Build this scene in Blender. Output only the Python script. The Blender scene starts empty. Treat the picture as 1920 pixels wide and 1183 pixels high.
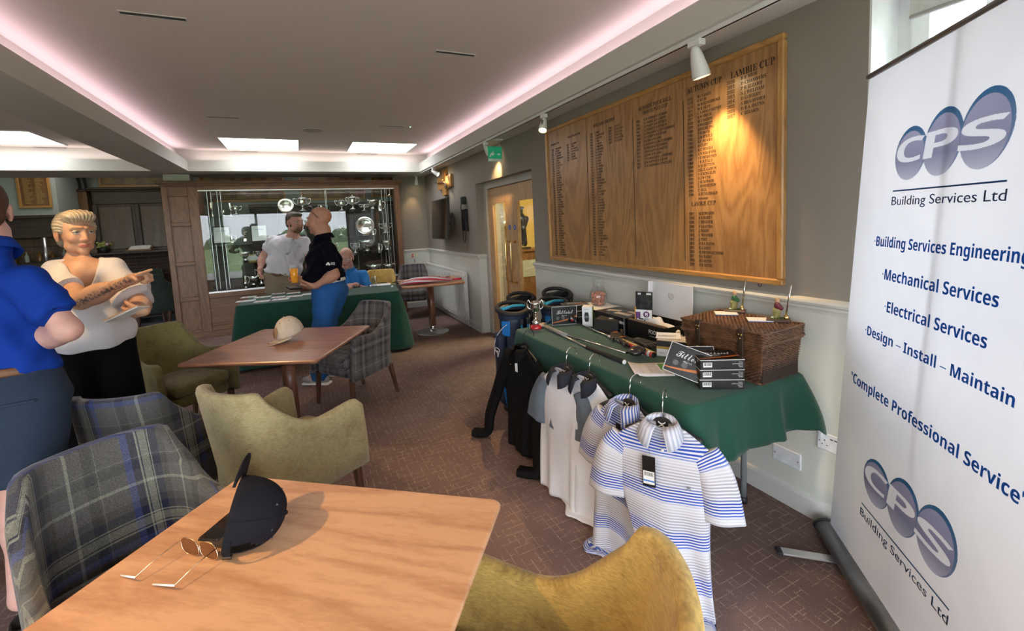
import bpy, bmesh, math, random
import numpy as np
from mathutils import Vector, Matrix, Euler
C = bpy.context.scene.collection
PI = math.pi
random.seed(7); rng = np.random.default_rng(7)

# ------------------------------------------------------------------ camera
CAM = np.array([0.0, 0.0, 1.55])
_f, _px, _py, _yaw, _pit, _rol = 824.08, 960.0, 488.94, .442188, -.0897162, -.0491395
def _axes():
    cy, sy, cp, sp = math.cos(_yaw), math.sin(_yaw), math.cos(_pit), math.sin(_pit)
    f = np.array([sy*cp, cy*cp, sp]); r = np.array([cy, -sy, 0.0]); u = np.cross(r, f)
    return math.cos(_rol)*r + math.sin(_rol)*u, -math.sin(_rol)*r + math.cos(_rol)*u, f
RA, UA, FA = _axes()
cd = bpy.data.cameras.new('camera'); cam = bpy.data.objects.new('camera', cd); C.objects.link(cam)
cd.sensor_width = 36.0; cd.lens = 36.0*_f/1920.0; cd.shift_x = 0.0; cd.shift_y = -(591.5-_py)/1920.0
cd.clip_start = .05; cd.clip_end = 300
M = Matrix(((RA[0], UA[0], -FA[0], CAM[0]), (RA[1], UA[1], -FA[1], CAM[1]), (RA[2], UA[2], -FA[2], CAM[2]), (0, 0, 0, 1)))
cam.matrix_world = M
bpy.context.scene.camera = cam
def at(x, y, ax, v):
    "survey helper: the point of the photograph (x, y) on the world plane ax = v"
    d = FA + (x-_px)/_f*RA - (y-_py)/_f*UA
    t = (v-CAM['XYZ'.index(ax)])/d['XYZ'.index(ax)]
    return CAM+t*d
def atc(x, y, z):
    "survey helper: the point of the photograph (x, y) at distance z along the view axis"
    return CAM + z*(FA + (x-_px)/_f*RA - (y-_py)/_f*UA)

# ------------------------------------------------------------------ light
sc = bpy.context.scene
sc.cycles.transparent_max_bounces = 40
sc.view_settings.view_transform = 'Standard'; sc.view_settings.look = 'None'
sc.view_settings.gamma = 1.0; sc.view_settings.use_curve_mapping = False
sc.view_settings.exposure = 1.58
w = bpy.data.worlds.new('sky'); sc.world = w; w.use_nodes = True
wn = w.node_tree; wn.nodes.clear()
wo = wn.nodes.new('ShaderNodeOutputWorld'); wb = wn.nodes.new('ShaderNodeBackground')
wb.inputs['Color'].default_value = (.86, .93, 1.0, 1); wb.inputs['Strength'].default_value = SKY = 3.4
wn.links.new(wb.outputs[0], wo.inputs[0])
def add_light(name, kind, loc, power, color=(1, 1, 1), size=.1, size_y=None, aim=None, **kw):
    l = bpy.data.lights.new(name, kind); o = bpy.data.objects.new(name, l); C.objects.link(o)
    l.energy = power; l.color = color; o.location = loc
    if kind == 'AREA':
        l.shape = 'RECTANGLE'; l.size = size; l.size_y = size_y or size
    elif kind == 'SPOT': l.shadow_soft_size = size
    for k, v in kw.items(): setattr(l, k, v)
    if aim is not None:
        o.rotation_euler = (Vector(aim)-Vector(loc)).to_track_quat('-Z', 'Y').to_euler()
    return o
sun = add_light('sun', 'SUN', (0, -6, 8), 0.0001, (1, .93, .82), aim=(0, 0, 0)) if False else None

# ------------------------------------------------------------------ materials
MATS = {}
def nodes(name):
    m = bpy.data.materials.new(name); m.use_nodes = True; nt = m.node_tree
    return m, nt, nt.nodes['Principled BSDF']
def N(nt, t, **kw):
    n = nt.nodes.new(t)
    for k, v in kw.items():
        if k.startswith('i_'):
            key = k[2:]; key = int(key) if key.isdigit() else key.replace('_', ' ')
            n.inputs[key].default_value = v
        else: setattr(n, k, v)
    return n
def ramp(nt, stops, interp='LINEAR'):
    r = nt.nodes.new('ShaderNodeValToRGB'); cr = r.color_ramp; cr.interpolation = interp
    while len(cr.elements) < len(stops): cr.elements.new(.5)
    for e, (p, c) in zip(cr.elements, stops):
        e.position = p; e.color = (*c, 1) if len(c) == 3 else c
    return r
def mat(name, color=(.5, .5, .5), rough=.6, metal=0., var=.08, scale=30., bump=0., bscale=None, coat=0., emit=None, alpha=1, trans=0, sheen=0, spec=.5, attr=None, dist=.002):
    if name in MATS: return MATS[name]
    m, nt, b = nodes(name); L = nt.links
    b.inputs['Roughness'].default_value = rough; b.inputs['Metallic'].default_value = metal
    b.inputs['Specular IOR Level'].default_value = spec
    b.inputs['Coat Weight'].default_value = coat; b.inputs['Transmission Weight'].default_value = trans
    b.inputs['Sheen Weight'].default_value = sheen; b.inputs['Alpha'].default_value = alpha
    tc = N(nt, 'ShaderNodeTexCoord'); nz = N(nt, 'ShaderNodeTexNoise', i_Scale=scale, i_Detail=4.)
    L.new(tc.outputs['Object'], nz.inputs['Vector'])
    mx = N(nt, 'ShaderNodeMix', data_type='RGBA', blend_type='MULTIPLY')
    mx.inputs[0].default_value = 1.0
    r = ramp(nt, [(.3, (1-var,)*3), (.7, (1+var,)*3)])
    L.new(nz.outputs['Fac'], r.inputs['Fac']); L.new(r.outputs['Color'], mx.inputs[7])
    if attr:
        a = N(nt, 'ShaderNodeAttribute', attribute_name=attr); L.new(a.outputs['Color'], mx.inputs[6])
    else: mx.inputs[6].default_value = (*color, 1)
    L.new(mx.outputs[2], b.inputs['Base Color'])
    if bump:
        bn = N(nt, 'ShaderNodeBump', i_Strength=bump, i_Distance=dist)
        nz2 = N(nt, 'ShaderNodeTexNoise', i_Scale=bscale or scale*6, i_Detail=3.)
        L.new(tc.outputs['Object'], nz2.inputs['Vector'])
        L.new(nz2.outputs['Fac'], bn.inputs['Height']); L.new(bn.outputs[0], b.inputs['Normal'])
    if emit:
        b.inputs['Emission Color'].default_value = (*emit[0], 1); b.inputs['Emission Strength'].default_value = emit[1]
    MATS[name] = m; return m
def wood(name, c1, c2, axis='X', scale=3.0, rough=.4, coat=.2, contrast=1., ring=12., coord='Object', stretch=.12):
    if name in MATS: return MATS[name]
    m, nt, b = nodes(name); L = nt.links
    tc = N(nt, 'ShaderNodeTexCoord'); mp = N(nt, 'ShaderNodeMapping')
    s = [scale]*3; s['XYZ'.index(axis)] = scale*stretch; mp.inputs['Scale'].default_value = s
    L.new(tc.outputs[coord], mp.inputs['Vector'])
    n0 = N(nt, 'ShaderNodeTexNoise', i_Scale=1.2, i_Detail=3., i_Distortion=.6); L.new(mp.outputs[0], n0.inputs['Vector'])
    mu = N(nt, 'ShaderNodeMath', operation='MULTIPLY'); mu.inputs[1].default_value = ring; L.new(n0.outputs['Fac'], mu.inputs[0])
    sn = N(nt, 'ShaderNodeMath', operation='PINGPONG'); sn.inputs[1].default_value = .5; L.new(mu.outputs[0], sn.inputs[0])
    fine = N(nt, 'ShaderNodeTexNoise', i_Scale=26., i_Detail=6., i_Roughness=.7); L.new(mp.outputs[0], fine.inputs['Vector'])
    ad = N(nt, 'ShaderNodeMath', operation='MULTIPLY_ADD'); L.new(sn.outputs[0], ad.inputs[0]); ad.inputs[1].default_value = .9; L.new(fine.outputs['Fac'], ad.inputs[2])
    lo = .5-.35/contrast if contrast > .7 else .1
    r = ramp(nt, [(.35, c1), (.9, c2)]); L.new(ad.outputs[0], r.inputs['Fac'])
    L.new(r.outputs['Color'], b.inputs['Base Color'])
    b.inputs['Roughness'].default_value = rough; b.inputs['Coat Weight'].default_value = coat; b.inputs['Coat Roughness'].default_value = .25
    bn = N(nt, 'ShaderNodeBump', i_Strength=.08, i_Distance=.001); L.new(fine.outputs['Fac'], bn.inputs['Height']); L.new(bn.outputs[0], b.inputs['Normal'])
    MATS[name] = m; return m
def vprint(name, color, k=.85):
    "print on translucent banner vinyl"
    if name in MATS: return MATS[name]
    m = mat(name, color, .4, var=.02); nt = m.node_tree; tl = N(nt, 'ShaderNodeBsdfTranslucent'); tl.inputs[0].default_value = (*color, 1); mx = N(nt, 'ShaderNodeMixShader'); mx.inputs[0].default_value = k
    nt.links.new(nt.nodes['Principled BSDF'].outputs[0], mx.inputs[1]); nt.links.new(tl.outputs[0], mx.inputs[2]); nt.links.new(mx.outputs[0], nt.nodes['Material Output'].inputs[0]); return m
def glass(name, tint=(1, 1, 1), ior=1.45, refl=1.0, rough=0.):
    "thin clear pane: straight-through transmission with Fresnel reflection"
    if name in MATS: return MATS[name]
    m, nt, b = nodes(name); L = nt.links; nt.nodes.remove(b)
    out = nt.nodes['Material Output']
    t = N(nt, 'ShaderNodeBsdfTransparent'); t.inputs[0].default_value = (*tint, 1)
    g = N(nt, 'ShaderNodeBsdfGlossy'); g.inputs['Roughness'].default_value = rough
    fr = N(nt, 'ShaderNodeFresnel', i_IOR=ior); mu = N(nt, 'ShaderNodeMath', operation='MULTIPLY'); mu.inputs[1].default_value = refl
    nz = N(nt, 'ShaderNodeTexNoise', i_Scale=2.); rr = N(nt, 'ShaderNodeMapRange'); rr.inputs[3].default_value = rough; rr.inputs[4].default_value = rough+.01
    L.new(nz.outputs['Fac'], rr.inputs[0]); L.new(rr.outputs[0], g.inputs['Roughness'])
    mx = N(nt, 'ShaderNodeMixShader'); L.new(fr.outputs[0], mu.inputs[0])
    ge = N(nt, 'ShaderNodeNewGeometry'); iv = N(nt, 'ShaderNodeMath', operation='SUBTRACT'); iv.inputs[0].default_value = 1; L.new(ge.outputs['Backfacing'], iv.inputs[1])
    m3 = N(nt, 'ShaderNodeMath', operation='MULTIPLY'); L.new(mu.outputs[0], m3.inputs[0]); L.new(iv.outputs[0], m3.inputs[1]); L.new(m3.outputs[0], mx.inputs[0])
    L.new(t.outputs[0], mx.inputs[1]); L.new(g.outputs[0], mx.inputs[2]); L.new(mx.outputs[0], out.inputs[0])
    MATS[name] = m; return m

# ------------------------------------------------------------------ mesh building
class MB:
    def __init__(s): s.v = []; s.f = []; s.uv = {}; s.smooth = []; s.n = 0
    def add(s, V, F, smooth=False, uv=None):
        b = s.n; V = [tuple(map(float, p)) for p in V]; s.v += V; s.n += len(V)
        for i, f in enumerate(F):
            if uv is not None: s.uv[len(s.f)] = [uv[k] for k in f]
            s.f.append(tuple(b+k for k in f)); s.smooth.append(smooth)
        return s
    def box(s, c, d, rot=None, taper=1.0, bev=0.):
        x, y, z = d[0]/2, d[1]/2, d[2]/2; V = []
        if bev <= 0:
            for k in (-1, 1):
                t = 1 if k < 0 else taper
                V += [(-x*t, -y*t, k*z), (x*t, -y*t, k*z), (x*t, y*t, k*z), (-x*t, y*t, k*z)]
            F = [(3, 2, 1, 0), (4, 5, 6, 7), (0, 1, 5, 4), (1, 2, 6, 5), (2, 3, 7, 6), (3, 0, 4, 7)]
        else:
            b = min(bev, x*.9, y*.9, z*.9)
            for zz, i in ((-z, b), (-z+b, 0), (z-b, 0), (z, b)):
                X, Y = x-i, y-i; c2 = b if i == 0 else b*.4
                V += [(-X, -Y+c2, zz), (-X+c2, -Y, zz), (X-c2, -Y, zz), (X, -Y+c2, zz), (X, Y-c2, zz), (X-c2, Y, zz), (-X+c2, Y, zz), (-X, Y-c2, zz)]
            F = [tuple(range(7, -1, -1)), tuple(range(24, 32))]
            for r in range(3):
                for i in range(8): j = (i+1) % 8; F.append((r*8+i, r*8+j, r*8+8+j, r*8+8+i))
        R = Matrix.Identity(3) if rot is None else (Euler(rot).to_matrix() if not isinstance(rot, Matrix) else rot)
        V = [R @ Vector(p) + Vector(c) for p in V]
        return s.add(V, F)
    def bounds(s, lo, hi, bev=0.):
        return s.box([(a+b)/2 for a, b in zip(lo, hi)], [abs(b-a) for a, b in zip(lo, hi)], bev=bev)
    def lathe(s, prof, c=(0, 0, 0), n=24, rot=None, smooth=True, arc=2*PI, sx=1., sy=1.):
        R = Matrix.Identity(3) if rot is None else (rot if isinstance(rot, Matrix) else Euler(rot).to_matrix()); V = []; m = len(prof)
        for i in range(n):
            a = arc*i/n
            for r, z in prof: V.append(R @ Vector((r*math.cos(a)*sx, r*math.sin(a)*sy, z)) + Vector(c))
        F = []
        for i in range(n):
            j = (i+1) % n
            for k in range(m-1): F.append((i*m+k, j*m+k, j*m+k+1, i*m+k+1))
        s.add(V, F, smooth)
        b = s.n-len(V)
        if prof[0][0] > 1e-6: s.f.append(tuple(b+i*m for i in range(n-1, -1, -1))); s.smooth.append(False)
        if prof[-1][0] > 1e-6: s.f.append(tuple(b+i*m+m-1 for i in range(n))); s.smooth.append(False)
        return s
    def cyl(s, a, b, r, r2=None, n=16):
        a = Vector(a); b = Vector(b); d = b-a; R = d.to_track_quat('Z', 'Y').to_matrix()
        return s.lathe([(r, 0), (r if r2 is None else r2, d.length)], a, n, R)
    def tube(s, pts, r, n=8, closed=False, flat=1.0, caps=True, up=None):
        P = [Vector(p) for p in pts]; m = len(P); rs = r if hasattr(r, '__len__') else [r]*m
        V = []; u = None
        for i, p in enumerate(P):
            t = (P[(i+1) % m]-P[i-1]) if closed else (P[min(i+1, m-1)]-P[max(i-1, 0)])
            if t.length < 1e-9: t = Vector((0, 0, 1))
            t.normalize()
            if up is not None: u = Vector(up) - t*t.dot(Vector(up))
            elif u is None: u = t.orthogonal()
            else: u = u - t*t.dot(u)
            if u.length < 1e-6: u = t.orthogonal()
            u.normalize(); w_ = t.cross(u)
            for k in range(n):
                a = 2*PI*k/n; V.append(p + (u*math.cos(a) + w_*math.sin(a)*flat)*rs[i])
        F = []
        for i in range(m if closed else m-1):
            j = (i+1) % m
            for k in range(n): l = (k+1) % n; F.append((i*n+k, i*n+l, j*n+l, j*n+k))
        if not closed and caps: F += [tuple(range(n-1, -1, -1)), tuple((m-1)*n+k for k in range(n))]
        return s.add(V, F, True)
    def prism(s, poly, h, Mx=None, c=(0, 0, 0)):
        "polygon in local xy extruded along local z by h"
        Mx = Mx or Matrix.Identity(3); n = len(poly)
        V = [Mx @ Vector((x, y, 0)) + Vector(c) for x, y in poly] + [Mx @ Vector((x, y, h)) + Vector(c) for x, y in poly]
        F = [tuple(range(n-1, -1, -1)), tuple(range(n, 2*n))] + [(i, (i+1) % n, n+(i+1) % n, n+i) for i in range(n)]
        return s.add(V, F)
    def grid(s, G, smooth=True, closed_u=False, closed_v=False, uv=True, flip=False):
        "G[i][j] points"
        n = len(G); m = len(G[0]); V = [p for r in G for p in r]; F = []
        for i in range(n if closed_u else n-1):
            for j in range(m if closed_v else m-1):
                q = (i*m+j, ((i+1) % n)*m+j, ((i+1) % n)*m+(j+1) % m, i*m+(j+1) % m)
                F.append(q[::-1] if flip else q)
        U = [(j/(m-1 if m > 1 else 1), i/(n-1 if n > 1 else 1)) for i in range(n) for j in range(m)] if uv else None
        return s.add(V, F, smooth, U)
    def loft(s, rings, caps=True, smooth=True):
        s.grid(rings, smooth, closed_v=True)
        n = len(rings); m = len(rings[0]); b = s.n-n*m
        if caps:
            s.f.append(tuple(b+k for k in range(m))); s.smooth.append(False)
            s.f.append(tuple(b+(n-1)*m+k for k in range(m-1, -1, -1))); s.smooth.append(False)
        return s
    def sphere(s, c, r, n=16, m=10, sc_=(1, 1, 1), rot=None):
        prof = [(max(r*math.sin(PI*k/m), 0), -r*math.cos(PI*k/m)) for k in range(m+1)]
        prof[0] = (0, -r); prof[-1] = (0, r)
        R = Matrix.Identity(3) if rot is None else (rot if isinstance(rot, Matrix) else Euler(rot).to_matrix())
        R = R @ Matrix.Diagonal(sc_)
        return s.lathe(prof, c, n, R)
    def xf(s, Mx):
        s.v = [tuple(Mx @ Vector(p)) for p in s.v]; return s
    def mesh(s, name):
        me = bpy.data.meshes.new(name); me.from_pydata(s.v, [], s.f)
        me.polygons.foreach_set('use_smooth', s.smooth)
        if s.uv:
            ul = me.uv_layers.new(name='UVMap')
            for fi, p in enumerate(me.polygons):
                if fi in s.uv:
                    for li, uvv in zip(p.loop_indices, s.uv[fi]): ul.data[li].uv = uvv
        me.validate(); bm = bmesh.new(); bm.from_mesh(me)
        bmesh.ops.remove_doubles(bm, verts=bm.verts, dist=1e-6)
        bmesh.ops.recalc_face_normals(bm, faces=bm.faces); bm.to_mesh(me); bm.free()
        return me
def tag(o, label=None, cat=None, group=None, kind=None):
    if label: o['label'] = label
    if cat: o['category'] = cat
    if group: o['group'] = group
    if kind: o['kind'] = kind
    return o
def obj(name, mb, m=None, parent=None, label=None, cat=None, group=None, kind=None, loc=None, rotz=0, bevel=0, subsurf=0, solid=0):
    me = mb.mesh(name) if isinstance(mb, MB) else mb
    o = bpy.data.objects.new(name, me); C.objects.link(o)
    if m is not None and not me.materials:
        for k in (m if isinstance(m, (list, tuple)) else [m]): me.materials.append(k)
    if parent is not None: o.parent = parent
    if loc is not None: o.location = loc
    if rotz: o.rotation_euler = (0, 0, rotz)
    if solid:
        d = o.modifiers.new('solid', 'SOLIDIFY'); d.thickness = solid; d.offset = 0
    if bevel:
        d = o.modifiers.new('bevel', 'BEVEL'); d.width = bevel; d.segments = 2; d.limit_method = 'ANGLE'; d.angle_limit = .6
    if subsurf:
        d = o.modifiers.new('subsurf', 'SUBSURF'); d.levels = d.render_levels = subsurf
    return tag(o, label, cat, group, kind)
def thing(name, label, cat, loc=(0, 0, 0), rotz=0, group=None, rot=None):
    o = bpy.data.objects.new(name, None); C.objects.link(o); o.location = loc
    o.rotation_euler = rot if rot is not None else (0, 0, rotz); o.empty_display_size = .05
    return tag(o, label, cat, group)
def dup(root, loc=None, rotz=None, label=None, group=None, swap=None):
    def cp(o, par):
        c = o.copy(); C.objects.link(c)
        if par is not None: c.parent = par
        for ch in kids.get(o.name, []): cp(ch, c)
        return c
    kids = {}
    for o in root.children_recursive: kids.setdefault(o.parent.name, []).append(o)
    r = cp(root, None)
    if loc is not None: r.location = loc
    if rotz is not None: r.rotation_euler = (0, 0, rotz)
    if label: r['label'] = label
    if group: r['group'] = group
    return r
def bx(name, lo, hi, m, parent=None, bev=0, **kw):
    return obj(name, MB().bounds(lo, hi, bev=bev), m, parent, **kw)
def text(name, s, size, m, Mx, parent=None, align='LEFT', ext=.0004, bold=0., spacing=1., line=1., sx=1., shear=0., kind=None, center_y=False, label=None, cat=None):
    "flat lettering as a mesh; Mx places the text plane (x along the line, y up)"
    cu = bpy.data.curves.new(name, 'FONT'); cu.body = s; cu.size = size; cu.align_x = align; cu.extrude = ext; cu.offset = bold
    cu.resolution_u = 3; cu.space_character = spacing; cu.space_line = line; cu.shear = shear
    if center_y: cu.align_y = 'CENTER'
    t = bpy.data.objects.new(name, cu); C.objects.link(t)
    me = bpy.data.meshes.new_from_object(t)
    bpy.data.objects.remove(t); bpy.data.curves.remove(cu)
    me.transform(Mx @ Matrix.Diagonal((sx, 1, 1, 1)))
    me.materials.clear()
    return obj(name, me, m, parent, kind=kind, label=label, cat=cat)
def frame(o, x, y):
    "4x4 from an origin, x direction and y direction"
    o = Vector(o); x = Vector(x).normalized(); z = x.cross(Vector(y)).normalized(); y = z.cross(x)
    return Matrix(((x.x, y.x, z.x, o.x), (x.y, y.y, z.y, o.y), (x.z, y.z, z.z, o.z), (0, 0, 0, 1)))

# ------------------------------------------------------------------ signed-distance modelling (continuous organic surfaces)
def cap(a, b, ra, rb=None, k=.02): return ('cap', np.array(a, float), np.array(b, float), ra, ra if rb is None else rb, k)
def ell(c, r, R=None, k=.02): return ('ell', np.array(c, float), np.array(r, float), R, k)
def rbox(c, h, r=.01, R=None, k=.01): return ('box', np.array(c, float), np.array(h, float), R, r, k)
def sub(p): return ('sub', p)
def plane_cut(p, n, k=.004): return ('cut', np.array(p, float), np.array(n, float)/np.linalg.norm(n), k)
def _d(p, X):
    t = p[0]
    if t == 'cap':
        a, b, ra, rb = p[1:5]; ba = b-a; l2 = ba@ba+1e-12; h = np.clip(((X-a)@ba)/l2, 0, 1)
        return np.linalg.norm(X-a-h[:, None]*ba, axis=1)-(ra+(rb-ra)*h)
    if t == 'ell':
        q = X-p[1]
        if p[3] is not None: q = q@p[3]
        r = p[2]; k0 = np.linalg.norm(q/r, axis=1); k1 = np.linalg.norm(q/(r*r), axis=1)+1e-9
        return k0*(k0-1)/k1
    if t == 'box':
        q = X-p[1]
        if p[3] is not None: q = q@p[3]
        q = np.abs(q)-p[2]+p[4]
        return np.linalg.norm(np.maximum(q, 0), axis=1)+np.minimum(q.max(axis=1), 0)-p[4]
    if t == 'fn': return p[1](X)
def _field(prims, X):
    d = np.full(len(X), 10.)
    for p in prims:
        if p[0] == 'sub':
            e = -_d(p[1], X); k = p[1][-1] if isinstance(p[1][-1], float) else .004
            h = np.clip(.5-.5*(d-e)/k, 0, 1); d = d*(1-h)+e*h+k*h*(1-h)
        elif p[0] == 'cut':
            e = (X-p[1])@p[2]; k = p[3]; h = np.clip(.5-.5*(d-e)/k, 0, 1); d = d*(1-h)+e*h+k*h*(1-h)
        else:
            e = _d(p, X); k = p[-1]
            h = np.clip(.5+.5*(d-e)/k, 0, 1); d = d*(1-h)+e*h-k*h*(1-h)
    return d
def sdf_mesh(name, prims, h=.006, lo=None, hi=None, disp=None, colfn=None, smooth_it=1):
    pts = []
    for p in prims:
        if p[0] == 'cap': pts += [p[1]-max(p[3], p[4]), p[1]+max(p[3], p[4]), p[2]-max(p[3], p[4]), p[2]+max(p[3], p[4])]
        elif p[0] in ('ell', 'box'):
            r = np.full(3, np.linalg.norm(p[2]) if p[3] is not None else 0)+p[2]*(p[3] is None); pts += [p[1]-r, p[1]+r]
    pts = np.array(pts); lo = (pts.min(0) if lo is None else np.array(lo, float))-3*h; hi = (pts.max(0) if hi is None else np.array(hi, float))+3*h
    B = 8; nb = np.ceil((hi-lo)/(B*h)).astype(int); n = nb*B+1
    bc = np.stack(np.meshgrid(*[np.arange(k) for k in nb], indexing='ij'), -1).reshape(-1, 3)
    cen = lo+(bc+.5)*B*h; dc = _field(prims, cen)
    D = np.repeat(np.repeat(np.repeat(np.sign(dc).reshape(nb), B, 0), B, 1), B, 2).astype(np.float32)
    D = np.pad(D, ((0, 1),)*3, mode='edge')
    keep = np.abs(dc) < B*h*.5*1.733*1.6+.02
    g = np.stack(np.meshgrid(*[np.arange(B+1)]*3, indexing='ij'), -1).reshape(-1, 3)
    kb = bc[keep]; sup = kb//3; key = (sup[:, 0]*4096+sup[:, 1])*4096+sup[:, 2]; order = np.argsort(key, kind='stable'); kb = kb[order]; key = key[order]
    cuts = np.concatenate([[0], np.nonzero(np.diff(key))[0]+1, [len(kb)]]); Rs = 3*B*h*.5*1.7321
    for s, e in zip(cuts[:-1], cuts[1:]):
        bl = kb[s:e]; cc = (lo+((bl[0]//3)*3+1.5)*B*h)[None]; use = []
        for p in prims:
            if p[0] == 'cut' or p[0] == 'fn' or p[0] == 'sub' and p[1][0] == 'fn': use.append(p)
            elif p[0] == 'sub':
                if _d(p[1], cc)[0] < Rs*1.6+.03: use.append(p)
            elif _d(p, cc)[0] < Rs*1.6+.09: use.append(p)
        idx = (bl[:, None, :]*B+g[None]).reshape(-1, 3)
        D[idx[:, 0], idx[:, 1], idx[:, 2]] = _field(use, lo+idx*h)
    D[0] = D[-1] = 1; D[:, 0] = D[:, -1] = 1; D[:, :, 0] = D[:, :, -1] = 1
    I = D < 0
    c = [I[a:I.shape[0]-1+a, b:I.shape[1]-1+b, d:I.shape[2]-1+d] for a in (0, 1) for b in (0, 1) for d in (0, 1)]
    cnt = sum(x.astype(np.int8) for x in c); act = (cnt > 0) & (cnt < 8)
    cells = np.argwhere(act); vid = np.full(act.shape, -1, np.int64); vid[act] = np.arange(len(cells))
    acc = np.zeros((len(cells), 3)); num = np.zeros(len(cells))
    corners = [(a, b, d) for a in (0, 1) for b in (0, 1) for d in (0, 1)]
    vals = {q: D[cells[:, 0]+q[0], cells[:, 1]+q[1], cells[:, 2]+q[2]].astype(float) for q in corners}
    for q in corners:
        for ax in range(3):
            if q[ax] == 0:
                q2 = list(q); q2[ax] = 1; q2 = tuple(q2); a, b = vals[q], vals[q2]; m = (a < 0) != (b < 0)
                t = np.where(m, a/np.where(np.abs(a-b) < 1e-12, 1, a-b), 0); t = np.clip(t, 0, 1)
                P = np.array(q, float)[None].repeat(len(cells), 0); P[:, ax] += t
                acc[m] += P[m]; num[m] += 1
    V = lo+(cells+acc/np.maximum(num, 1)[:, None])*h
    F = []
    for ax in range(3):
        sl = [slice(None)]*3; sl2 = [slice(None)]*3; sl[ax] = slice(0, -1); sl2[ax] = slice(1, None)
        A, Bq = I[tuple(sl)], I[tuple(sl2)]; e = np.argwhere(A != Bq)
        o1, o2 = (ax+1) % 3, (ax+2) % 3
        e = e[(e[:, o1] > 0) & (e[:, o2] > 0) & (e[:, o1] < act.shape[o1]) & (e[:, o2] < act.shape[o2])]
        def at_(d1, d2):
            q = e.copy(); q[:, o1] -= d1; q[:, o2] -= d2; return vid[q[:, 0], q[:, 1], q[:, 2]]
        Q = np.stack([at_(0, 0), at_(1, 0), at_(1, 1), at_(0, 1)], 1)
        flip = A[tuple(e.T)]; Q[~flip] = Q[~flip][:, ::-1]; F.append(Q)
    F = np.concatenate(F); F = F[(F >= 0).all(1)]
    me = bpy.data.meshes.new(name); me.vertices.add(len(V)); me.loops.add(len(F)*4); me.polygons.add(len(F))
    for _ in range(smooth_it):
        S = np.zeros_like(V); cn = np.zeros(len(V))
        for i in range(4):
            a, b = F[:, i], F[:, (i+1) % 4]
            np.add.at(S, a, V[b]); np.add.at(cn, a, 1); np.add.at(S, b, V[a]); np.add.at(cn, b, 1)
        V = .5*V+.5*S/np.maximum(cn, 1)[:, None]
    if disp is not None:
        e_ = h*.5; n0 = np.stack([_field(prims, V+np.eye(3)[i]*e_)-_field(prims, V-np.eye(3)[i]*e_) for i in range(3)], 1)
        n0 /= np.linalg.norm(n0, axis=1)[:, None]+1e-9; V = V+n0*disp(V)[:, None]
    me.vertices.foreach_set('co', V.astype(np.float32).ravel()); me.loops.foreach_set('vertex_index', F.astype(np.int32).ravel())
    me.polygons.foreach_set('loop_start', np.arange(0, len(F)*4, 4, dtype=np.int32))
    me.polygons.foreach_set('loop_total', np.full(len(F), 4, np.int32)) if False else None
    me.polygons.foreach_set('use_smooth', np.ones(len(F), bool)); me.update(calc_edges=True); me.validate()
    if colfn is not None and len(me.vertices) == len(V):
        ca = me.color_attributes.new('Col', 'FLOAT_COLOR', 'POINT'); col = np.ones((len(V), 4), np.float32); col[:, :3] = colfn(V)
        ca.data.foreach_set('color', col.ravel())
    return me
def noise3(X, f, seed=0, n=5):
    r = np.random.default_rng(seed); o = np.zeros(len(X))
    for _ in range(n):
        d = r.normal(size=3); d /= np.linalg.norm(d); o += np.sin(X@(d*f*r.uniform(.6, 1.6))+r.uniform(0, 6.28))
    return o/n
def aim_z(d, up=(0, 0, 1)):
    "numpy 3x3 whose columns are local x, y, z with z along d"
    z = np.array(d, float); z /= np.linalg.norm(z); x = np.cross(np.array(up, float), z)
    if np.linalg.norm(x) < 1e-6: x = np.cross((0, 1, 0), z)
    x /= np.linalg.norm(x); return np.stack([x, np.cross(z, x), z], 1)
def rotz_np(a): c, s = math.cos(a), math.sin(a); return np.array([[c, -s, 0], [s, c, 0], [0, 0, 1.]])
# ================================================================== SETTING
taupe = mat('taupe_paint', (.285, .252, .218), .85, var=.03, bump=.05, scale=4)
cream = mat('cream_paint', (.66, .66, .60), .6, var=.02, scale=3)
gloss = mat('cream_gloss', (.66, .655, .61), .38, var=.02, scale=5)
ceil_m = mat('ceiling_paint', (.70, .645, .59), .9, var=.015, scale=2)
fascia_m = mat('fascia_paint', (.60, .59, .545), .85, var=.015, scale=2)
white = mat('white_paint', (.82, .83, .83), .5, var=.02)
green_wall = mat('pale_green_paint', (.30, .33, .30), .85, var=.03, scale=3)

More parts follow.
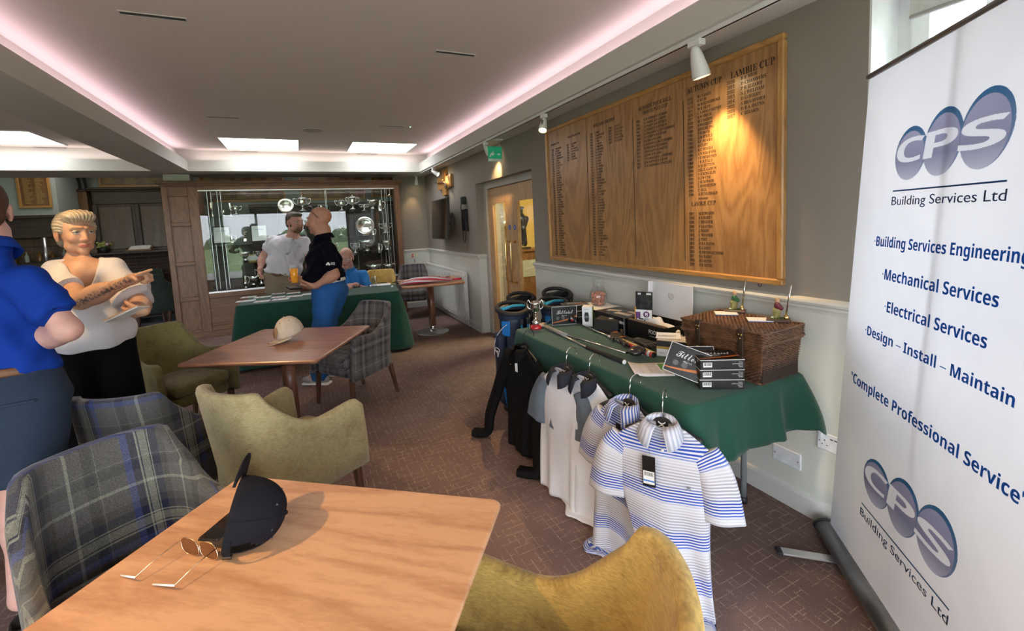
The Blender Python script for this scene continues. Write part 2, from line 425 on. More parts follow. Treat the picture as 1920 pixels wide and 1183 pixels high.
def carpet(name, base, line, amt):
    m, nt, b = nodes(name); L = nt.links
    tc = N(nt, 'ShaderNodeTexCoord'); out = []
    for k, rot in enumerate((0, PI/2)):
        mp = N(nt, 'ShaderNodeMapping'); mp.inputs['Rotation'].default_value = (0, 0, rot); mp.inputs['Location'].default_value = (k*.37, k*.21, 0)
        L.new(tc.outputs['Object'], mp.inputs['Vector'])
        br = N(nt, 'ShaderNodeTexBrick'); L.new(mp.outputs[0], br.inputs['Vector'])
        br.offset = (.37, .61)[k]; br.squash_frequency = 3; br.squash = 1.5
        for i, v in (('Scale', 1.0), ('Mortar Size', .0019), ('Mortar Smooth', .25), ('Brick Width', (.19, .145)[k]), ('Row Height', (.046, .037)[k])): br.inputs[i].default_value = v
        nz = N(nt, 'ShaderNodeTexNoise', i_Scale=9.+k*5, i_Detail=2.); L.new(mp.outputs[0], nz.inputs['Vector'])
        r = ramp(nt, [(.47, (0, 0, 0)), (.55, (1, 1, 1))]); L.new(nz.outputs['Fac'], r.inputs['Fac'])
        mu = N(nt, 'ShaderNodeMath', operation='MULTIPLY'); L.new(br.outputs['Fac'], mu.inputs[0]); L.new(r.outputs['Color'], mu.inputs[1]); out.append(mu)
    mx = N(nt, 'ShaderNodeMath', operation='MAXIMUM'); L.new(out[0].outputs[0], mx.inputs[0]); L.new(out[1].outputs[0], mx.inputs[1])
    vo = N(nt, 'ShaderNodeTexVoronoi', i_Scale=190.); L.new(tc.outputs['Object'], vo.inputs['Vector'])
    rv = ramp(nt, [(.25, (1, 1, 1)), (.65, (.25, .25, .25))]); L.new(vo.outputs['Distance'], rv.inputs['Fac'])
    m2 = N(nt, 'ShaderNodeMath', operation='MULTIPLY'); L.new(mx.outputs[0], m2.inputs[0]); L.new(rv.outputs['Color'], m2.inputs[1])
    m3 = N(nt, 'ShaderNodeMath', operation='MULTIPLY'); m3.inputs[1].default_value = amt; L.new(m2.outputs[0], m3.inputs[0])
    st = N(nt, 'ShaderNodeTexNoise', i_Scale=1.6, i_Detail=4.); L.new(tc.outputs['Object'], st.inputs['Vector'])
    rs = ramp(nt, [(.3, tuple(c*.78 for c in base)), (.65, tuple(c*1.12 for c in base))]); L.new(st.outputs['Fac'], rs.inputs['Fac'])
    fz = N(nt, 'ShaderNodeTexNoise', i_Scale=260., i_Detail=2.); L.new(tc.outputs['Object'], fz.inputs['Vector'])
    mc = N(nt, 'ShaderNodeMix', data_type='RGBA'); L.new(m3.outputs[0], mc.inputs[0]); L.new(rs.outputs['Color'], mc.inputs[6]); mc.inputs[7].default_value = (*line, 1)
    ml = N(nt, 'ShaderNodeMix', data_type='RGBA', blend_type='MULTIPLY'); ml.inputs[0].default_value = 1
    rf = ramp(nt, [(.3, (.72,)*3), (.7, (1.2,)*3)]); L.new(fz.outputs['Fac'], rf.inputs['Fac'])
    L.new(mc.outputs[2], ml.inputs[6]); L.new(rf.outputs['Color'], ml.inputs[7]); L.new(ml.outputs[2], b.inputs['Base Color'])
    b.inputs['Roughness'].default_value = .95; b.inputs['Specular IOR Level'].default_value = .15
    bn = N(nt, 'ShaderNodeBump', i_Strength=.4, i_Distance=.003); L.new(fz.outputs['Fac'], bn.inputs['Height']); L.new(bn.outputs[0], b.inputs['Normal'])
    return m
carp = carpet('brown_carpet', (.21, .136, .121), (.50, .38, .31), 1.0)
carp2 = carpet('lounge_carpet', (.12, .13, .16), (.32, .33, .36), .8)

def S(name, mb, m, **kw): return obj(name, mb, m, kind='structure', **kw)
WX = 2.195
S('floor', MB().bounds((-7, -1.7, -.1), (2.5, 8.25, 0)), carp)
S('floor_lounge', MB().bounds((-7, 8.25, -.1), (2.5, 12, 0)), carp2)

# right wall with the door recess and the high window
wr = MB()
wr.bounds((WX, 5.69, 0), (2.6, 8.6, 3.1)); wr.bounds((WX, 4.06, 2.08), (2.6, 5.69, 3.1)); wr.bounds((WX, 1.06, 0), (2.6, 4.06, 3.1))
wr.bounds((WX, -1.7, 2.46), (2.6, 1.06, 3.1)); wr.bounds((WX, -1.7, 0), (2.6, 1.06, 1.0)); wr.bounds((WX, -1.7, 1.0), (2.6, -1.2, 2.46))
S('wall_right', wr, taupe)
S('wall_right_wainscot', MB().bounds((WX-.006, 5.69, 0), (WX, 8.33, 1.06)).bounds((WX-.006, .9, 0), (WX, 4.06, 1.06)).bounds((WX-.006, -1.7, 0), (WX, .9, 1.0)).bounds((WX, 5.684, 0), (2.33, 5.69, 1.06)), cream)
def rail(name, segs, prof, m):
    b = MB()
    for (p, q, nrm) in segs:
        p = Vector(p); q = Vector(q); nrm = Vector(nrm)
        G = [[e + nrm*a + Vector((0, 0, z)) for a, z in prof] for e in (p, q)]
        n = len(prof); b.add(G[0]+G[1], [(i, i+1, n+i+1, n+i) for i in range(n-1)]+[tuple(range(n)), tuple(range(2*n-1, n-1, -1))])
    return S(name, b, m)
DADO = [(0, 1.04), (.008, 1.042), (.012, 1.055), (.018, 1.062), (.018, 1.074), (.030, 1.082), (.034, 1.093), (.030, 1.104), (.008, 1.112), (0, 1.114)]
SK = [(0, 0), (.022, 0), (.022, .092), (.016, .108), (.008, .114), (0, .116)]
rail('trim_1', [((WX, 5.655, 0), (WX, 8.33, 0), (-1, 0, 0)), ((WX-.004, 5.69, 0), (2.33, 5.69, 0), (0, -1, 0))], DADO, gloss)
rail('trim_2', [((WX, 1.06, 0), (WX, 4.06, 0), (-1, 0, 0))], DADO, gloss)
rail('trim_3', [((1.66, 8.33, 0), (WX, 8.33, 0), (0, -1, 0))], DADO, gloss)
rail('baseboard_right', [((WX, 5.69, 0), (WX, 8.33, 0), (-1, 0, 0)), ((WX, -1.7, 0), (WX, 4.06, 0), (-1, 0, 0))], SK, gloss)
rail('baseboard_back', [((1.66, 8.33, 0), (WX, 8.33, 0), (0, -1, 0))], SK, gloss)
S('wall_back', MB().bounds((1.64, 8.33, 0), (2.4, 8.55, 3.1)), taupe)
S('wall_back_wainscot', MB().bounds((1.64, 8.324, 0), (WX, 8.33, 1.06)), cream)

# ceiling, trays and beam
S('ceiling', MB().bounds((-7, -1.7, 2.8), (2.5, 8.35, 2.95)), ceil_m)
b = MB()
b.bounds((1.933, -1.7, 2.48), (2.3, 8.35, 2.63)); b.bounds((2.10, -1.7, 2.63), (2.3, 8.35, 2.8))
b.bounds((-7, 7.65, 2.48), (1.933, 8.35, 2.63)); b.bounds((-7, 7.82, 2.63), (2.1, 8.35, 2.8))
b.bounds((-7, -1.7, 2.48), (1.933, -1.0, 2.63)); b.bounds((-7, -1.7, 2.63), (2.1, -1.15, 2.8))
b.bounds((-7, 8.35, 2.48), (2.4, 8.45, 3.1))
b.bounds((-1.79, -1.0, 2.48), (-1.37, 7.65, 2.63)); b.bounds((-1.65, -1.15, 2.63), (-1.51, 7.82, 2.8))
b.bounds((-7, -1.0, 2.48), (-6.3, 7.65, 2.63))
S('ceiling_soffit', b, fascia_m)
S('ceiling_lounge', MB().bounds((-7, 8.45, 3.05), (2.6, 12, 3.15)), mat('dim_white', (.5, .5, .48), .9))
# pillar above the cabinet
S('pillar', MB().bounds((-1.76, 8.06, 2.372), (-1.44, 8.34, 2.48)), fascia_m)
# lounge and unseen walls
S('wall_lounge', MB().bounds((-7, 11.3, 0), (2.6, 11.5, 3.1)), green_wall)
S('wall_left', MB().bounds((-7.2, -1.7, 0), (-7, 12, 3.1)), taupe)
S('wall_lounge_right', MB().bounds((2.3, 8.55, 0), (2.6, 11.5, 3.1)), taupe)
# glazed wall behind the camera: patio doors onto the lawn
alu = mat('white_frame', (.75, .76, .76), .4, var=.02); dark_alu = mat('grey_frame', (.09, .095, .10), .4)
pane = glass('window_glass')
wf = MB(); wf.bounds((-7, -1.9, 2.32), (2.6, -1.7, 3.1)); wf.bounds((1.6, -1.9, 0), (2.6, -1.7, 2.32)); wf.bounds((-2.75, -1.9, 0), (-2.4, -1.7, 2.32)); wf.bounds((-7, -1.9, 0), (-6.4, -1.7, 2.32))
S('wall_front', wf, taupe)
for i, (x0, x1) in enumerate(((-2.4, 1.6), (-6.4, -2.75))):
    f = MB(); n = 4
    f.bounds((x0, -1.84, 2.24), (x1, -1.76, 2.32)); f.bounds((x0, -1.84, 0), (x1, -1.76, .06))
    for k in range(n+1):
        x = x0+(x1-x0)*k/n; f.bounds((x-.035, -1.84, .06), (x+.035, -1.76, 2.24))
    fo = S('window_%d' % (i+2), f, dark_alu)
    obj('pane', MB().bounds((x0, -1.803, .06), (x1, -1.797, 2.24)), pane, fo)
# window in the right wall
f = MB(); X0, X1 = 2.40, 2.46
f.bounds((X0, -1.2, 1.0), (X1, 1.06, 1.06)); f.bounds((X0, -1.2, 2.40), (X1, 1.06, 2.46))
for y, w_ in ((1.03, .06), (.72, .05), (-.2, .07), (-1.17, .06)): f.bounds((X0, y-w_/2, 1.06), (X1, y+w_/2, 2.40))
win = S('window_1', f, alu)
obj('pane', MB().bounds((2.427, -1.17, 1.06), (2.433, 1.0, 2.40)), pane, win)
sash = MB(); sash.bounds((2.385, .745, 1.07), (2.40, .775, 2.39)); sash.bounds((2.385, .94, 1.07), (2.40, 1.0, 2.39)); obj('sash', sash, alu, win)
S('window_reveal', MB().bounds((WX-.001, 1.052, .99), (2.40, 1.0605, 2.46)).bounds((WX-.001, -1.2, 2.452), (2.40, 1.052, 2.461)), white)
S('window_sill', MB().bounds((WX-.04, -1.25, .98), (2.42, 1.06, 1.005), bev=.004), white)
r = thing('roller_blind', 'rolled-up pale blind with cassette at the head of the high window', 'blind', (2.27, .99, 2.40))
obj('cassette', MB().cyl((0, 0, 0), (0, -2.1, 0), .032, n=20), mat('blind_fabric', (.62, .62, .58), .8), r)
obj('fabric', MB().bounds((.028, -2.08, -.10), (.031, -.02, 0)), mat('blind_fabric', ()), r)
obj('bottom_bar', MB().bounds((.02, -2.08, -.115), (.038, -.02, -.10), bev=.003), mat('blind_bar', (.35, .34, .32), .5), r)
# outside
S('ground_lawn', MB().bounds((-60, -80, -.5), (60, -7, -.3)), mat('lawn', (.22, .30, .12), .95, var=.25, scale=2))
S('ground_terrace', MB().bounds((-20, -7, -.45), (12, -1.9, -.08)), mat('paving', (.42, .40, .37), .9, var=.12, scale=6))
S('ground_side', MB().bounds((2.6, -7, -.5), (60, 60, -.3)), mat('tarmac', (.30, .30, .29), .95))
hd = MB()
for k in range(26): hd.sphere((-42+k*3.4+rng.uniform(-1, 1), -60+rng.uniform(-4, 4), -.5), 2.2, 10, 7, (1, 1, rng.uniform(.7, 1.3)))
S('ground_hedge', hd, mat('hedge', (.16, .22, .12), .95, var=.4, scale=1.5, bump=.5))

# ---- door in the right wall
oak = wood('oak_door', (.42, .235, .10), (.60, .38, .19), 'Z', 5., .42, .25)
FR = 2.30; DX = 2.33
df = MB(); df.bounds((FR, 5.60, 0), (2.5, 5.69, 2.08)); df.bounds((FR, 4.06, 0), (2.5, 4.13, 2.08)); df.bounds((FR, 4.13, 2.00), (2.5, 5.60, 2.08))
S('door_1_frame', df, mat('frame_grey', (.50, .47, .42), .5))
brass = mat('brass', (.83, .58, .26), .22, 1., var=.04)
blue = mat('sign_blue', (.02, .09, .45), .4)
door_glass = glass('door_glass', (.93, .97, .94), 1.5, 1.6)
for i, (y0, y1) in enumerate(((4.87, 5.595), (4.135, 4.865))):
    t = S('door_%d' % (i+1), MB(), oak)
    d_ = .02
    parts = MB()
    parts.bounds((DX, y0, .005), (DX+.044, y0+.15, 1.995), bev=.002) ; parts.bounds((DX, y1-.15, .005), (DX+.044, y1, 1.995), bev=.002)
    parts.bounds((DX, y0+.15, .005), (DX+.044, y1-.15, .25)); parts.bounds((DX, y0+.15, 1.80), (DX+.044, y1-.15, 1.995))
    t.data = parts.mesh('door'); t.data.materials.append(oak)
    obj('glazing', MB().bounds((DX+.018, y0+.15, .25), (DX+.026, y1-.15, 1.80)), door_glass, t)
    bead = MB()
    for s_ in (0, 1):
        bead.bounds((DX-.006, y0+.15, .25), (DX+.004, y0+.163, 1.80)); bead.bounds((DX-.006, y1-.163, .25), (DX+.004, y1-.15, 1.80))
        bead.bounds((DX-.006, y0+.15, .25), (DX+.004, y1-.15, .263)); bead.bounds((DX-.006, y0+.15, 1.787), (DX+.004, y1-.15, 1.80))
    obj('glazing_bead', bead, oak, t)
    yh = y0+.07 if i == 0 else y1-.07
    hs = [yh] if i == 1 else [yh]
    for yy in hs:
        pts = [(DX, yy, .78)]+[(DX-.02-.05*math.sin(a), yy, .80-.02+.02*(1-math.cos(a))) for a in np.linspace(0, PI/2, 4)]
        P = [(DX, yy, .80), (DX-.045, yy, .80), (DX-.062, yy, .81), (DX-.07, yy, .83), (DX-.07, yy, 1.27), (DX-.062, yy, 1.29), (DX-.045, yy, 1.30), (DX, yy, 1.30)]
        h_ = obj('pull_handle', MB().tube(P, .0105, 10).lathe([(.02, 0), (.02, .004)], (DX-.004, yy, .80), 14, (0, PI/2, 0)).lathe([(.02, 0), (.02, .004)], (DX-.004, yy, 1.30), 14, (0, PI/2, 0)), brass, t)
    yb = yh+(.0 if i else .0)
    obj('fire_door_sign', MB().lathe([(.032, 0), (.032, .002)], (DX-.002, yb, 1.475), 20, (0, PI/2, 0)), blue, t)
    for k, (tx, sz) in enumerate((('Fire door', .011), ('keep', .010), ('shut', .010))):
        text('sign_lettering', tx, sz, white, frame((DX-.0026, yb, 1.481-k*.012), (0, -1, 0), (0, 0, 1)), t, 'CENTER')
# the second handle of the pair on the far side of the meeting stile
# hall beyond the door: yellow wall, sideboard with a dark statue
S('wall_hall', MB().bounds((4.3, 2.5, 0), (4.5, 8, 2.8)), mat('hall_yellow', (.72, .50, .14), .8))
S('wall_hall_side', MB().bounds((2.6, 7.4, 0), (3.28, 7.6, 2.8)).bounds((2.6, 2.4, 0), (4.4, 2.5, 2.8)), mat('hall_grey_green', (.36, .40, .33), .8))
S('wall_hall_end', MB().bounds((3.28, 7.4, 1.0), (4.4, 7.6, 2.8)), mat('hall_yellow', ()))
S('wall_hall_dado', MB().bounds((3.28, 7.39, 0), (4.4, 7.6, 1.0)), mat('hall_pale', (.55, .60, .56), .7))
S('ceiling_hall', MB().bounds((2.6, 2.4, 2.7), (4.5, 7.6, 2.8)), white)
S('floor_hall', MB().bounds((2.5, 2.4, -.1), (4.5, 8, 0)), carp)
add_light('hall_lamp', 'AREA', (3.5, 5.2, 2.68), 34, (1, .87, .62), .6, aim=(3.5, 5.2, 0))
for y_ in (6.6, 7.6): pass

# ---- light panels, vents, speaker, cove strips
panel_m = mat('lit_panel', (1, 1, 1), .5, emit=((.96, .98, 1.0), 2.4))
for lab, (x0, x1, y0, y1) in (('square flush skylight, left of the two above the trophy cabinet', (-.86, .062, 6.74, 7.59)),
      ('square flush skylight, right of the two above the trophy cabinet', (.77, 1.70, 6.76, 7.60)),
      ('square flush skylight beyond the ceiling beam at the left edge', (-3.55, -2.62, 6.74, 7.59))):
    t = thing('skylight', lab, 'skylight', ((x0+x1)/2, (y0+y1)/2, 2.8), group=None)
    a, c = (x1-x0)/2, (y1-y0)/2
    fr = MB(); w_ = .02
    fr.bounds((-a-w_, -c-w_, -.012), (a+w_, -c, 0)); fr.bounds((-a-w_, c, -.012), (a+w_, c+w_, 0)); fr.bounds((-a-w_, -c, -.012), (-a, c, 0)); fr.bounds((a, -c, -.012), (a+w_, c, 0))
    obj('frame', fr, fascia_m, t); obj('lit_pane', MB().bounds((-a, -c, -.006), (a, c, -.001)), panel_m, t)
vent_dark = mat('vent_black', (.01, .01, .012), .6); vent_rim = mat('vent_rim', (.55, .53, .50), .5)
for lab, x, y, ln in (('long slot air vent in the ceiling nearest the camera on the left', -.65, 3.185, .30), ('slot air vent in the ceiling nearest the camera on the right', 1.13, 3.185, .29),
      ('slot air vent in the ceiling before the left skylight', -.65, 5.617, .29), ('slot air vent in the ceiling before the right skylight', 1.113, 5.656, .29),
      ('thin slot air vent tucked behind the left skylight', *at(460, 283.5, 'Z', 2.8)[:2], .33), ('thin slot air vent tucked behind the right skylight', *at(688, 288, 'Z', 2.8)[:2], .33),
      ('thin slot air vent behind the skylight beyond the beam', *at(94, 276, 'Z', 2.8)[:2], .33)):
    t = thing('ceiling_vent', lab, 'vent', (x, y, 2.8), -.02)
    obj('rim', MB().bounds((-ln/2-.008, -.026, -.005), (ln/2+.008, -.018, 0)).bounds((-ln/2-.008, .018, -.005), (ln/2+.008, .026, 0)).bounds((-ln/2-.008, -.018, -.005), (-ln/2, .018, 0)).bounds((ln/2, -.018, -.005), (ln/2+.008, .018, 0)), vent_rim, t)
    obj('slot', MB().bounds((-ln/2, -.018, -.002), (ln/2, .018, -.0005)), vent_dark, t)
    obj('blade', MB().bounds((-ln/2, -.002, -.006), (ln/2, .002, 0)), mat('vent_blade', (.05, .05, .05), .5), t)
p = at(586, 244, 'Z', 2.8)
t = thing('ceiling_speaker', 'round flush loudspeaker grille in the ceiling between the skylights', 'speaker', (p[0], p[1], 2.8))
obj('grille', MB().lathe([(.0, -.006), (.10, -.006), (.118, -.004), (.122, 0)], n=36), mat('grille', (.42, .39, .36), .7, bump=.6, bscale=500), t)
obj('rim', MB().lathe([(.118, 0), (.118, -.007), (.128, -.007), (.13, 0)], n=36), vent_rim, t)
p = at(769, 237, 'Z', 2.8)
t = thing('smoke_sensor', 'tiny flush ceiling sensor with a green light near the right skylight', 'sensor', (p[0], p[1], 2.8))
obj('body', MB().lathe([(0, -.008), (.016, -.008), (.02, 0)], n=16), white, t); obj('indicator', MB().sphere((0, 0, -.009), .005, 8, 6), mat('led_green', (.1, 1, .4), emit=((.15, 1, .45), 4)), t)
PINK = (1.0, .72, .86)
for nm, loc, sx_, sy_, pw in (('cove_strip_right', (2.03, 3.3, 2.645), .04, 8.6, 3.6), ('cove_strip_beam_right', (-1.45, 3.3, 2.645), .04, 8.6, 3.6), ('cove_strip_back', (.3, 7.74, 2.645), 3.2, .04, 1.0),
      ('cove_strip_beam_left', (-1.71, 3.3, 2.645), .04, 8.6, 3.6), ('cove_strip_back_left', (-4, 7.74, 2.645), 4.2, .04, 1.1)):
    add_light(nm, 'AREA', loc, pw, PINK if 'back' not in nm else (1, .78, .80), sx_, sy_, aim=(loc[0], loc[1]+1e-4, 5))
# lounge and far-room lamps
add_light('lounge_lamp', 'AREA', (-3.2, 9.6, 3.0), 4, (1, .93, .82), 1.2, aim=(-3.2, 9.6, 0))
add_light('lounge_lamp', 'AREA', (.2, 9.8, 3.0), 4, (1, .93, .82), 1.0, aim=(.2, 9.8, 0))

# ---- track and spotlights
TX = 1.975
t = thing('light_track', 'long white lighting track along the lowered ceiling edge', 'track', (TX, 4.4, 2.48))
tr = MB(); tr.bounds((-.018, -5.4, -.022), (.018, 3.9, 0), bev=.002); obj('rail', tr, white, t)
obj('slot', MB().bounds((-.006, -5.38, -.0235), (.006, 3.88, -.0215)), vent_dark, t)
SPOTS = [(1.75, (2.19, 1.70, 1.55), 'large white track spotlight aimed at the gilded end of the wall board', 1.25), (3.385, (1.5, 3.0, 1.2), 'white track spotlight with its lamp glowing toward the room, left end of the wall board', 1.0),
         (4.72, (2.3, 5.0, 2.1), 'white track spotlight in front of the green exit sign', 1.0), (6.93, (2.19, 6.75, 2.2), 'white track spotlight before the wooden cross plaque', 1.0), (8.1, (2.0, 8.3, 1.9), 'farthest white track spotlight at the room corner', 1.0)]
for y, tgt, lab, s_ in SPOTS:
    t = thing('track_spotlight', lab, 'spotlight', (TX, y, 2.458))
    obj('adaptor', MB().bounds((-.02*s_, -.032*s_, -.032), (.02*s_, .032*s_, 0), bev=.003), white, t)
    d = (Vector(tgt)-Vector((TX, y, 2.38))).normalized(); o = Vector((0, 0, -.062*s_))
    obj('stem', MB().cyl((0, 0, -.03), o, .007*s_, n=10), white, t)
    R = d.to_track_quat('Z', 'Y').to_matrix(); q = s_
    hb = MB().lathe([(0, -.045*q), (.012*q, -.045*q), (.020*q, -.03*q), (.027*q, 0), (.034*q, .045*q), (.038*q, .075*q), (.038*q, .085*q), (.034*q, .085*q), (.030*q, .06*q), (0, .06*q)], o+d*.01, 24, R)
    h_ = obj('lamp_head', hb, white, t)
    sl = MB()
    for k in range(7):
        for sgn in (PI/2,):
            a0 = sgn
            sl.box(o+d*.01+R @ Vector((math.cos(a0)*.0325*q, math.sin(a0)*.0325*q, (.005+k*.008)*q)), (.004*q, .018*q, .0028*q), R @ Matrix.Rotation(a0, 3, 'Z'))
    obj('cooling_slot', sl, vent_dark, h_)
    glow = MB().lathe([(0, 0), (.028*q, 0), (.029*q, .004*q)], o+d*(.01+.066*q), 20, R)
    obj('bulb', glow, mat('spot_bulb', (1, .9, .75), emit=((1, .78, .45), 14.)), t)
WARM = (1, .66, .30)
def spot_from(y, tgt, power, ang, blend=.6, col=WARM):
    d = (Vector(tgt)-Vector((TX, y, 2.38))).normalized(); p = Vector((TX, y, 2.458-.062))+d*.13
    return add_light('spot_beam', 'SPOT', p, power, col, .02, aim=tgt, spot_size=math.radians(ang), spot_blend=blend)
spot_from(1.75, (2.19, 1.72, 1.62), 26, 62, .9)
spot_from(3.385, (1.0, 2.2, 0), 30, 60, .8)
spot_from(4.72, (2.3, 5.0, 2.0), 10, 60, .9)
spot_from(6.93, (2.19, 6.8, 2.2), 5, 60, .9)
spot_from(8.1, (1.9, 8.3, 1.8), 3, 60, .9)
b2t = [(-1.50, 1.2, (-.25, 1.05, .75), 46, 70), (-1.50, 2.9, (-.70, 3.2, 1.0), 22, 70)]
t = thing('light_track', 'second white lighting track along the left ceiling beam, above the tables', 'track', (-1.50, 1.1, 2.48)); obj('rail', MB().bounds((-.018, -1.9, -.022), (.018, 1.9, 0), bev=.002), white, t)
for x_, y_, tg, pw_, an_ in b2t:
    d_ = (Vector(tg)-Vector((x_, y_, 2.36))).normalized(); h_ = obj('lamp_head', MB().lathe([(0, -.10), (.02, -.09), (.036, -.01), (.036, 0), (.03, 0), (.03, -.02), (0, -.02)], Vector((x_, y_, 2.36))-Vector(t.location)-d_*.01, 20, d_.to_track_quat('Z', 'Y').to_matrix()).cyl((0, y_-1.1, -.02), (0, y_-1.1, -.07), .008, n=8), white, t)
    add_light('spot_beam', 'SPOT', (x_, y_, 2.36), pw_, WARM, .02, aim=tg, spot_size=math.radians(an_), spot_blend=.8)
# downward halogen spots over the left tables (fittings out of view behind the camera's upper edge)
# ================================================================== WALL BOARD
def serif(s):
    o = ''
    for ch in s:
        if 'A' <= ch <= 'Z': o += chr(0x1D400+ord(ch)-65)
        elif 'a' <= ch <= 'z': o += chr(0x1D41A+ord(ch)-97)
        elif '0' <= ch <= '9': o += chr(0x1D7CE+ord(ch)-48)
        else: o += ch
    return o
oakf = wood('board_frame_oak', (.36, .17, .045), (.55, .29, .09), 'Y', 6., .35, .4)
oakfz = wood('board_frame_oak_v', (.36, .17, .045), (.55, .29, .09), 'Z', 6., .35, .4)
veneer = wood('board_veneer', (.285, .135, .048), (.46, .245, .095), 'Z', 2.2, .38, .25, ring=16, stretch=.16)
ink = mat('black_lettering', (.035, .022, .014), .5)
t = thing('honours_board', 'long oak honours board of cup winners on the grey wall above the sale table', 'board', (WX, 2.555, 1.772))
BY0, BY1, BZ0, BZ1 = -1.155, 1.155, -.615, .62   # local y, z
div = [3.05-2.555, 2.49-2.555, 2.033-2.555]
ys = [BY1-.03]+div+[BY0+.03]
for k in range(4):
    obj('panel', MB().bounds((-.019, ys[k+1]+.0015, BZ0+.02), (-.003, ys[k]-.0015, BZ1-.02)), veneer, t)
obj('backing', MB().bounds((-.004, BY0+.02, BZ0+.02), (0, BY1-.02, BZ1-.02)), mat('dark_joint', (.03, .018, .01)), t)
for lo, hi, m_ in (((-.034, BY0, BZ1-.032), (0, BY1, BZ1), oakf), ((-.034, BY0, BZ0), (0, BY1, BZ0+.032), oakf), ((-.0338, BY0, BZ0+.032), (0, BY0+.034, BZ1-.032), oakfz), ((-.0338, BY1-.034, BZ0+.032), (0, BY1, BZ1-.032), oakfz)):
    obj('frame_member', MB().bounds(lo, hi, bev=.006), m_, t)
for d_ in div:
    obj('divider_line', MB().bounds((-.0205, d_-.002, BZ0+.09), (-.018, d_+.002, BZ1-.16)), ink, t)
def bt(s, y, z, size, sx=1., align='LEFT', line=1.): return text('lettering', serif(s), size, ink, frame((-.0195, y-2.555, z-1.772), (0, -1, 0), (0, 0, 1)), t, align, sx=sx, line=line, ext=.0003)
def bcol(names, y0, ydate, ztop, pitch, size, sx, first=None, dates=None):
    for k, n_ in enumerate(names): pass
    L_ = pitch/size
    d_ = dates or [str(first+k) for k in range(len(names))]
    for txt, y in (('\n'.join(d_), ydate), ('\n'.join(names), y0)):
        o = text('lettering', serif(txt), size, ink, frame((-.0195, y-2.555, ztop-1.772), (0, -1, 0), (0, 0, 1)), t, 'LEFT', sx=sx, line=1, ext=.0003, kind='stuff')
        zz = [v.co.z for v in o.data.vertices]; h_ = max(zz)-min(zz); want = pitch*(len(names)-1)+size*.68
        s_ = want/h_
        if len(names) > 1:
            me = o.data; me.transform(Matrix.Translation((0, 0, ztop-1.772)) @ Matrix.Diagonal((1, 1, s_, 1)) @ Matrix.Translation((0, 0, -(ztop-1.772))))
            zt = max(v.co.z for v in me.vertices); me.transform(Matrix.Translation((0, 0, ztop-1.772-zt)))
bt('LAMBIE CUP', 1.703, 2.262, .050, .80)
bt('AUTUMN CUP', 2.0, 2.265, .046, .78)
bcol(['B R MEW', 'D CHAMBERS', 'P R IZZARD', 'S J WELHAM', 'D GOHERY', 'S BRADFORD', 'D B A HAYNS', 'C IZZARD'], 1.64, 1.725, 2.255, .0262, .026, .82, 2010)
bcol(['W J LARGE', 'G RUSE', 'M BOLINGBROKE', 'M R DEAN', 'C A M McCARTNEY', 'B W SMITH', 'M F DAMPS', 'P WOOLLEY', 'D SUCKLING', 'P N DAVIS', 'G R STEELE', 'R C WOODS', 'D CLIFT', 'K C WOODS', 'A N N RAYNER', 'I H MORRISON', 'J R B FIELD', 'R M HUTTON', 'FELIX GAMON', 'S R KINGSLEY', 'S J W COE', 'J H DAWSON', 'J ROBERTSON', 'C HILL', 'G FITZGERALD'], 1.925, 2.0, 2.235, .0238, .0225, .80, 1972)
bt('RENAMED', 1.925, 1.625, .015, .9); bt('LAMBIE CUP', 1.978, 1.588, .036, .78)
bcol(['M EDWARDS', 'B A BARRY', 'C WIESNER', 'S GAASTRA', 'J DARBY', 'C WIESNER', 'J FORT', 'D B A HAYNS', 'R A AMEY', 'M BRIMBLECOMBE', 'B A BARRY', 'B CARTER', 'D R HINDE'], 1.925, 2.0, 1.55, .0262, .0225, .80, 1997)
bt('SUMMER FOUR BALL', 2.425, 2.265, .038, .74); bt('MATCH-PLAY CUP', 2.385, 2.232, .034, .74)
bcol(['B M STORRS & G V SHAW', 'B A BARRY & R G SMITH', 'S J PURDY & M R PURDY', 'S J PURDY & M R PURDY', 'J L WILLIAMS & J M STAMMERS', 'S J PURDY & M R PURDY', 'D LONG & M LONG', 'A D H RUST & J M STAMMERS', 'N CREESE & R C SPORLE', 'S R HAXLEY & K RARTUS', 'D LONG & M LONG', 'T F O ROGERS & L J WHITING', 'R M NAPTHEN & R RAND', 'G N GARDNER & I P MULLEN'], 2.38, 2.455, 2.205, .0243, .0225, .78, 2004)
bt('HOLLAND TROPHY', 2.955, 2.262, .036, .80)
pool = ['P COLE', 'B A BARRY', 'R M HUTTON', 'J FORT', 'C HILL', 'M EDWARDS', 'D CLIFT', 'R C WOODS', 'G RUSE', 'I H MORRISON', 'S R KINGSLEY', 'P N DAVIS', 'M F DAMPS', 'D LONG', 'N CREESE', 'R RAND', 'J DARBY', 'S GAASTRA', 'C WIESNER', 'B CARTER']
bcol([pool[(k*7+3) % 20] for k in range(45)], 2.93, 3.0, 2.225, .0222, .020, .8, 1962)
bcol(['D CLIFT', 'N JACKSON', 'S DARVILL', 'P WILCOX', 'W G LINTER', 'P D JUPPS'], 2.69, 2.76, 2.225, .0222, .020, .8, 2008)
bcol([pool[(k*11+5) % 20] for k in range(45)], 3.54, 3.61, 2.2, .0222, .020, .8, 1970)
bt('SUMMER CUP', 3.62, 2.23, .026, .8); bt('HOLLAND SALVER', 3.33, 2.25, .026, .8)
bcol([pool[(k*3+1) % 20] for k in range(7)], 3.28, 3.35, 2.2, .0222, .020, .8, 2011)
t2 = obj('hanging_eye', MB().tube([(-.012+.0*a, -1.02+.010*math.sin(a), -.625+.010*math.cos(a)) for a in np.linspace(0, 2*PI, 13)[:-1]], .002, 6, closed=True), mat('dark_metal', (.1, .09, .08), .4, 1.), t)

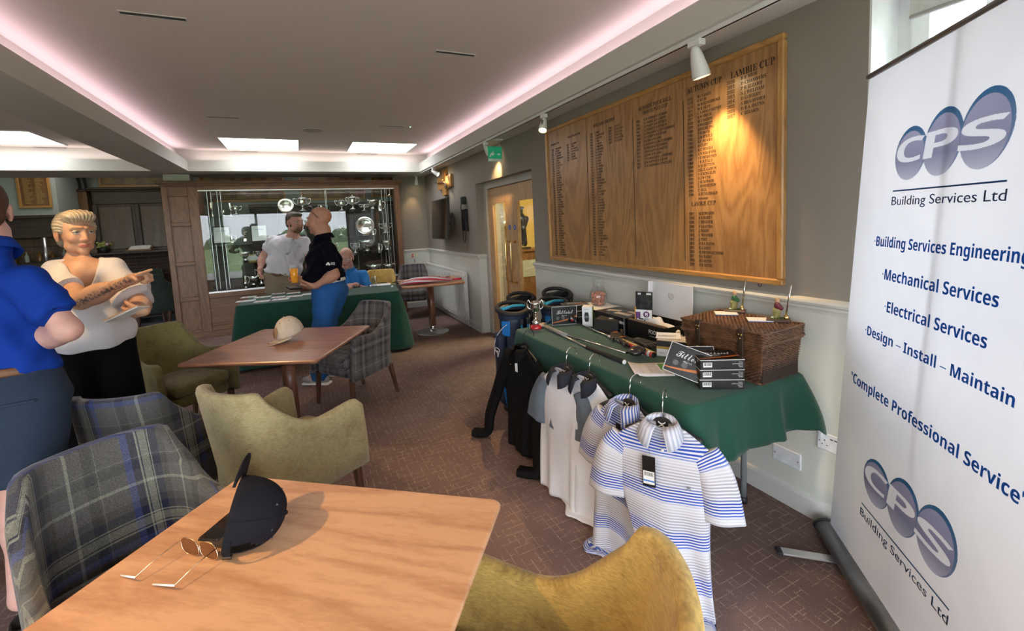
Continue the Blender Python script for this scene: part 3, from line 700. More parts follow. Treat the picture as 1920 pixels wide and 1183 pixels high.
# ================================================================== TROPHY CABINET
oakd = wood('cabinet_oak', (.09, .037, .013), (.20, .088, .034), 'Z', 5., .45, .25)
oakh = wood('cabinet_oak_h', (.09, .037, .013), (.20, .088, .034), 'X', 5., .45, .25)
FY, BYK = 8.0, 8.42
t = thing('trophy_cabinet', 'wide oak-framed glass display cabinet full of silver trophies', 'cabinet', (0, FY, 0))
def cb(name, lo, hi, m=oakd, par=t, bev=.004, label=None): return obj(name, MB().bounds((lo[0], lo[1]-FY, lo[2]), (hi[0], hi[1]-FY, hi[2]), bev=bev), m, par, label=label)
cb('plinth', (-1.80, FY-.012, 0), (1.63, BYK, .10), oakh)
for (x0, x1) in ((-1.79, -1.715), (-1.475, -1.352), (1.545, 1.632)): cb('stile', (x0, FY-.006, .10), (x1, FY+.05, 2.30))
for (z0, z1) in ((.10, .135), (.592, .645), (1.13, 1.178), (1.715, 1.765), (2.155, 2.30)): cb('rail', (-1.715, FY-.004, z0), (-1.475, FY+.05, z1), oakh)
for (z0, z1) in ((.135, .592), (.645, 1.13), (1.178, 1.715), (1.765, 2.155)):
    cb('side_panel', (-1.715, FY+.014, z0), (-1.475, FY+.03, z1))
    m_ = MB()
    for lo, hi in (((-1.715, .008, z0), (-1.703, .014, z1)), ((-1.487, .008, z0), (-1.475, .014, z1)), ((-1.703, .008, z0), (-1.487, .014, z0+.012)), ((-1.703, .008, z1-.012), (-1.487, .014, z1))): m_.bounds(lo, hi, bev=.003)
    obj('panel_moulding', m_, oakd, t)
cb('top_rail', (-1.352, FY-.004, 2.245), (1.545, FY+.05, 2.30), oakh)
cb('sill_rail', (-1.352, FY-.004, .60), (1.545, FY+.06, .672), oakh)
cb('bottom_rail', (-1.352, FY-.004, .10), (1.545, FY+.05, .17), oakh)
xs = [-1.352, -.38, .6, 1.545]
for k in range(3):
    cb('base_panel', (xs[k]+(.04 if k else -.01), FY+.012, .17), (xs[k+1]-(.04 if k < 2 else -.01), FY+.03, .60), oakh)
    if k: cb('stile', (xs[k]-.04, FY-.004, .17), (xs[k]+.04, FY+.05, .60))
cb('base_back', (-1.79, BYK-.02, .10), (1.632, BYK, .67), oakd)
cb('base_deck', (-1.352, FY+.05, .665), (1.545, BYK, .69), mat('dark_felt', (.03, .028, .03), .9))
cb('side_wall', (-1.79, FY+.05, .10), (-1.352, BYK, 2.30)); cb('end_wall', (1.59, FY+.05, .10), (1.632, BYK, 2.30))
cb('roof', (-1.79, FY+.05, 2.25), (1.632, BYK, 2.30), oakh)
for k, (o_, z0, z1) in enumerate(((.012, 2.30, 2.322), (.03, 2.322, 2.34), (.055, 2.34, 2.358), (.062, 2.358, 2.372))):
    cb('cornice', (-1.79-o_, FY-.006-o_, z0), (1.632+o_, BYK, z1), oakh, bev=.003)
alum = mat('brushed_aluminium', (.72, .72, .73), .35, 1., var=.03); lite = mat('cabinet_light_strip', (1, 1, 1), emit=((.95, .97, 1.), 3.0))
cb('top_track', (-1.352, FY-.002, 2.222), (1.545, FY+.02, 2.245), alum); cb('bottom_track', (-1.352, FY-.002, .672), (1.545, FY+.02, .70), alum)
cb('light_strip', (-1.30, FY+.03, 2.235), (1.50, FY+.05, 2.247), lite, bev=0)
cab_glass = glass('cabinet_glass', (.95, .98, .965), 1.5, 1.7)
clear_glass = glass('shelf_glass', (.90, .96, .93), 1.45, 1.3)
gx = [-1.352, .10, 1.545]
gx = [-1.352, -.385, .60, 1.545]
for k in range(3): cb('glass_door', (gx[k]+.001, FY+.006+.004*(k % 2), .70), (gx[k+1]-.001, FY+.012+.004*(k % 2), 2.222), cab_glass, bev=0)
cb('rear_glass', (-1.352, BYK-.008, .69), (1.59, BYK-.002, 2.25), glass('rear_glass', (.93, .96, .95), 1.45, .4), bev=0)
SH = [1.10, 1.42, 1.845]
for z_ in SH:
    cb('glass_shelf', (-1.35, FY+.04, z_-.010), (.0, BYK-.03, z_-.002), clear_glass, bev=0)
    cb('glass_shelf', (.004, FY+.04, z_-.010), (1.54, BYK-.03, z_-.002), clear_glass, bev=0)
for x_ in (-1.25, -1.12, .42, 1.38, 1.47):
    cb('shelf_upright', (x_, FY+.05, .69), (x_+.006, FY+.058, 2.245), alum, bev=0)
    cb('shelf_upright', (x_, BYK-.04, .69), (x_+.006, BYK-.032, 2.245), alum, bev=0)
# silverware
silver = mat('polished_silver', (.86, .85, .83), .12, 1., var=.05, bump=.25, bscale=60, dist=.004)
silver2 = mat('old_silver', (.74, .70, .62), .2, 1., var=.12, bump=.4, bscale=90, dist=.004)
ebony = mat('ebony_plinth', (.018, .015, .014), .3)
def S_curve(pts, n=5):
    P = [np.array(p, float) for p in pts]; out = []
    for i in range(len(P)-1):
        p0 = P[max(i-1, 0)]; p1 = P[i]; p2 = P[i+1]; p3 = P[min(i+2, len(P)-1)]
        for k in range(n):
            t_ = k/n; out.append(.5*((2*p1)+(-p0+p2)*t_+(2*p0-5*p1+4*p2-p3)*t_*t_+(-p0+3*p1-3*p2+p3)*t_**3))
    return out+[P[-1]]
def trophy(kind, h, w_, lab, loc, rz=0, m=None, base=ebony, group=None):
    m = m or silver
    t = thing({'cup': 'trophy_cup', 'tall': 'trophy_cup', 'bowl': 'rose_bowl', 'plate': 'silver_salver', 'tankard': 'silver_tankard', 'goblet': 'silver_goblet', 'tureen': 'lidded_trophy', 'figure': 'figurine_trophy', 'jug': 'claret_jug'}[kind], lab, {'plate': 'salver', 'bowl': 'bowl', 'tankard': 'tankard', 'goblet': 'goblet', 'jug': 'jug'}.get(kind, 'trophy'), loc, rz, group)
    r = w_/2
    if kind in ('cup', 'tall', 'goblet', 'tureen'):
        pb = h*.16 if kind != 'goblet' else h*.06
        obj('plinth', MB().lathe([(r*.62, 0), (r*.62, pb*.8), (r*.55, pb), (0, pb)], n=24), base if kind != 'goblet' else m, t)
        z0 = pb; H = h-pb; hh = H*(.80 if kind == 'tureen' else 1)
        prof = [(r*.5, 0), (r*.48, .04), (r*.2, .10), (r*.10, .18), (r*.16, .23), (r*.09, .28), (r*.30, .36), (r*.60, .46), (r*.70, .62), (r*.66, .80), (r*.74, .97), (r*.76, 1.0), (r*.70, .99), (r*.55, .6), (0, .5)]
        b = MB().lathe([(a, z0+c*hh) for a, c in prof], n=28); obj('bowl', b, m, t)
        if kind == 'tureen' or kind == 'tall' and h > .3:
            lz = z0+hh
            obj('lid', MB().lathe([(r*.78, lz), (r*.7, lz+H*.05), (r*.3, lz+H*.10), (r*.08, lz+H*.13), (r*.12, lz+H*.17), (0, lz+H*.2)], n=24), m, t)
        if kind != 'goblet':
            for sg in (-1, 1):
                P = S_curve([(sg*r*.62, 0, z0+hh*.50), (sg*r*.95, 0, z0+hh*.62), (sg*r*1.1, 0, z0+hh*.85), (sg*r*1.0, 0, z0+hh*1.02), (sg*r*.72, 0, z0+hh*.93)])
                obj('handle', MB().tube(P, max(.0035, r*.05), 7), m, t)
    elif kind == 'bowl':
        pb = h*.22; obj('plinth', MB().lathe([(r*.6, 0), (r*.6, pb*.85), (r*.55, pb), (0, pb)], n=28), base, t); H = h-pb
        obj('bowl', MB().lathe([(a*r, pb+c*H) for a, c in ((.45, 0), (.42, .05), (.25, .15), (.22, .22), (.55, .32), (.85, .55), (.95, .8), (1, 1), (.95, .98), (.8, .55), (0, .3))], n=32), m, t)
        rm = MB()
        for k in range(12): a = 2*PI*k/12; rm.sphere((r*.97*math.cos(a), r*.97*math.sin(a), pb+H), r*.05, 6, 4)
        obj('rim', rm, m, t)
    elif kind == 'plate':
        R = Matrix.Rotation(PI/2-.2, 3, 'X')
        obj('dish', MB().lathe([(0, .004), (r*.6, .004), (r*.66, .012), (r*.97, .018), (r, .014), (r*.98, .012), (r*.66, .004), (r*.6, -.004), (0, -.004)], (0, 0, h-r), 36, R), m, t)
        obj('stand', MB().bounds((-.05, -.04, 0), (.05, .05, h-2*r*.98+.02)).bounds((-.01, .02, 0), (.01, .045, h*.6)), wood('stand_wood', (.10, .05, .02), (.2, .1, .05), 'X'), t)
    elif kind == 'tankard':
        obj('body', MB().lathe([(r*.85, 0), (r*.8, .01), (r*.7, h*.1), (r*.75, h*.5), (r*.62, h*.97), (r*.66, h), (r*.58, h*.98), (r*.55, h*.1), (0, h*.08)], n=28), m, t)
        obj('handle', MB().tube(S_curve([(r*.68, 0, h*.82), (r*1.3, 0, h*.88), (r*1.5, 0, h*.6), (r*1.15, 0, h*.25), (r*.72, 0, h*.2)]), .006, 8), m, t)
    elif kind == 'jug':
        obj('body', MB().lathe([(r*.6, 0), (r*.55, h*.03), (r*.25, h*.08), (r*.8, h*.25), (r*.9, h*.4), (r*.45, h*.65), (r*.3, h*.8), (r*.42, h*.97), (0, h)], n=28), m, t)
        obj('handle', MB().tube(S_curve([(r*.4, 0, h*.9), (r*1.2, 0, h*.85), (r*1.2, 0, h*.55), (r*.8, 0, h*.35)]), .005, 8), m, t)
    elif kind == 'figure':
        obj('plinth', MB().bounds((-r*.5, -r*.5, 0), (r*.5, r*.5, h*.42), bev=.004), base, t); obj('plaque', MB().bounds((-r*.35, -r*.53, h*.1), (r*.35, -r*.49, h*.33)), m, t)
        z = h*.42; s = h*.58
        obj('golfer', sdf_mesh('golfer', [cap((-.12*s, 0, z+.02*s), (-.03*s, 0, z+.42*s), .05*s, .07*s), cap((.14*s, 0, z+.02*s), (.04*s, 0, z+.42*s), .05*s, .07*s), cap((0, 0, z+.42*s), (.02*s, 0, z+.7*s), .09*s, .10*s), ell((.03*s, 0, z+.86*s), (.075*s, .075*s, .09*s)),
            cap((.1*s, 0, z+.7*s), (.28*s, -.05*s, z+.85*s), .04*s, .03*s), cap((-.06*s, 0, z+.7*s), (.2*s, -.1*s, z+.8*s), .04*s, .03*s)], s*.03), m, t)
        obj('club', MB().cyl((.26*s, -.05*s, z+.86*s), (-.25*s, .02*s, z+1.0*s), .012*s, n=6), m, t)
    return t
def tz(x, y, zz, yy=8.2): p = at(x, y, 'Y', yy); return (p[0], yy, zz+.001)
TR = [('goblet', 402, 1.845, .22, .085, 'slim silver goblet at the far left of the top cabinet shelf'), ('goblet', 437, 1.845, .21, .08, 'tall silver goblet beside the two-handled cup, upper left of the cabinet'),
 ('cup', 447, 1.845, .15, .15, 'two-handled silver cup on the upper left cabinet shelf'), ('goblet', 424, 1.845, .10, .05, 'tiny silver egg-cup trophy between goblets on the upper left shelf'),
 ('figure', 459, 1.42, .19, .11, 'silver golfer figurine on a block, second shelf left'),
 ('tankard', 434, 1.42, .14, .08, 'silver tankard with open handle beside the golfer figurine'),
 ('bowl', 455, 1.10, .17, .15, 'silver bowl on a pedestal, third shelf left, by the framed card'), ('cup', 481, 1.10, .17, .13, 'silver cup behind the wrist of the man in white'),
 ('jug', 451, .69, .20, .09, 'silver jug at the left of the bottom-shelf cluster'), ('bowl', 466, .69, .17, .13, 'wide silver bowl in the middle of the bottom-left cluster'), ('tall', 481, .69, .28, .14, 'tall lidded silver cup at the right of the bottom-left cluster'),
 ('tureen', 572, 1.845, .30, .24, 'lidded silver tureen trophy on the top shelf above the two men'), ('plate', 541, 1.845, .26, .24, 'embossed silver salver behind the head of the man in white'),
 ('tall', 645, 1.845, .21, .19, 'slender cup with tall looping handles, top shelf right of centre'), ('tureen', 666, 1.845, .30, .20, 'large globe-lidded silver trophy on the top right shelf'),
 ('cup', 687, 1.845, .13, .15, 'low dark-plinthed cup between larger trophies on the top right shelf'), ('bowl', 703, 1.845, .21, .18, 'big chased silver rose bowl on the top right shelf'), ('tankard', 717, 1.845, .19, .11, 'plain silver tankard at the right end of the top shelf'),
 ('plate', 686, 1.42, .34, .32, 'large cut silver salver displayed upright on the second shelf'), ('cup', 724, 1.42, .20, .21, 'silver cup with curling handles at the right of the second shelf'), ('tankard', 700, 1.42, .12, .07, 'small silver tankard beside the large salver'),
 ('cup', 664, 1.10, .20, .14, 'silver cup directly above the seated man in blue'), ('bowl', 687, 1.10, .24, .26, 'broad silver punch bowl on a black plinth, third shelf right'), ('tankard', 709, 1.10, .17, .07, 'narrow silver beaker between the punch bowl and the squat trophy'), ('bowl', 725, 1.10, .21, .17, 'squat silver bowl trophy at the right of the third shelf'),
 ('bowl', 697, .69, .20, .25, 'very wide silver bowl on the bottom right shelf'), ('bowl', 726, .69, .19, .22, 'dark chased silver bowl in the bottom right corner of the cabinet'), ('cup', 660, .69, .16, .14, 'low silver cup on the bottom shelf behind the seated man'),
 ('tall', 612, 1.42, .26, .14, 'silver cup seen behind the bald man on the second shelf'), ('cup', 622, 1.10, .22, .16, 'silver cup behind the shoulder of the man in navy'), ('cup', 640, 1.42, .20, .15, 'silver cup in the reflection, second shelf right of centre'), ('tall', 607, 1.845, .14, .09, 'small lidded cup on the top shelf right of the tureen')]
for i, (k_, px_, zz, h_, w_, lab) in enumerate(TR):
    yy = (8.17 + (.07 if i % 3 == 1 else 0)) if zz > .8 else 8.22; p = tz(px_, 440, zz, yy)
    sc_ = at(px_, 430, 'Y', yy); trophy(k_, h_, w_, lab, (p[0], yy, zz+.001), rz=.0, m=(silver if i % 4 else silver2))
paper = mat('paper_white', (.82, .82, .80), .8, var=.02); blk = mat('black_plastic', (.02, .02, .022), .45)
for lab, px_, z_, w_, h_, ti in (('framed certificate leaning on the second cabinet shelf at left', 415, 1.42, .24, .28, -.12), ('framed certificate behind the white-shirted man on the second shelf', 486, 1.42, .24, .28, .05)):
    p = tz(px_, 440, z_, 8.28); t = thing('certificate', lab, 'certificate', (p[0], 8.28, z_), rot=(-.2, 0, 0))
    obj('frame', MB().bounds((-w_/2, 0, 0), (w_/2, .012, h_), bev=.003), blk, t); obj('sheet', MB().bounds((-w_/2+.015, -.002, .015), (w_/2-.015, 0, h_-.015)), paper, t)
    text('heading', 'Certificate', .03, mat('blue_ink', (.1, .15, .5)), frame((0, -.0025, h_*.7), (1, 0, 0), (0, 0, 1)), t, 'CENTER')
p = tz(472, 470, 1.10, 8.30); t = thing('framed_card', 'small card in a yellow frame on the third cabinet shelf', 'card', (p[0], 8.30, 1.10), rot=(-.15, 0, 0))
obj('frame', MB().bounds((-.12, 0, 0), (.12, .01, .12), bev=.002), mat('gold_frame', (.62, .42, .08), .5), t); obj('sheet', MB().bounds((-.085, -.002, .02), (.105, 0, .10)), paper, t)

# ================================================================== FAR LOUNGE
dkw = wood('dark_panelling', (.022, .012, .008), (.055, .032, .022), 'Z', 4., .5, .15); dkh = wood('dark_panelling_h', (.022, .012, .008), (.055, .032, .022), 'X', 4., .5, .15)
bt2 = mat('gold_lettering', (.42, .28, .09), .5)
LY = 11.3
# brick hearth wall
t = thing('brick_wall', 'low dark brick chimney wall with a wooden shelf in the far lounge', 'wall', (0, 10.9, 0))
obj('mortar', MB().bounds((-4.3, .012, 0), (-1.0, .40, 1.29)), mat('mortar', (.13, .125, .115), .95), t)
brick_m = mat('brick', (.050, .026, .020), .9, var=.35, scale=7, bump=.3)
bm_ = MB().box((0, 0, 0), (.205, .03, .055), bev=.004).mesh('brick'); bm_.materials.append(brick_m)
bm_h = MB().box((0, 0, 0), (.098, .03, .055), bev=.004).mesh('brick_half'); bm_h.materials.append(brick_m)
for r_ in range(10):
    z_ = 1.255-r_*.0665
    x_ = -3.62 + (.108 if r_ % 2 else 0); k = 0
    while x_ < -2.1:
        o = bpy.data.objects.new('brick', bm_); C.objects.link(o); o.parent = t; o.location = (x_, .006+rng.uniform(-.003, .003), z_); x_ += .217
fl = MB()
for r_ in range(10, 19):
    for k in range(8): fl.box((-3.62+k*.217+(.108 if r_ % 2 else 0), .006, 1.255-r_*.0665), (.205, .03, .055))
obj('lower_brickwork', fl, brick_m, t, kind='stuff')
obj('mantel_shelf', MB().bounds((-3.9, -.10, 1.29), (-1.0, .40, 1.33), bev=.006), dkh, t)
# dark overmantel with winners panels
t = thing('overmantel', 'tall dark wooden overmantel with carved winners panels in the far lounge', 'panelling', (0, 10.98, 1.33))
obj('carcass', MB().bounds((-3.52, .02, .002), (-1.7, .29, 1.20)), dkw, t)
obj('cornice', MB().bounds((-3.57, -.05, 1.20), (-1.7, .30, 1.235), bev=.01).bounds((-3.57, -.02, 1.17), (-1.7, .29, 1.20), bev=.01), dkh, t)
obj('frieze', MB().bounds((-3.50, .0, .92), (-1.7, .03, 1.15), bev=.01), dkh, t)
for k, x_ in enumerate((-3.50, -2.87, -2.26)):
    obj('winners_panel', MB().bounds((x_+.05, .0, .05), (x_+.55, .03, .88), bev=.012), wood('winners_wood', (.05, .03, .02), (.11, .07, .05), 'Z', 4.), t)
    obj('pilaster', MB().bounds((x_-.03, -.01, 0), (x_+.04, .03, .92), bev=.008), dkw, t)
    rows = MB()
    for q in range(26):
        for c_ in (0, 1): rows.bounds((x_+.09+c_*.22, -.002, .10+q*.029), (x_+.09+c_*.22+rng.uniform(.10, .18), .0, .112+q*.029))
    obj('gilt_names', rows, mat('dull_gilt', (.14, .09, .05), .6), t, kind='stuff')
# left chimney breast with boards
S('wall_chimney', MB().bounds((-6.5, 10.2, 1.98), (-3.72, 11.3, 3.1)), mat('pale_blue_paint', (.40, .45, .43), .85))
S('wall_chimney_front', MB().bounds((-6.5, 10.12, 2.05), (-4.62, 10.21, 3.1)), mat('warm_grey', (.34, .33, .28), .85))
t = thing('bar_canopy', 'dark wooden bar canopy under the lounge chimney wall', 'canopy', (0, 10.2, 0))
obj('fascia', MB().bounds((-6.5, -.06, 1.66), (-3.62, .0, 2.02), bev=.01), dkh, t); obj('moulding', MB().bounds((-6.5, -.10, 1.98), (-3.60, .02, 2.04), bev=.012), dkh, t)
obj('soffit', MB().bounds((-6.5, 0, 1.66), (-3.62, 1.1, 1.72)), dkh, t)
t = thing('back_bar_counter', 'dim wooden back bar shelves behind the woman in white', 'bar', (0, 11.0, 0))
obj('back_panel', MB().bounds((-6.5, .2, 0), (-3.62, .28, 1.66)), wood('bar_wood', (.10, .05, .02), (.20, .11, .05), 'Z'), t)
obj('shelf', MB().bounds((-6.5, -.1, 1.20), (-3.62, .2, 1.23)), dkh, t); obj('shelf', MB().bounds((-6.5, .0, 1.50), (-3.62, .2, 1.52)), dkh, t)
obj('counter', MB().bounds((-6.5, -1.1, 1.02), (-3.5, -.5, 1.08), bev=.01), dkh, t); obj('counter_front', MB().bounds((-6.5, -1.0, 0), (-3.6, -.95, 1.02)), dkw, t)
gl_b = mat('amber_bottle', (.35, .16, .04), .15, spec=.8); gl_c = mat('pale_bottle', (.5, .55, .45), .12, spec=.8)
for k in range(8):
    x_ = -5.05+k*.17;  h_ = rng.uniform(.16, .22)
    t = thing('spirit_bottle', ('%s spirit bottle on the back bar shelf, %s from the left' % ('amber' if k % 3 else 'pale', ('first', 'second', 'third', 'fourth', 'fifth', 'sixth', 'seventh', 'eighth')[k])), 'bottle', (x_, 11.02, 1.232), group='bottles on the back bar')
    obj('body', MB().lathe([(.03, 0), (.032, .01), (.032, h_*.6), (.012, h_*.75), (.011, h_*.92)], n=12), gl_b if k % 3 else gl_c, t)
    obj('cap', MB().lathe([(.013, h_*.92), (.013, h_), (0, h_)], n=10), mat('gold_cap', (.7, .5, .2), .3, 1.), t)
p = at(79, 427, 'Y', 10.1)
t = thing('brass_post', 'vertical polished metal post of the bar beside the woman', 'post', (p[0], 10.1, 0)); obj('shaft', MB().lathe([(.03, 1.08), (.03, 1.66)], n=16), alum, t); obj('collar', MB().lathe([(.045, 1.08), (.045, 1.10), (.03, 1.12)], n=16), alum, t)
def lboard(lab, x0, x1, z0, z1, y, rows=24, cols=2, m=None):
    t = thing('honours_board', lab, 'board', ((x0+x1)/2, y, z0)); a = (x1-x0)/2; h_ = z1-z0
    obj('panel', MB().bounds((-a+.03, -.012, .03), (a-.03, 0, h_-.03)), m or wood('lounge_board', (.14, .06, .02), (.24, .115, .045), 'Z', 3.), t)
    for lo, hi in (((-a, -.03, 0), (a, 0, .04)), ((-a, -.03, h_-.04), (a, 0, h_)), ((-a, -.029, .04), (-a+.04, 0, h_-.04)), ((a-.04, -.029, .04), (a, 0, h_-.04))): obj('frame_member', MB().bounds(lo, hi, bev=.006), oakf, t)
    r_ = MB(); cw = (2*a-.12)/cols
    for c_ in range(cols):
        for q in range(rows):
            z_ = .08+q*(h_-.16)/rows; r_.bounds((-a+.08+c_*cw, -.0135, z_), (-a+.08+c_*cw+cw*rng.uniform(.4, .75), -.012, z_+.012))
    obj('gilt_names', r_, bt2, t, kind='stuff')
p = at(45, 335, 'Y', 10.1); 
lboard('gilt-lettered board on the chimney wall, upper left of the photo', -4.20, -3.78, 2.16, 2.92, 10.195, 24, 2)
x0, x1 = at(185, 340, 'Y', LY)[0], at(352, 340, 'Y', LY)[0]
lboard('wide lounge board left of the pillar with a lit lower edge', x0, x1, 2.60, 3.03, LY, 12, 4)
x0 = at(372, 345, 'Y', LY)[0]; x1 = at(533, 345, 'Y', LY)[0]
lboard('lounge board seen over the left part of the trophy cabinet', x0, x1, 2.26, 3.03, LY, 22, 5)
x0 = at(561, 345, 'Y', LY)[0]; x1 = at(683, 345, 'Y', LY)[0]
lboard('lounge board seen over the middle of the trophy cabinet', x0, x1, 2.26, 3.03, LY, 22, 4)
x0 = at(695, 345, 'Y', LY)[0]; 
lboard('lounge board seen over the right end of the trophy cabinet', x0, 2.2, 2.30, 3.03, LY, 22, 2)
t = thing('wall_panelling', 'dark wood panelling seen through the back of the trophy cabinet', 'panelling', (0, LY-.04, 0))
obj('frame_rail', MB().bounds((-1.0, 0, 2.12), (2.3, .04, 2.2), bev=.005), dkh, t)
for k in range(6): obj('panel', MB().bounds((-1.0+k*.55+.01, .01, .05), (-.45+k*.55-.01, .035, 2.11), bev=.006), dkw, t)
# small box and dark bust above the overmantel
p = at(152, 370, 'Y', 11.1)
t = thing('corner_cupboard', 'small oak cupboard front high in the lounge corner', 'cupboard', (-3.655, 10.98, 2.12)); obj('carcass', MB().bounds((-.06, 0, -.05), (.07, .2, .38)), wood('cup_oak', (.10, .05, .02), (.16, .085, .035), 'Z'), t); obj('top', MB().bounds((-.07, -.03, .38), (.08, .22, .41), bev=.005), dkh, t)
t = thing('dark_statuette', 'dark statuette standing on the high lounge cupboard', 'statuette', (-3.655, 11.08, 2.532)); obj('figure', sdf_mesh('statuette', [cap((0, 0, .0), (0, 0, .12), .07, .05), cap((0, 0, .12), (-.04, 0, .38), .05, .10), ell((-.06, 0, .5), (.06, .06, .08))], .015), blk, t)
obj('base', MB().lathe([(.09, 0), (.09, .02), (0, .02)], n=16), blk, t)
# open book on stand, flowers
p = at(262, 456, 'Y', 10.86)
t = thing('book_of_remembrance', 'open book on a sloping wooden stand on the brick shelf', 'book', (p[0], 10.85, 1.332))
obj('stand', MB().box((0, 0, .04), (.38, .18, .02), (.35, 0, 0), bev=.003).bounds((-.2, .02, 0), (.2, .1, .04)).bounds((-.2, -.12, 0), (.2, -.10, .03), bev=.003), mat('stand_oak', (.20, .10, .04), .5), t)
for sg in (-1, 1):
    obj('page', MB().box((sg*.08, 0, .062), (.158, .19, .014), (.35, sg*.05, 0)), paper, t)
p = at(193, 460, 'Y', 10.86)
t = thing('flower_pot', 'dark pot of yellow-green flowers on the brick shelf', 'plant', (p[0], 10.86, 1.33))
obj('pot', MB().lathe([(.05, 0), (.07, .02), (.08, .09), (.075, .10), (0, .09)], n=18), blk, t)
b = MB()
for k in range(40): b.sphere((rng.normal(0, .045), rng.normal(0, .04), .15+rng.normal(0, .025)), .018, 6, 5)
obj('blossoms', b, mat('blossom', (.42, .45, .12), .8, var=.3, scale=20), t, kind='stuff'); obj('leaves', MB().sphere((0, 0, .11), .07, 12, 8, (1, 1, .5)), mat('leaf', (.05, .12, .03), .8), t)
obj('pink_bloom', MB().sphere((.07, -.03, .16), .03, 8, 6), mat('pink_bloom', (.6, .4, .45), .8), t)

# ================================================================== right far wall fittings
t = thing('television', 'wall-mounted black flat television tilted on its bracket', 'television', (1.975, 6.73, 1.635), rot=(0, .0, .0))
t.rotation_euler = (0, math.radians(3), math.radians(-3.5))
obj('screen', MB().bounds((-.018, -.53, -.295), (-.014, .53, .295)), mat('tv_screen', (.006, .006, .007), .08, spec=.8), t)
obj('bezel', MB().bounds((-.016, -.545, -.31), (.02, .545, .31), bev=.006), blk, t)
obj('rear_housing', MB().bounds((.02, -.40, -.22), (.055, .40, .18), bev=.012), blk, t)
obj('bracket', MB().bounds((.055, -.05, -.12), (.075, .05, .12)).bounds((.075, -.03, -.04), (.17, .03, .04)).bounds((.17, -.07, -.10), (.196, .07, .10)), mat('dark_metal', ()), t)
t = thing('media_box', 'small black box and cables on the wall right of the television', 'electronics', (WX, 6.13, 1.66))
obj('box', MB().bounds((-.05, -.08, -.22), (0, .08, .10), bev=.005), blk, t); obj('plug', MB().bounds((-.06, -.045, .17), (0, .045, .28), bev=.006), blk, t)
obj('cable', MB().tube(S_curve([(-.05, 0, .2), (-.09, -.04, .1), (-.06, -.13, -.1), (-.08, -.16, -.3), (-.07, -.08, -.38), (-.06, 0, -.34), (-.05, .03, -.22)]), .006, 6), blk, t)
p = at(837, 343, 'X', WX)
cw_ = wood('plaque_wood', (.30, .13, .035), (.55, .28, .09), 'Y', 8., .4, .3)
t = thing('cross_plaque', 'cross-shaped wooden plaque with an old golf club on the grey wall', 'plaque', (WX, p[1], p[2]+.005))
pr = [(-.36, -.09), (-.12, -.10), (-.12, -.20), (.10, -.20), (.10, -.10), (.36, -.09), (.36, .10), (.12, .09), (.10, .21), (-.10, .21), (-.11, .10), (-.35, .11)]
obj('board', MB().prism(pr, .045, Matrix(((0, 0, -1), (-1, 0, 0), (0, 1, 0)))), cw_, t)
obj('club_shaft', MB().cyl((-.075, .42, .04), (-.075, -.20, -.02), .011, .008, n=8), mat('old_shaft', (.12, .06, .03), .4), t)
obj('club_head', MB().tube([(-.075, -.19, -.0), (-.085, -.24, -.05), (-.085, -.25, -.12)], [.014, .028, .034], 10, flat=.6), mat('club_iron', (.35, .33, .30), .35, 1.), t)
for y_ in (.2, -.1): obj('hook', MB().tube([(-.045, y_, .0), (-.09, y_, .01), (-.09, y_, .04)], .005, 6), brass, t)
# exit sign
t = thing('exit_sign', 'green hanging glass fire exit sign under the lowered ceiling', 'sign', (2.04, 4.62, 2.48))
obj('bracket', MB().bounds((-.10, -.02, -.014), (.10, .02, 0), bev=.003), white, t); obj('cable_wire', MB().cyl((-.06, 0, -.014), (-.06, 0, -.09), .0015, n=6).cyl((.06, 0, -.014), (.06, 0, -.09), .0015, n=6), alum, t, kind='stuff')
obj('plate', MB().bounds((-.085, -.004, -.25), (.085, .004, -.085), bev=.002), mat('exit_green', (.02, .33, .17), .25, emit=((.03, .45, .22), .08)), t)
wp = mat('sign_white', (.85, .9, .87), .4)
obj('running_figure', MB().prism([(-.04, .0), (-.028, .0), (-.015, .022), (0, .012), (.012, .03), (.028, .03), (.028, .038), (.01, .04), (-.005, .048), (-.016, .044), (-.03, .03), (-.035, .015)], .001, Matrix(((1, 0, 0), (0, 0, -1), (0, 1, 0))), (-.03, -.0045, -.20)).lathe([(0, 0), (.009, 0), (.009, .001), (0, .001)], (-.024, -.0045, -.145), 12, (PI/2, 0, 0)), wp, t)
obj('arrow', MB().prism([(-.02, .006), (.0, .006), (.0, .016), (.02, 0), (.0, -.016), (.0, -.006), (-.02, -.006)], .001, Matrix(((1, 0, 0), (0, 0, -1), (0, 1, 0))), (.045, -.0045, -.17)), wp, t)
obj('lower_band', MB().bounds((-.084, -.0055, -.248), (.084, -.0045, -.22)), mat('sign_pale', (.75, .82, .8), .3), t)
# fire switch on back wall
t = thing('fire_switch_plate', 'cream wall plate with a red switch and keyring below, corner by the cabinet', 'switch', (1.888, 8.324, .995))
obj('plate', MB().bounds((-.075, -.012, -.045), (.075, 0, .045), bev=.004), mat('plate_cream', (.72, .72, .55), .4), t)
obj('red_rocker', MB().bounds((-.045, -.018, -.03), (-.01, -.012, .03), bev=.003), mat('red_plastic', (.6, .04, .02), .4), t); obj('white_rocker', MB().bounds((-.034, -.0195, -.012), (-.021, -.0178, .012)), paper, t)
for k in range(3): obj('indicator', MB().bounds((.02, -.0135, -.03+k*.02), (.028, -.0118, -.018+k*.02)), mat('dark_green', (.05, .2, .08)), t)
obj('key', MB().bounds((.0, -.012, -.13), (.012, -.004, -.075), bev=.003).cyl((.006, -.008, -.045), (.006, -.008, -.08), .0015, n=6), mat('dark_metal', ()), t)
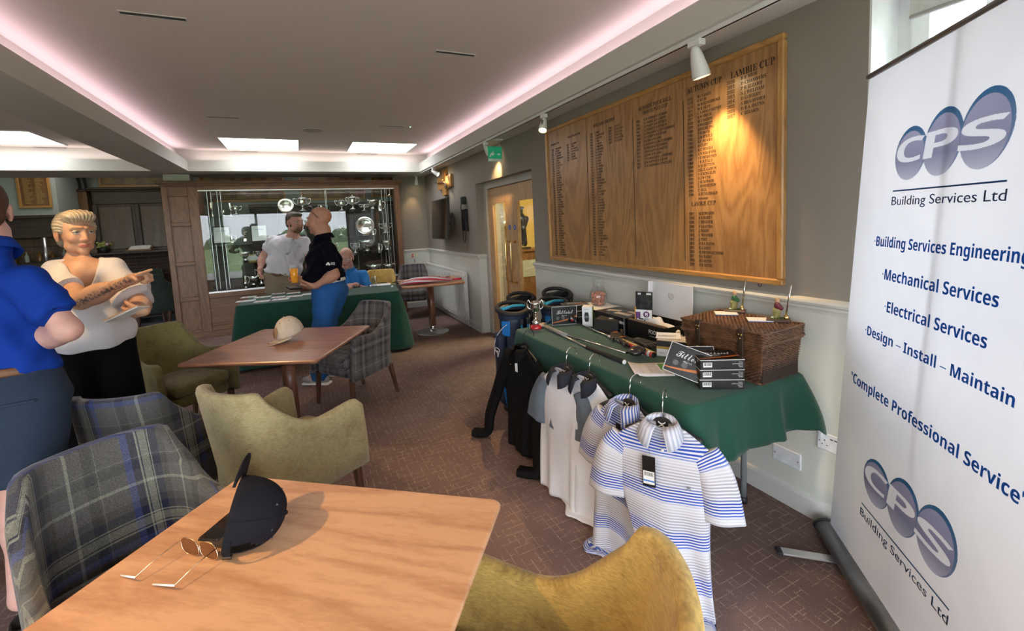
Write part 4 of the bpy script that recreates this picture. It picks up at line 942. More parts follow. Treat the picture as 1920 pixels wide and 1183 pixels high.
# radiator
p = thing('radiator', 'long white panel radiator on the far wall behind the small table', 'radiator', (WX-.05, 7.33, .48))
rad = mat('radiator_enamel', (.74, .74, .70), .4)
b = MB(); b.bounds((-.05, -1.2, -.36), (-.035, 1.2, .34)); 
obj('front_panel', b, rad, p)
fl = MB()
for k in range(58): fl.box((-.0515, -1.17+k*.041, -.01), (.008, .022, .62), taper=.9, bev=.003)
obj('flutes', fl, rad, p, kind='stuff')
obj('top_grille', MB().bounds((-.056, -1.2, .34), (.012, 1.2, .362), bev=.006), rad, p); obj('end_cover', MB().bounds((-.05, -1.204, -.36), (.01, -1.196, .36), bev=.002), rad, p)
obj('end_cover', MB().bounds((-.05, 1.196, -.36), (.01, 1.204, .36), bev=.002), rad, p); obj('rear_panel', MB().bounds((-.004, -1.19, -.36), (.008, 1.19, .34)), rad, p)
obj('valve', MB().lathe([(.018, -.06), (.018, .04), (.012, .05), (0, .05)], (-.02, -1.235, -.28), 14).lathe([(.008, 0), (.008, .12)], (-.02, -1.235, -.44), 10), white, p)
obj('pipe', MB().tube(S_curve([(-.02, -1.235, -.30), (-.02, -1.235, -.44), (.02, -1.235, -.455), (.045, -1.235, -.455)]), .009, 8).cyl((-.02, -1.235, -.28), (-.02, -1.20, -.28), .009, n=10), alum, p)
obj('air_vent', MB().lathe([(.01, 0), (.01, .01)], (-.02, -1.205, .30), 12, (PI/2, 0, 0)), brass, p)
# sockets by banner
def plate(lab, y, z, w_, h_, kind):
    t = thing('wall_socket' if kind else 'blank_plate', lab, 'socket' if kind else 'plate', (WX-.006, y, z))
    obj('plate', MB().bounds((-.010, -w_/2, -h_/2), (0, w_/2, h_/2), bev=.004), mat('socket_white', (.80, .81, .83), .3), t)
    for sg in (-1, 1): obj('screw', MB().lathe([(.0035, 0), (.0035, .001)], (-.0105, sg*w_*.41, 0), 10, (0, -PI/2, 0)), mat('screw', (.25, .24, .24), .4, 1.), t)
    if kind:
        for sg in (1, -1):
            obj('switch', MB().box((-.012, sg*.055, .028), (.006, .011, .020), (0, .15, 0), bev=.001), white, t)
            for (dy, dz, a, c_) in ((0, .008, .004, .008), (-.011, -.014, .007, .0035), (.011, -.014, .007, .0035)): obj('pin_slot', MB().box((-.0103, sg*.038+dy, dz), (.0006, a, c_)), vent_dark, t)
        for dy in (-.009, .009): obj('usb_port', MB().box((-.0103, dy-.002, .022), (.0006, .013, .005)), vent_dark, t)
    return t
p1, p2 = at(1535, 818, 'X', WX-.01), at(1573, 838, 'X', WX-.01)
plate('double wall socket with two USB ports beside the banner', p1[1]-.068, (p1[2])-.012, .147, .087, True)
p1, p2 = at(1452, 846, 'X', WX-.01), at(1500, 866, 'X', WX-.01)
plate('blank white wall plate below the end of the sale table', (p1[1]+p2[1])/2, (p1[2]+p2[2])/2, .147, .087, False)
# hall furniture seen through the door
t = thing('sideboard', 'wooden sideboard in the yellow hall behind the glass door', 'sideboard', (3.62, 7.12, 0), PI/2)
obj('carcass', MB().bounds((-.2, -.5, .1), (.2, .5, 1.0), bev=.01), oakd, t); obj('top', MB().bounds((-.24, -.55, 1.0), (.22, .55, 1.04), bev=.008), oakd, t); obj('plaque', MB().bounds((-.21, -.2, .55), (-.2, .2, .85), bev=.004), mat('plaque_green', (.35, .38, .3), .4), t)
for y_ in (-.45, .45): obj('leg', MB().bounds((-.18, y_-.04, 0), (.18, y_+.04, .1)), oakd, t)
t = thing('bronze_golfer', 'dark bronze golfer statue on the sideboard behind the glass door', 'statue', (3.56, 7.12, 1.042), PI/2)
obj('figure', sdf_mesh('bronze_golfer', [cap((0, -.08, .095), (0, -.05, .34), .055, .07), cap((0, .08, .095), (0, .05, .34), .055, .07), cap((0, 0, .34), (0, 0, .52), .10, .13), ell((0, 0, .68), (.07, .07, .09)), ell((0, 0, .74), (.10, .10, .03)), cap((0, .14, .54), (-.1, .1, .36), .05, .04), cap((0, -.14, .54), (-.1, -.02, .36), .05, .04), cap((0, 0, .56), (0, 0, .64), .05)], .015), mat('bronze', (.03, .035, .05), .35, .6), t)
obj('base', MB().bounds((-.1, -.16, 0), (.1, .16, .03), bev=.004), ebony, t); obj('club', MB().cyl((-.12, .05, .36), (-.14, .2, .0), .008, n=6), ebony, t)
# ================================================================== CHAIRS
def fabric(name, c1, c2, wear=.2):
    m, nt, b = nodes(name); L = nt.links; tc = N(nt, 'ShaderNodeTexCoord')
    n1 = N(nt, 'ShaderNodeTexNoise', i_Scale=9., i_Detail=6., i_Roughness=.7); L.new(tc.outputs['Object'], n1.inputs['Vector'])
    mp = N(nt, 'ShaderNodeMapping'); mp.inputs['Scale'].default_value = (60, 60, 420); L.new(tc.outputs['Object'], mp.inputs['Vector'])
    n2 = N(nt, 'ShaderNodeTexNoise', i_Scale=1., i_Detail=3.); L.new(mp.outputs[0], n2.inputs['Vector'])
    r = ramp(nt, [(.33, c2), (.5, c1), (.75, tuple(c*1.08 for c in c1))]); L.new(n1.outputs['Fac'], r.inputs['Fac'])
    r2 = ramp(nt, [(.3, (.72,)*3), (.7, (1.15,)*3)]); L.new(n2.outputs['Fac'], r2.inputs['Fac'])
    mx = N(nt, 'ShaderNodeMix', data_type='RGBA', blend_type='MULTIPLY'); mx.inputs[0].default_value = 1
    L.new(r.outputs['Color'], mx.inputs[6]); L.new(r2.outputs['Color'], mx.inputs[7]); L.new(mx.outputs[2], b.inputs['Base Color'])
    b.inputs['Roughness'].default_value = .9; b.inputs['Sheen Weight'].default_value = .25; b.inputs['Specular IOR Level'].default_value = .2
    bn = N(nt, 'ShaderNodeBump', i_Strength=.25, i_Distance=.001); L.new(n2.outputs['Fac'], bn.inputs['Height']); L.new(bn.outputs[0], b.inputs['Normal'])
    return m
def plaid(name, base, dark, hue, light, period=.30, offs=(0, 0)):
    m, nt, b = nodes(name); L = nt.links; uv = N(nt, 'ShaderNodeUVMap'); sp = N(nt, 'ShaderNodeSeparateXYZ'); L.new(uv.outputs[0], sp.inputs[0])
    g = lambda c, k: tuple(x*k for x in c)
    def bands(out, per, off):
        a = N(nt, 'ShaderNodeMath', operation='MULTIPLY_ADD'); L.new(out, a.inputs[0]); a.inputs[1].default_value = 1/per; a.inputs[2].default_value = off
        f = N(nt, 'ShaderNodeMath', operation='FRACT'); L.new(a.outputs[0], f.inputs[0])
        r = ramp(nt, [(0, base), (.13, hue), (.19, dark), (.25, light), (.262, dark), (.275, g(light, .75)), (.35, dark), (.362, light), (.375, dark), (.45, g(base, .7)), (.52, g(base, 1.15)), (.66, light), (.685, g(base, 1.1)), (.80, g(base, .6)), (.88, g(base, .85)), (.90, g(light, .6)), (.908, base)], 'CONSTANT')
        L.new(f.outputs[0], r.inputs['Fac']); return r
    r1 = bands(sp.outputs[0], period, offs[0]); r2 = bands(sp.outputs[1], period*1.1, offs[1])
    mx = N(nt, 'ShaderNodeMix', data_type='RGBA'); mx.inputs[0].default_value = .48; L.new(r1.outputs['Color'], mx.inputs[6]); L.new(r2.outputs['Color'], mx.inputs[7])
    nz = N(nt, 'ShaderNodeTexNoise', i_Scale=340., i_Detail=2.); tc = N(nt, 'ShaderNodeTexCoord'); L.new(tc.outputs['Object'], nz.inputs['Vector'])
    r3 = ramp(nt, [(.3, (.6,)*3), (.7, (1.35,)*3)]); L.new(nz.outputs['Fac'], r3.inputs['Fac'])
    m2 = N(nt, 'ShaderNodeMix', data_type='RGBA', blend_type='MULTIPLY'); m2.inputs[0].default_value = 1; L.new(mx.outputs[2], m2.inputs[6]); L.new(r3.outputs['Color'], m2.inputs[7])
    L.new(m2.outputs[2], b.inputs['Base Color']); b.inputs['Roughness'].default_value = .95; b.inputs['Sheen Weight'].default_value = .2; b.inputs['Specular IOR Level'].default_value = .15
    bn = N(nt, 'ShaderNodeBump', i_Strength=.3, i_Distance=.001); L.new(nz.outputs['Fac'], bn.inputs['Height']); L.new(bn.outputs[0], b.inputs['Normal'])
    return m
gold = fabric('gold_chenille', (.38, .315, .16), (.29, .225, .10)); olive = fabric('olive_chenille', (.23, .185, .070), (.15, .12, .045)); ochre = fabric('gold_chenille_warm_lit', (.50, .33, .09), (.33, .20, .05))  # ochre is the gold fabric with warm spotlight painted into its colour
tartan = plaid('blue_tartan', (.085, .082, .078), (.014, .016, .040), (.045, .06, .18), (.27, .27, .22), .36); tartan2 = plaid('grey_tartan', (.115, .105, .10), (.030, .022, .038), (.050, .036, .055), (.28, .26, .24), .26, (.2, .3))
green_f = fabric('dark_green_fabric', (.035, .05, .04), (.02, .03, .025)); leg_w = wood('chair_leg', (.050, .020, .011), (.115, .05, .028), 'Z', 6., .4, .25)
def ss(a, b, x): t_ = max(0, min(1, (x-a)/(b-a))); return t_*t_*(3-2*t_)
def shell_mesh(name, back=.85, arm=.65):
    # plan path from the right arm tip round the back to the left arm tip
    pts = []
    for k in range(15): t_ = k/14; pts.append((.280-.055*t_, .235-.36*t_))
    
    for k in range(1, 9): a = -(PI/2)*k/8*1.0; pts.append((.125+.10*math.cos(a), -.125+.15*math.sin(a)))
    for k in range(1, 8): pts.append((.125-.25*k/7.999, -.275-.012*math.sin(PI*k/8)))
    right = pts[:23]; mid = [(.125-.25*k/8, -.275-.014*math.sin(PI*k/8)) for k in range(1, 8)]
    pts = right+mid+[(-x, y) for x, y in reversed(right)]
    P = np.array(pts); n = len(P); d = np.linalg.norm(np.diff(P, axis=0), axis=1); s = np.concatenate([[0], np.cumsum(d)]); tot = s[-1]
    rings = []; uvs = []
    sh = .36+.235   # arc length where the back reaches full height
    for i in range(n):
        u = min(s[i], tot-s[i])
        q_ = max(0, min(1, (u-.22)/.27)); top = arm - .022*ss(0, .26, u) + (back-arm+.022)*(q_**2.3 if q_ < .86 else .86**2.3+(1-.86**2.3)*(1-((1-q_)/.14)**2))
        if u < .06: top -= .035*(1-math.sqrt(max(0, 1-((.06-u)/.06)**2)))
        tn = P[min(i+1, n-1)]-P[max(i-1, 0)]; tn /= np.linalg.norm(tn); nr = np.array([tn[1], -tn[0]])  # outward
        if nr@P[i] < 0: nr = -nr
        th = .050 if u > .02 else .044
        hb = ss(.38, .62, u)
        z0 = .275; ring = []; uvr = []
        prof = [(-.5, 0), (-.5, .25), (-.5, .5), (-.5, .75), (-.5, .93), (-.38, .985), (0, 1), (.38, .985), (.5, .93), (.5, .75), (.5, .5), (.5, .25), (.5, 0), (0, 0)]
        for a, h in prof:
            z = z0+(top-z0)*h if h < .9 else top-(1-h)*(.30)
            rake = .075*hb*max(0, (z-.42))/.43 + .018*(1-hb)*max(0, (z-.42))/.2
            tap = 1-.07*hb*max(0, (z-.42))/.43; x = (P[i][0]+nr[0]*a*th)*tap; y = P[i][1]+nr[1]*a*th-rake
            ring.append((x, y, z)); uvr.append((s[i]+(0 if a < 0 else .06), z+(.03 if a > 0 else 0)))
        rings.append(ring); uvs.append(uvr)
    b = MB(); m = len(rings[0]); V = [p for r in rings for p in r]; U = [p for r in uvs for p in r]; F = []
    for i in range(n-1):
        for j in range(m): F.append((i*m+j, (i+1)*m+j, (i+1)*m+(j+1) % m, i*m+(j+1) % m))
    b.add(V, F, True, U)
    b.add(rings[0], [tuple(range(m))], True, uvs[0]); b.add(rings[-1], [tuple(range(m-1, -1, -1))], True, uvs[-1])
    me = b.mesh(name); return me
def cushion(name, x, y0, y1, z0, z1, dome=.015):
    nx = ny = 10; b = MB(); 
    rings = []
    def rr(z, ins):
        R = []; r = .05
        cx = [(x-r, y0+r, -PI/2), (x-r, y1-r, 0), (-x+r, y1-r, PI/2), (-x+r, y0+r, PI)]
        for (a, c, st) in cx:
            for k in range(5): t_ = st+PI/2*k/4; R.append((a+(r-ins)*math.cos(t_)-(0), c+(r-ins)*math.sin(t_), z))
        return R
    for z, ins in ((z0, .02), (z0+.012, .004), ((z0+z1)/2, 0), (z1-.014, .003), (z1-.003, .015)): rings.append(rr(z, ins))
    for q in (.8, .5, .2): rings.append([(px_*q, (y0+y1)/2+(py_-(y0+y1)/2)*q, z1+dome*(1-q*q)) for px_, py_, _ in rr(0, .015)])
    V = [p for r in rings for p in r]; m = len(rings[0]); F = [(i*m+j, i*m+(j+1) % m, (i+1)*m+(j+1) % m, (i+1)*m+j) for i in range(len(rings)-1) for j in range(m)]
    F += [tuple(range(m-1, -1, -1)), tuple((len(rings)-1)*m+k for k in range(m))]
    b.add(V, F, True, [(p[0]+.5, p[1]+p[2]*1.0) for p in V]); return b.mesh(name)
shell_me = shell_mesh('shell'); seat_me = cushion('seat', .212, -.225, .262, .375, .46); rail_me = cushion('seat_rail', .215, -.235, .235, .285, .375, 0)
legs_me = []
for sx_, fy in ((1, 1), (-1, 1), (1, -1), (-1, -1)):
    x, y = sx_*.225, (.205 if fy > 0 else -.225); ex, ey = (sx_*.235, .225) if fy > 0 else (sx_*.235, -.285)
    b = MB(); a = .019; c = .013
    V = [(ex-c, ey-c, 0), (ex+c, ey-c, 0), (ex+c, ey+c, 0), (ex-c, ey+c, 0), (x-a, y-a, .29), (x+a, y-a, .29), (x+a, y+a, .29), (x-a, y+a, .29)]
    b.add(V, [(3, 2, 1, 0), (4, 5, 6, 7), (0, 1, 5, 4), (1, 2, 6, 5), (2, 3, 7, 6), (3, 0, 4, 7)]); legs_me.append(b.mesh('leg'))
def seam_mb():
    b = MB()
    return b
def armchair(lab, x, y, face, m, z=0, group=None, scl=1.0):
    rz = math.atan2(face[1], face[0])-PI/2
    t = thing('tub_armchair', lab, 'armchair', (x, y, z), rz, group); t.scale = (scl,)*3
    def part(n_, me, mm):
        me2 = me.copy(); me2.materials.clear(); me2.materials.append(mm); o = bpy.data.objects.new(n_, me2); C.objects.link(o); o.parent = t; return o
    part('backrest_and_arms', shell_me, m); sc_ = part('seat', seat_me, m); part('seat_rail', rail_me, m)
    for l in legs_me:
        o = part('leg', l, leg_w); bv = o.modifiers.new('bevel', 'BEVEL'); bv.width = .003; bv.segments = 2
    return t
armchair('gold armchair with worn rounded back, at the right side of the nearest table', .30, .775, (-.768, .64), ochre)
armchair('blue tartan armchair pushed up to the nearest table on its left', -.525, 1.695, (.577, -.816), tartan)
armchair('blue tartan armchair standing behind the nearer tartan one, back to the camera', -.72, 2.85, (.40, .916), tartan)
armchair('pale gold armchair with marked back, at the near corner of the second table', -.135, 2.54, (.78, .63), gold)
armchair('olive armchair beside the woman in white, facing the second table', -.94, 4.20, (.69, -.73), olive)
armchair('grey tartan armchair at the right end of the second table', .33, 4.18, (-.83, -.55), tartan2)
CG = armchair('yellow armchair holding the seated grey-haired man', 1.0, 7.05, (-.35, -.94), ochre, scl=1.03)
armchair('grey tartan armchair in the far corner behind the small pedestal table', 1.66, 7.52, (-.25, -.97), tartan2, scl=1.03)
armchair('dark green tub chair in the lounge, left of the pair by the brick wall', -2.98, 9.55, (-.35, .9), green_f, scl=1.14)
armchair('dark green tub chair in the lounge, right of the pair beside the cabinet', -2.22, 9.45, (.45, .9), green_f, scl=1.14)
armchair('dark tub chair farther back against the brick wall', -2.75, 10.42, (.1, -1), green_f, scl=1.14)
# lounge table between them
t = thing('lounge_table', 'dark low table among the green lounge chairs', 'table', (-1.75, 10.1, 0)); obj('top', MB().bounds((-.2, -.2, .55), (.2, .2, .58), bev=.006), dkh, t)
for a in (-1, 1):
    for c_ in (-1, 1): obj('leg', MB().cyl((a*.16, c_*.16, 0), (a*.16, c_*.16, .55), .02, n=8), dkw, t)

# ================================================================== PEDESTAL TABLES
wood_top = wood('tabletop_lit_tone', (.44, .205, .095), (.66, .36, .19), 'X', 2.6, .38, .2, ring=10, stretch=.22)  # table wood with brighter light put into its colour
wood_top2 = wood('tabletop_dim_tone', (.27, .105, .055), (.42, .19, .105), 'X', 2.6, .30, .35, ring=10, stretch=.22)  # the same wood, weaker light put into its colour
post_w = wood('post_wood', (.13, .050, .028), (.25, .105, .06), 'Z', 4., .35, .3)
chrome = mat('chrome', (.78, .78, .79), .12, 1.); steel = mat('brushed_steel', (.50, .50, .50), .32, 1.)
def ptable(lab, x, y, ang, m, size=.9, z=.75):
    t = thing('pedestal_table', lab, 'table', (x, y, 0), ang); a = size/2
    b = MB(); R = []
    def rr(z_, ins):
        out = []; r = .03
        for (cx, cy, st) in ((a-r, -a+r, -PI/2), (a-r, a-r, 0), (-a+r, a-r, PI/2), (-a+r, -a+r, PI)):
            for k in range(5): t_ = st+PI/2*k/4; out.append((cx+(r-ins)*math.cos(t_), cy+(r-ins)*math.sin(t_), z_))
        return out
    for z_, ins in ((z-.032, .024), (z-.020, .008), (z-.012, .001), (z-.005, .0005), (z-.001, .004), (z, .008)): R.append(rr(z_, ins))
    V = [p for r in R for p in r]; m_ = 20; F = [(i*m_+j, i*m_+(j+1) % m_, (i+1)*m_+(j+1) % m_, (i+1)*m_+j) for i in range(5) for j in range(m_)]+[tuple(range(m_-1, -1, -1)), tuple(5*m_+k for k in range(m_))]
    b.add(V, F); o = obj('tabletop', b, m, t)
    for p_ in o.data.polygons[:40]: p_.use_smooth = True
    obj('subframe', MB().bounds((-.16, -.16, z-.052), (.16, .16, z-.032)), blk, t)
    obj('column', MB().lathe([(.050, .10), (.043, z-.05)], n=28), post_w, t); obj('sleeve', MB().lathe([(.045, .012), (.045, .11), (.042, .112)], n=28), chrome, t)
    obj('base_plate', MB().lathe([(.235, 0), (.235, .006), (.22, .012), (.05, .016), (0, .016)], n=48), steel, t)
    return t
T1 = (-.17, 1.04, math.radians(-38)); T2 = (-.1675, 3.57, math.radians(-28)); TF_ = (1.613, 6.207, math.radians(-6.6))
ptable('wooden pedestal table nearest the camera with the black cap on it', *T1, wood_top, .90)
ptable('wooden pedestal table with the cream cap on it', *T2, wood_top2, .92)
ptable('small wooden pedestal table with the wrapped umbrella, near the radiator', *TF_, wood_top, .86)

# ================================================================== CLOTHED TABLES
cloth = mat('green_cloth', (.003, .058, .035), .85, var=.06, scale=8, bump=.15, bscale=400, dist=.0006, sheen=.15)
def cloth_table(name, lab, corners, z, drop, seed, amp=.02, flare=.03, nper=26, tuck=None, xmax=99):
    "corners ccw; drop(k, t) gives how far the skirt falls along side k"
    r = np.random.default_rng(seed); P = [np.array(c, float) for c in corners]; cen = sum(P)/4; ring = []
    n_side = nper
    for k in range(4):
        a, b_ = P[k], P[(k+1) % 4]; d = (b_-a)/np.linalg.norm(b_-a); nrm = np.array([d[1], -d[0]]); rc = .035
        L_ = np.linalg.norm(b_-a)
        for q in range(n_side+1): t_ = q/n_side; ring.append((a+d*(rc+(L_-2*rc)*t_)+nrm*0, nrm, k, t_))
        d2 = (P[(k+2) % 4]-b_); d2 /= np.linalg.norm(d2); n2 = np.array([d2[1], -d2[0]])
        for q in range(1, 6):
            f = q/6; nn_ = nrm*math.cos(f*PI/2)+n2*math.sin(f*PI/2); ring.append((b_-d*rc+d2*rc+nn_*rc, nn_, k+.5, f))
    # corner centre correction
    m = len(ring); ph = r.uniform(0, 6.28, 6); rows = []
    s = np.linspace(0, 2*PI, m, endpoint=False)
    fold = sum(np.sin(s*fr+p_)*a_ for fr, p_, a_ in zip((9, 14, 23, 31, 41), ph, (1, .9, .7, .5, .3)))/2.2
    H = 12; G = []
    for j in range(-2, H+1):
        row = []
        for i, (p, nr, k, t_) in enumerate(ring):
            dr = drop(k, t_)
            if j == -2: q = p-nr*.012; zz = z+.0005
            elif j == -1: q = p-nr*.003; zz = z-.001
            else:
                f = j/H; corner = 1 if (k != int(k)) else max(0, 1-min(t_, 1-t_)*9)
                o_ = amp*fold[i]*f**.8 + flare*f + (.055*corner*math.sin(f*PI*.55))
                q = p+nr*(.004+o_); zz = z-.006-(dr-.006)*f
            row.append((min(q[0], xmax), q[1], zz))
        G.append(row)
    b = MB(); V = [p for r_ in G for p in r_]; F = []
    for j in range(len(G)-1):
        for i in range(m): F.append((j*m+i, (j+1)*m+i, (j+1)*m+(i+1) % m, j*m+(i+1) % m))
    F.append(tuple(range(m-1, -1, -1)))
    b.add(V, F, True)
    o = obj('tablecloth', b, cloth); o.data.polygons[len(o.data.polygons)-1].use_smooth = False
    sd = o.modifiers.new('solid', 'SOLIDIFY'); sd.thickness = .0015; sd.offset = 1
    tag(o, lab, 'tablecloth'); return o
# folding trestle tables under the cloths
grey_m = mat('grey_powdercoat', (.23, .25, .26), .45, .3); hdpe = mat('pale_plastic_top', (.55, .55, .52), .6)
def trestle(lab, corners, z):
    P = [Vector((c[0], c[1], 0)) for c in corners]; cen = (P[0]+P[1]+P[2]+P[3])/4; ux = (P[1]-P[0]); L_ = ux.length; ux.normalize(); uy = (P[3]-P[0]); W_ = uy.length; uy.normalize()
    t = thing('folding_table', lab, 'table', tuple(cen), math.atan2(ux.y, ux.x))
    obj('tabletop', MB().bounds((-L_/2+.006, -W_/2+.006, z-.045), (L_/2-.006, W_/2-.006, z-.004), bev=.01), hdpe, t)
    for sg in (-1, 1):
        lf = obj('leg_frame', MB().tube([(sg*(L_/2-.28), -W_/2+.1, z-.05), (sg*(L_/2-.28), W_/2-.1, z-.05)], .0125, 8).tube([(sg*(L_/2-.15), -W_/2+.1, z-.05), (sg*(L_/2-.28), -W_/2+.1, z-.05)], .01, 8), grey_m, t)
        for s2 in (-1, 1):
            yy = s2*(W_/2-.10)
            l = obj('leg', MB().tube(S_curve([(sg*(L_/2-.30), yy, z-.05), (sg*(L_/2-.235), yy, z-.22), (sg*(L_/2-.215), yy, z-.30), (sg*(L_/2-.215), yy, .02)], 4), .0145, 10), grey_m, t)
            obj('foot', MB().lathe([(.019, 0), (.021, .012), (.019, .03), (.015, .034)], (sg*(L_/2-.215), yy, 0), 14), blk, l)
        obj('cross_bar', MB().bounds((sg*(L_/2-.30)-.02, -W_/2+.09, z-.075), (sg*(L_/2-.30)+.02, W_/2-.09, z-.045)), hdpe, t)
    return t
MT = [(1.375, 1.275), (2.115, 1.255), (2.13, 2.86), (1.36, 2.88)]  # sale table, ccw from near-left
trestle('grey-legged folding table under the green cloth of the sale display', [(1.385, 2.85), (1.385, 1.285), (2.105, 1.285), (2.105, 2.85)], .75)
def drop1(k, t_):
    if k == 0: return .235 + .06*max(0, 1-t_*2.5)+.02*math.sin(t_*PI)      # near end
    if k == .5: return .235 + .05*math.sin(t_*PI)
    if k == 1: return .30
    if k == 2: return .55
    if k in (1.5, 2.5): return .5
    if k == 3: return .58 - .20*ss(.2, 1, t_)
    return .38 + .07*math.sin(t_*PI) - .08*ss(.5, 1, t_)
cloth_table('tablecloth', 'green cloth on the sale table against the wall, short over its near end', MT, .7545, drop1, 3, .022, .03, 30, xmax=2.168)
RT = [(-.735, 5.735), (1.04, 5.52), (1.125, 6.24), (-.65, 6.455)]
trestle('folding table hidden under the green cloth of the registration desk', RT, .75)
cloth_table('tablecloth', 'green floor-length cloth on the registration desk before the cabinet', RT, .7545, lambda k, t_: .72, 5, .030, .05, 34)

# ================================================================== BANNER
BA = Vector((2.112, 1.134, .055)); BB = Vector((2.10, 1.01, 2.055)); BE = Vector((-.65, -.76, 0)).normalized(); BU = (BB-BA).normalized()
BN = BE.cross(BU).normalized()     # faces the room
BUo = BN.cross(BE)
t = thing('pull_up_banner', 'tall white pull-up banner with blue lettering standing at the right edge', 'banner', (0, 0, 0))
def bw(u, v, o=0): return BA+BE*u+BU*v+BN*(o+.003*math.sin(u*7+.5)*math.sin(v*2.2))
def fit_text(s, u0, u1, v0, v1, m, bold=0., shear=0., name='lettering', o_=.0012, rot=0):
    cu = bpy.data.curves.new(name, 'FONT'); cu.body = ''.join(chr(0x1D5D4+ord(q)-65) if 'A' <= q <= 'Z' else chr(0x1D5EE+ord(q)-97) if 'a' <= q <= 'z' else q for q in s) if bold else s; cu.size = .1; cu.extrude = .0002; cu.shear = shear; cu.resolution_u = 4
    ob = bpy.data.objects.new(name, cu); C.objects.link(ob); me = bpy.data.meshes.new_from_object(ob); bpy.data.objects.remove(ob)
    xs_ = [v.co.x for v in me.vertices]; ys_ = [v.co.y for v in me.vertices]; sx_ = (u1-u0)/(max(xs_)-min(xs_)); sy_ = (v1-v0)/(max(ys_)-min(ys_))
    for v in me.vertices: 
        u = u0+(v.co.x-min(xs_))*sx_; w_ = v0+(v.co.y-min(ys_))*sy_; v.co = bw(u, w_, o_+v.co.z)
    me.materials.clear(); me.transform(Matrix.Identity(4)); return obj(name, me, m, t)
m, nt, b_ = nodes('banner_vinyl'); L = nt.links
tc = N(nt, 'ShaderNodeTexCoord'); nz = N(nt, 'ShaderNodeTexNoise', i_Scale=1.3, i_Detail=2., i_Distortion=1.2); L.new(tc.outputs['Object'], nz.inputs['Vector'])
r = ramp(nt, [(.35, (.70, .69, .74)), (.6, (.84, .84, .86))]); L.new(nz.outputs['Fac'], r.inputs['Fac']); L.new(r.outputs['Color'], b_.inputs['Base Color'])
b_.inputs['Roughness'].default_value = .32; b_.inputs['Specular IOR Level'].default_value = .5
tl = N(nt, 'ShaderNodeBsdfTranslucent'); tl.inputs[0].default_value = (.8, .8, .85, 1); mxs = N(nt, 'ShaderNodeMixShader'); mxs.inputs[0].default_value = .25
L.new(b_.outputs[0], mxs.inputs[1]); L.new(tl.outputs[0], mxs.inputs[2]); L.new(mxs.outputs[0], nt.nodes['Material Output'].inputs[0]); vinyl = m
G = []
for j in range(41):
    v = 2.0*j/40; G.append([bw(u, v) for u in np.linspace(0, 1.0, 33)])
obj('graphic_panel', MB().grid(G, True), vinyl, t)
blue_t = vprint('banner_blue', (.07, .25, .56)); steelb = vprint('banner_grey_blue', (.11, .17, .28))
crescent = vprint('banner_crescent', (.06, .18, .34)); rail_m = mat('banner_rail', (.20, .19, .18), .4, .6)
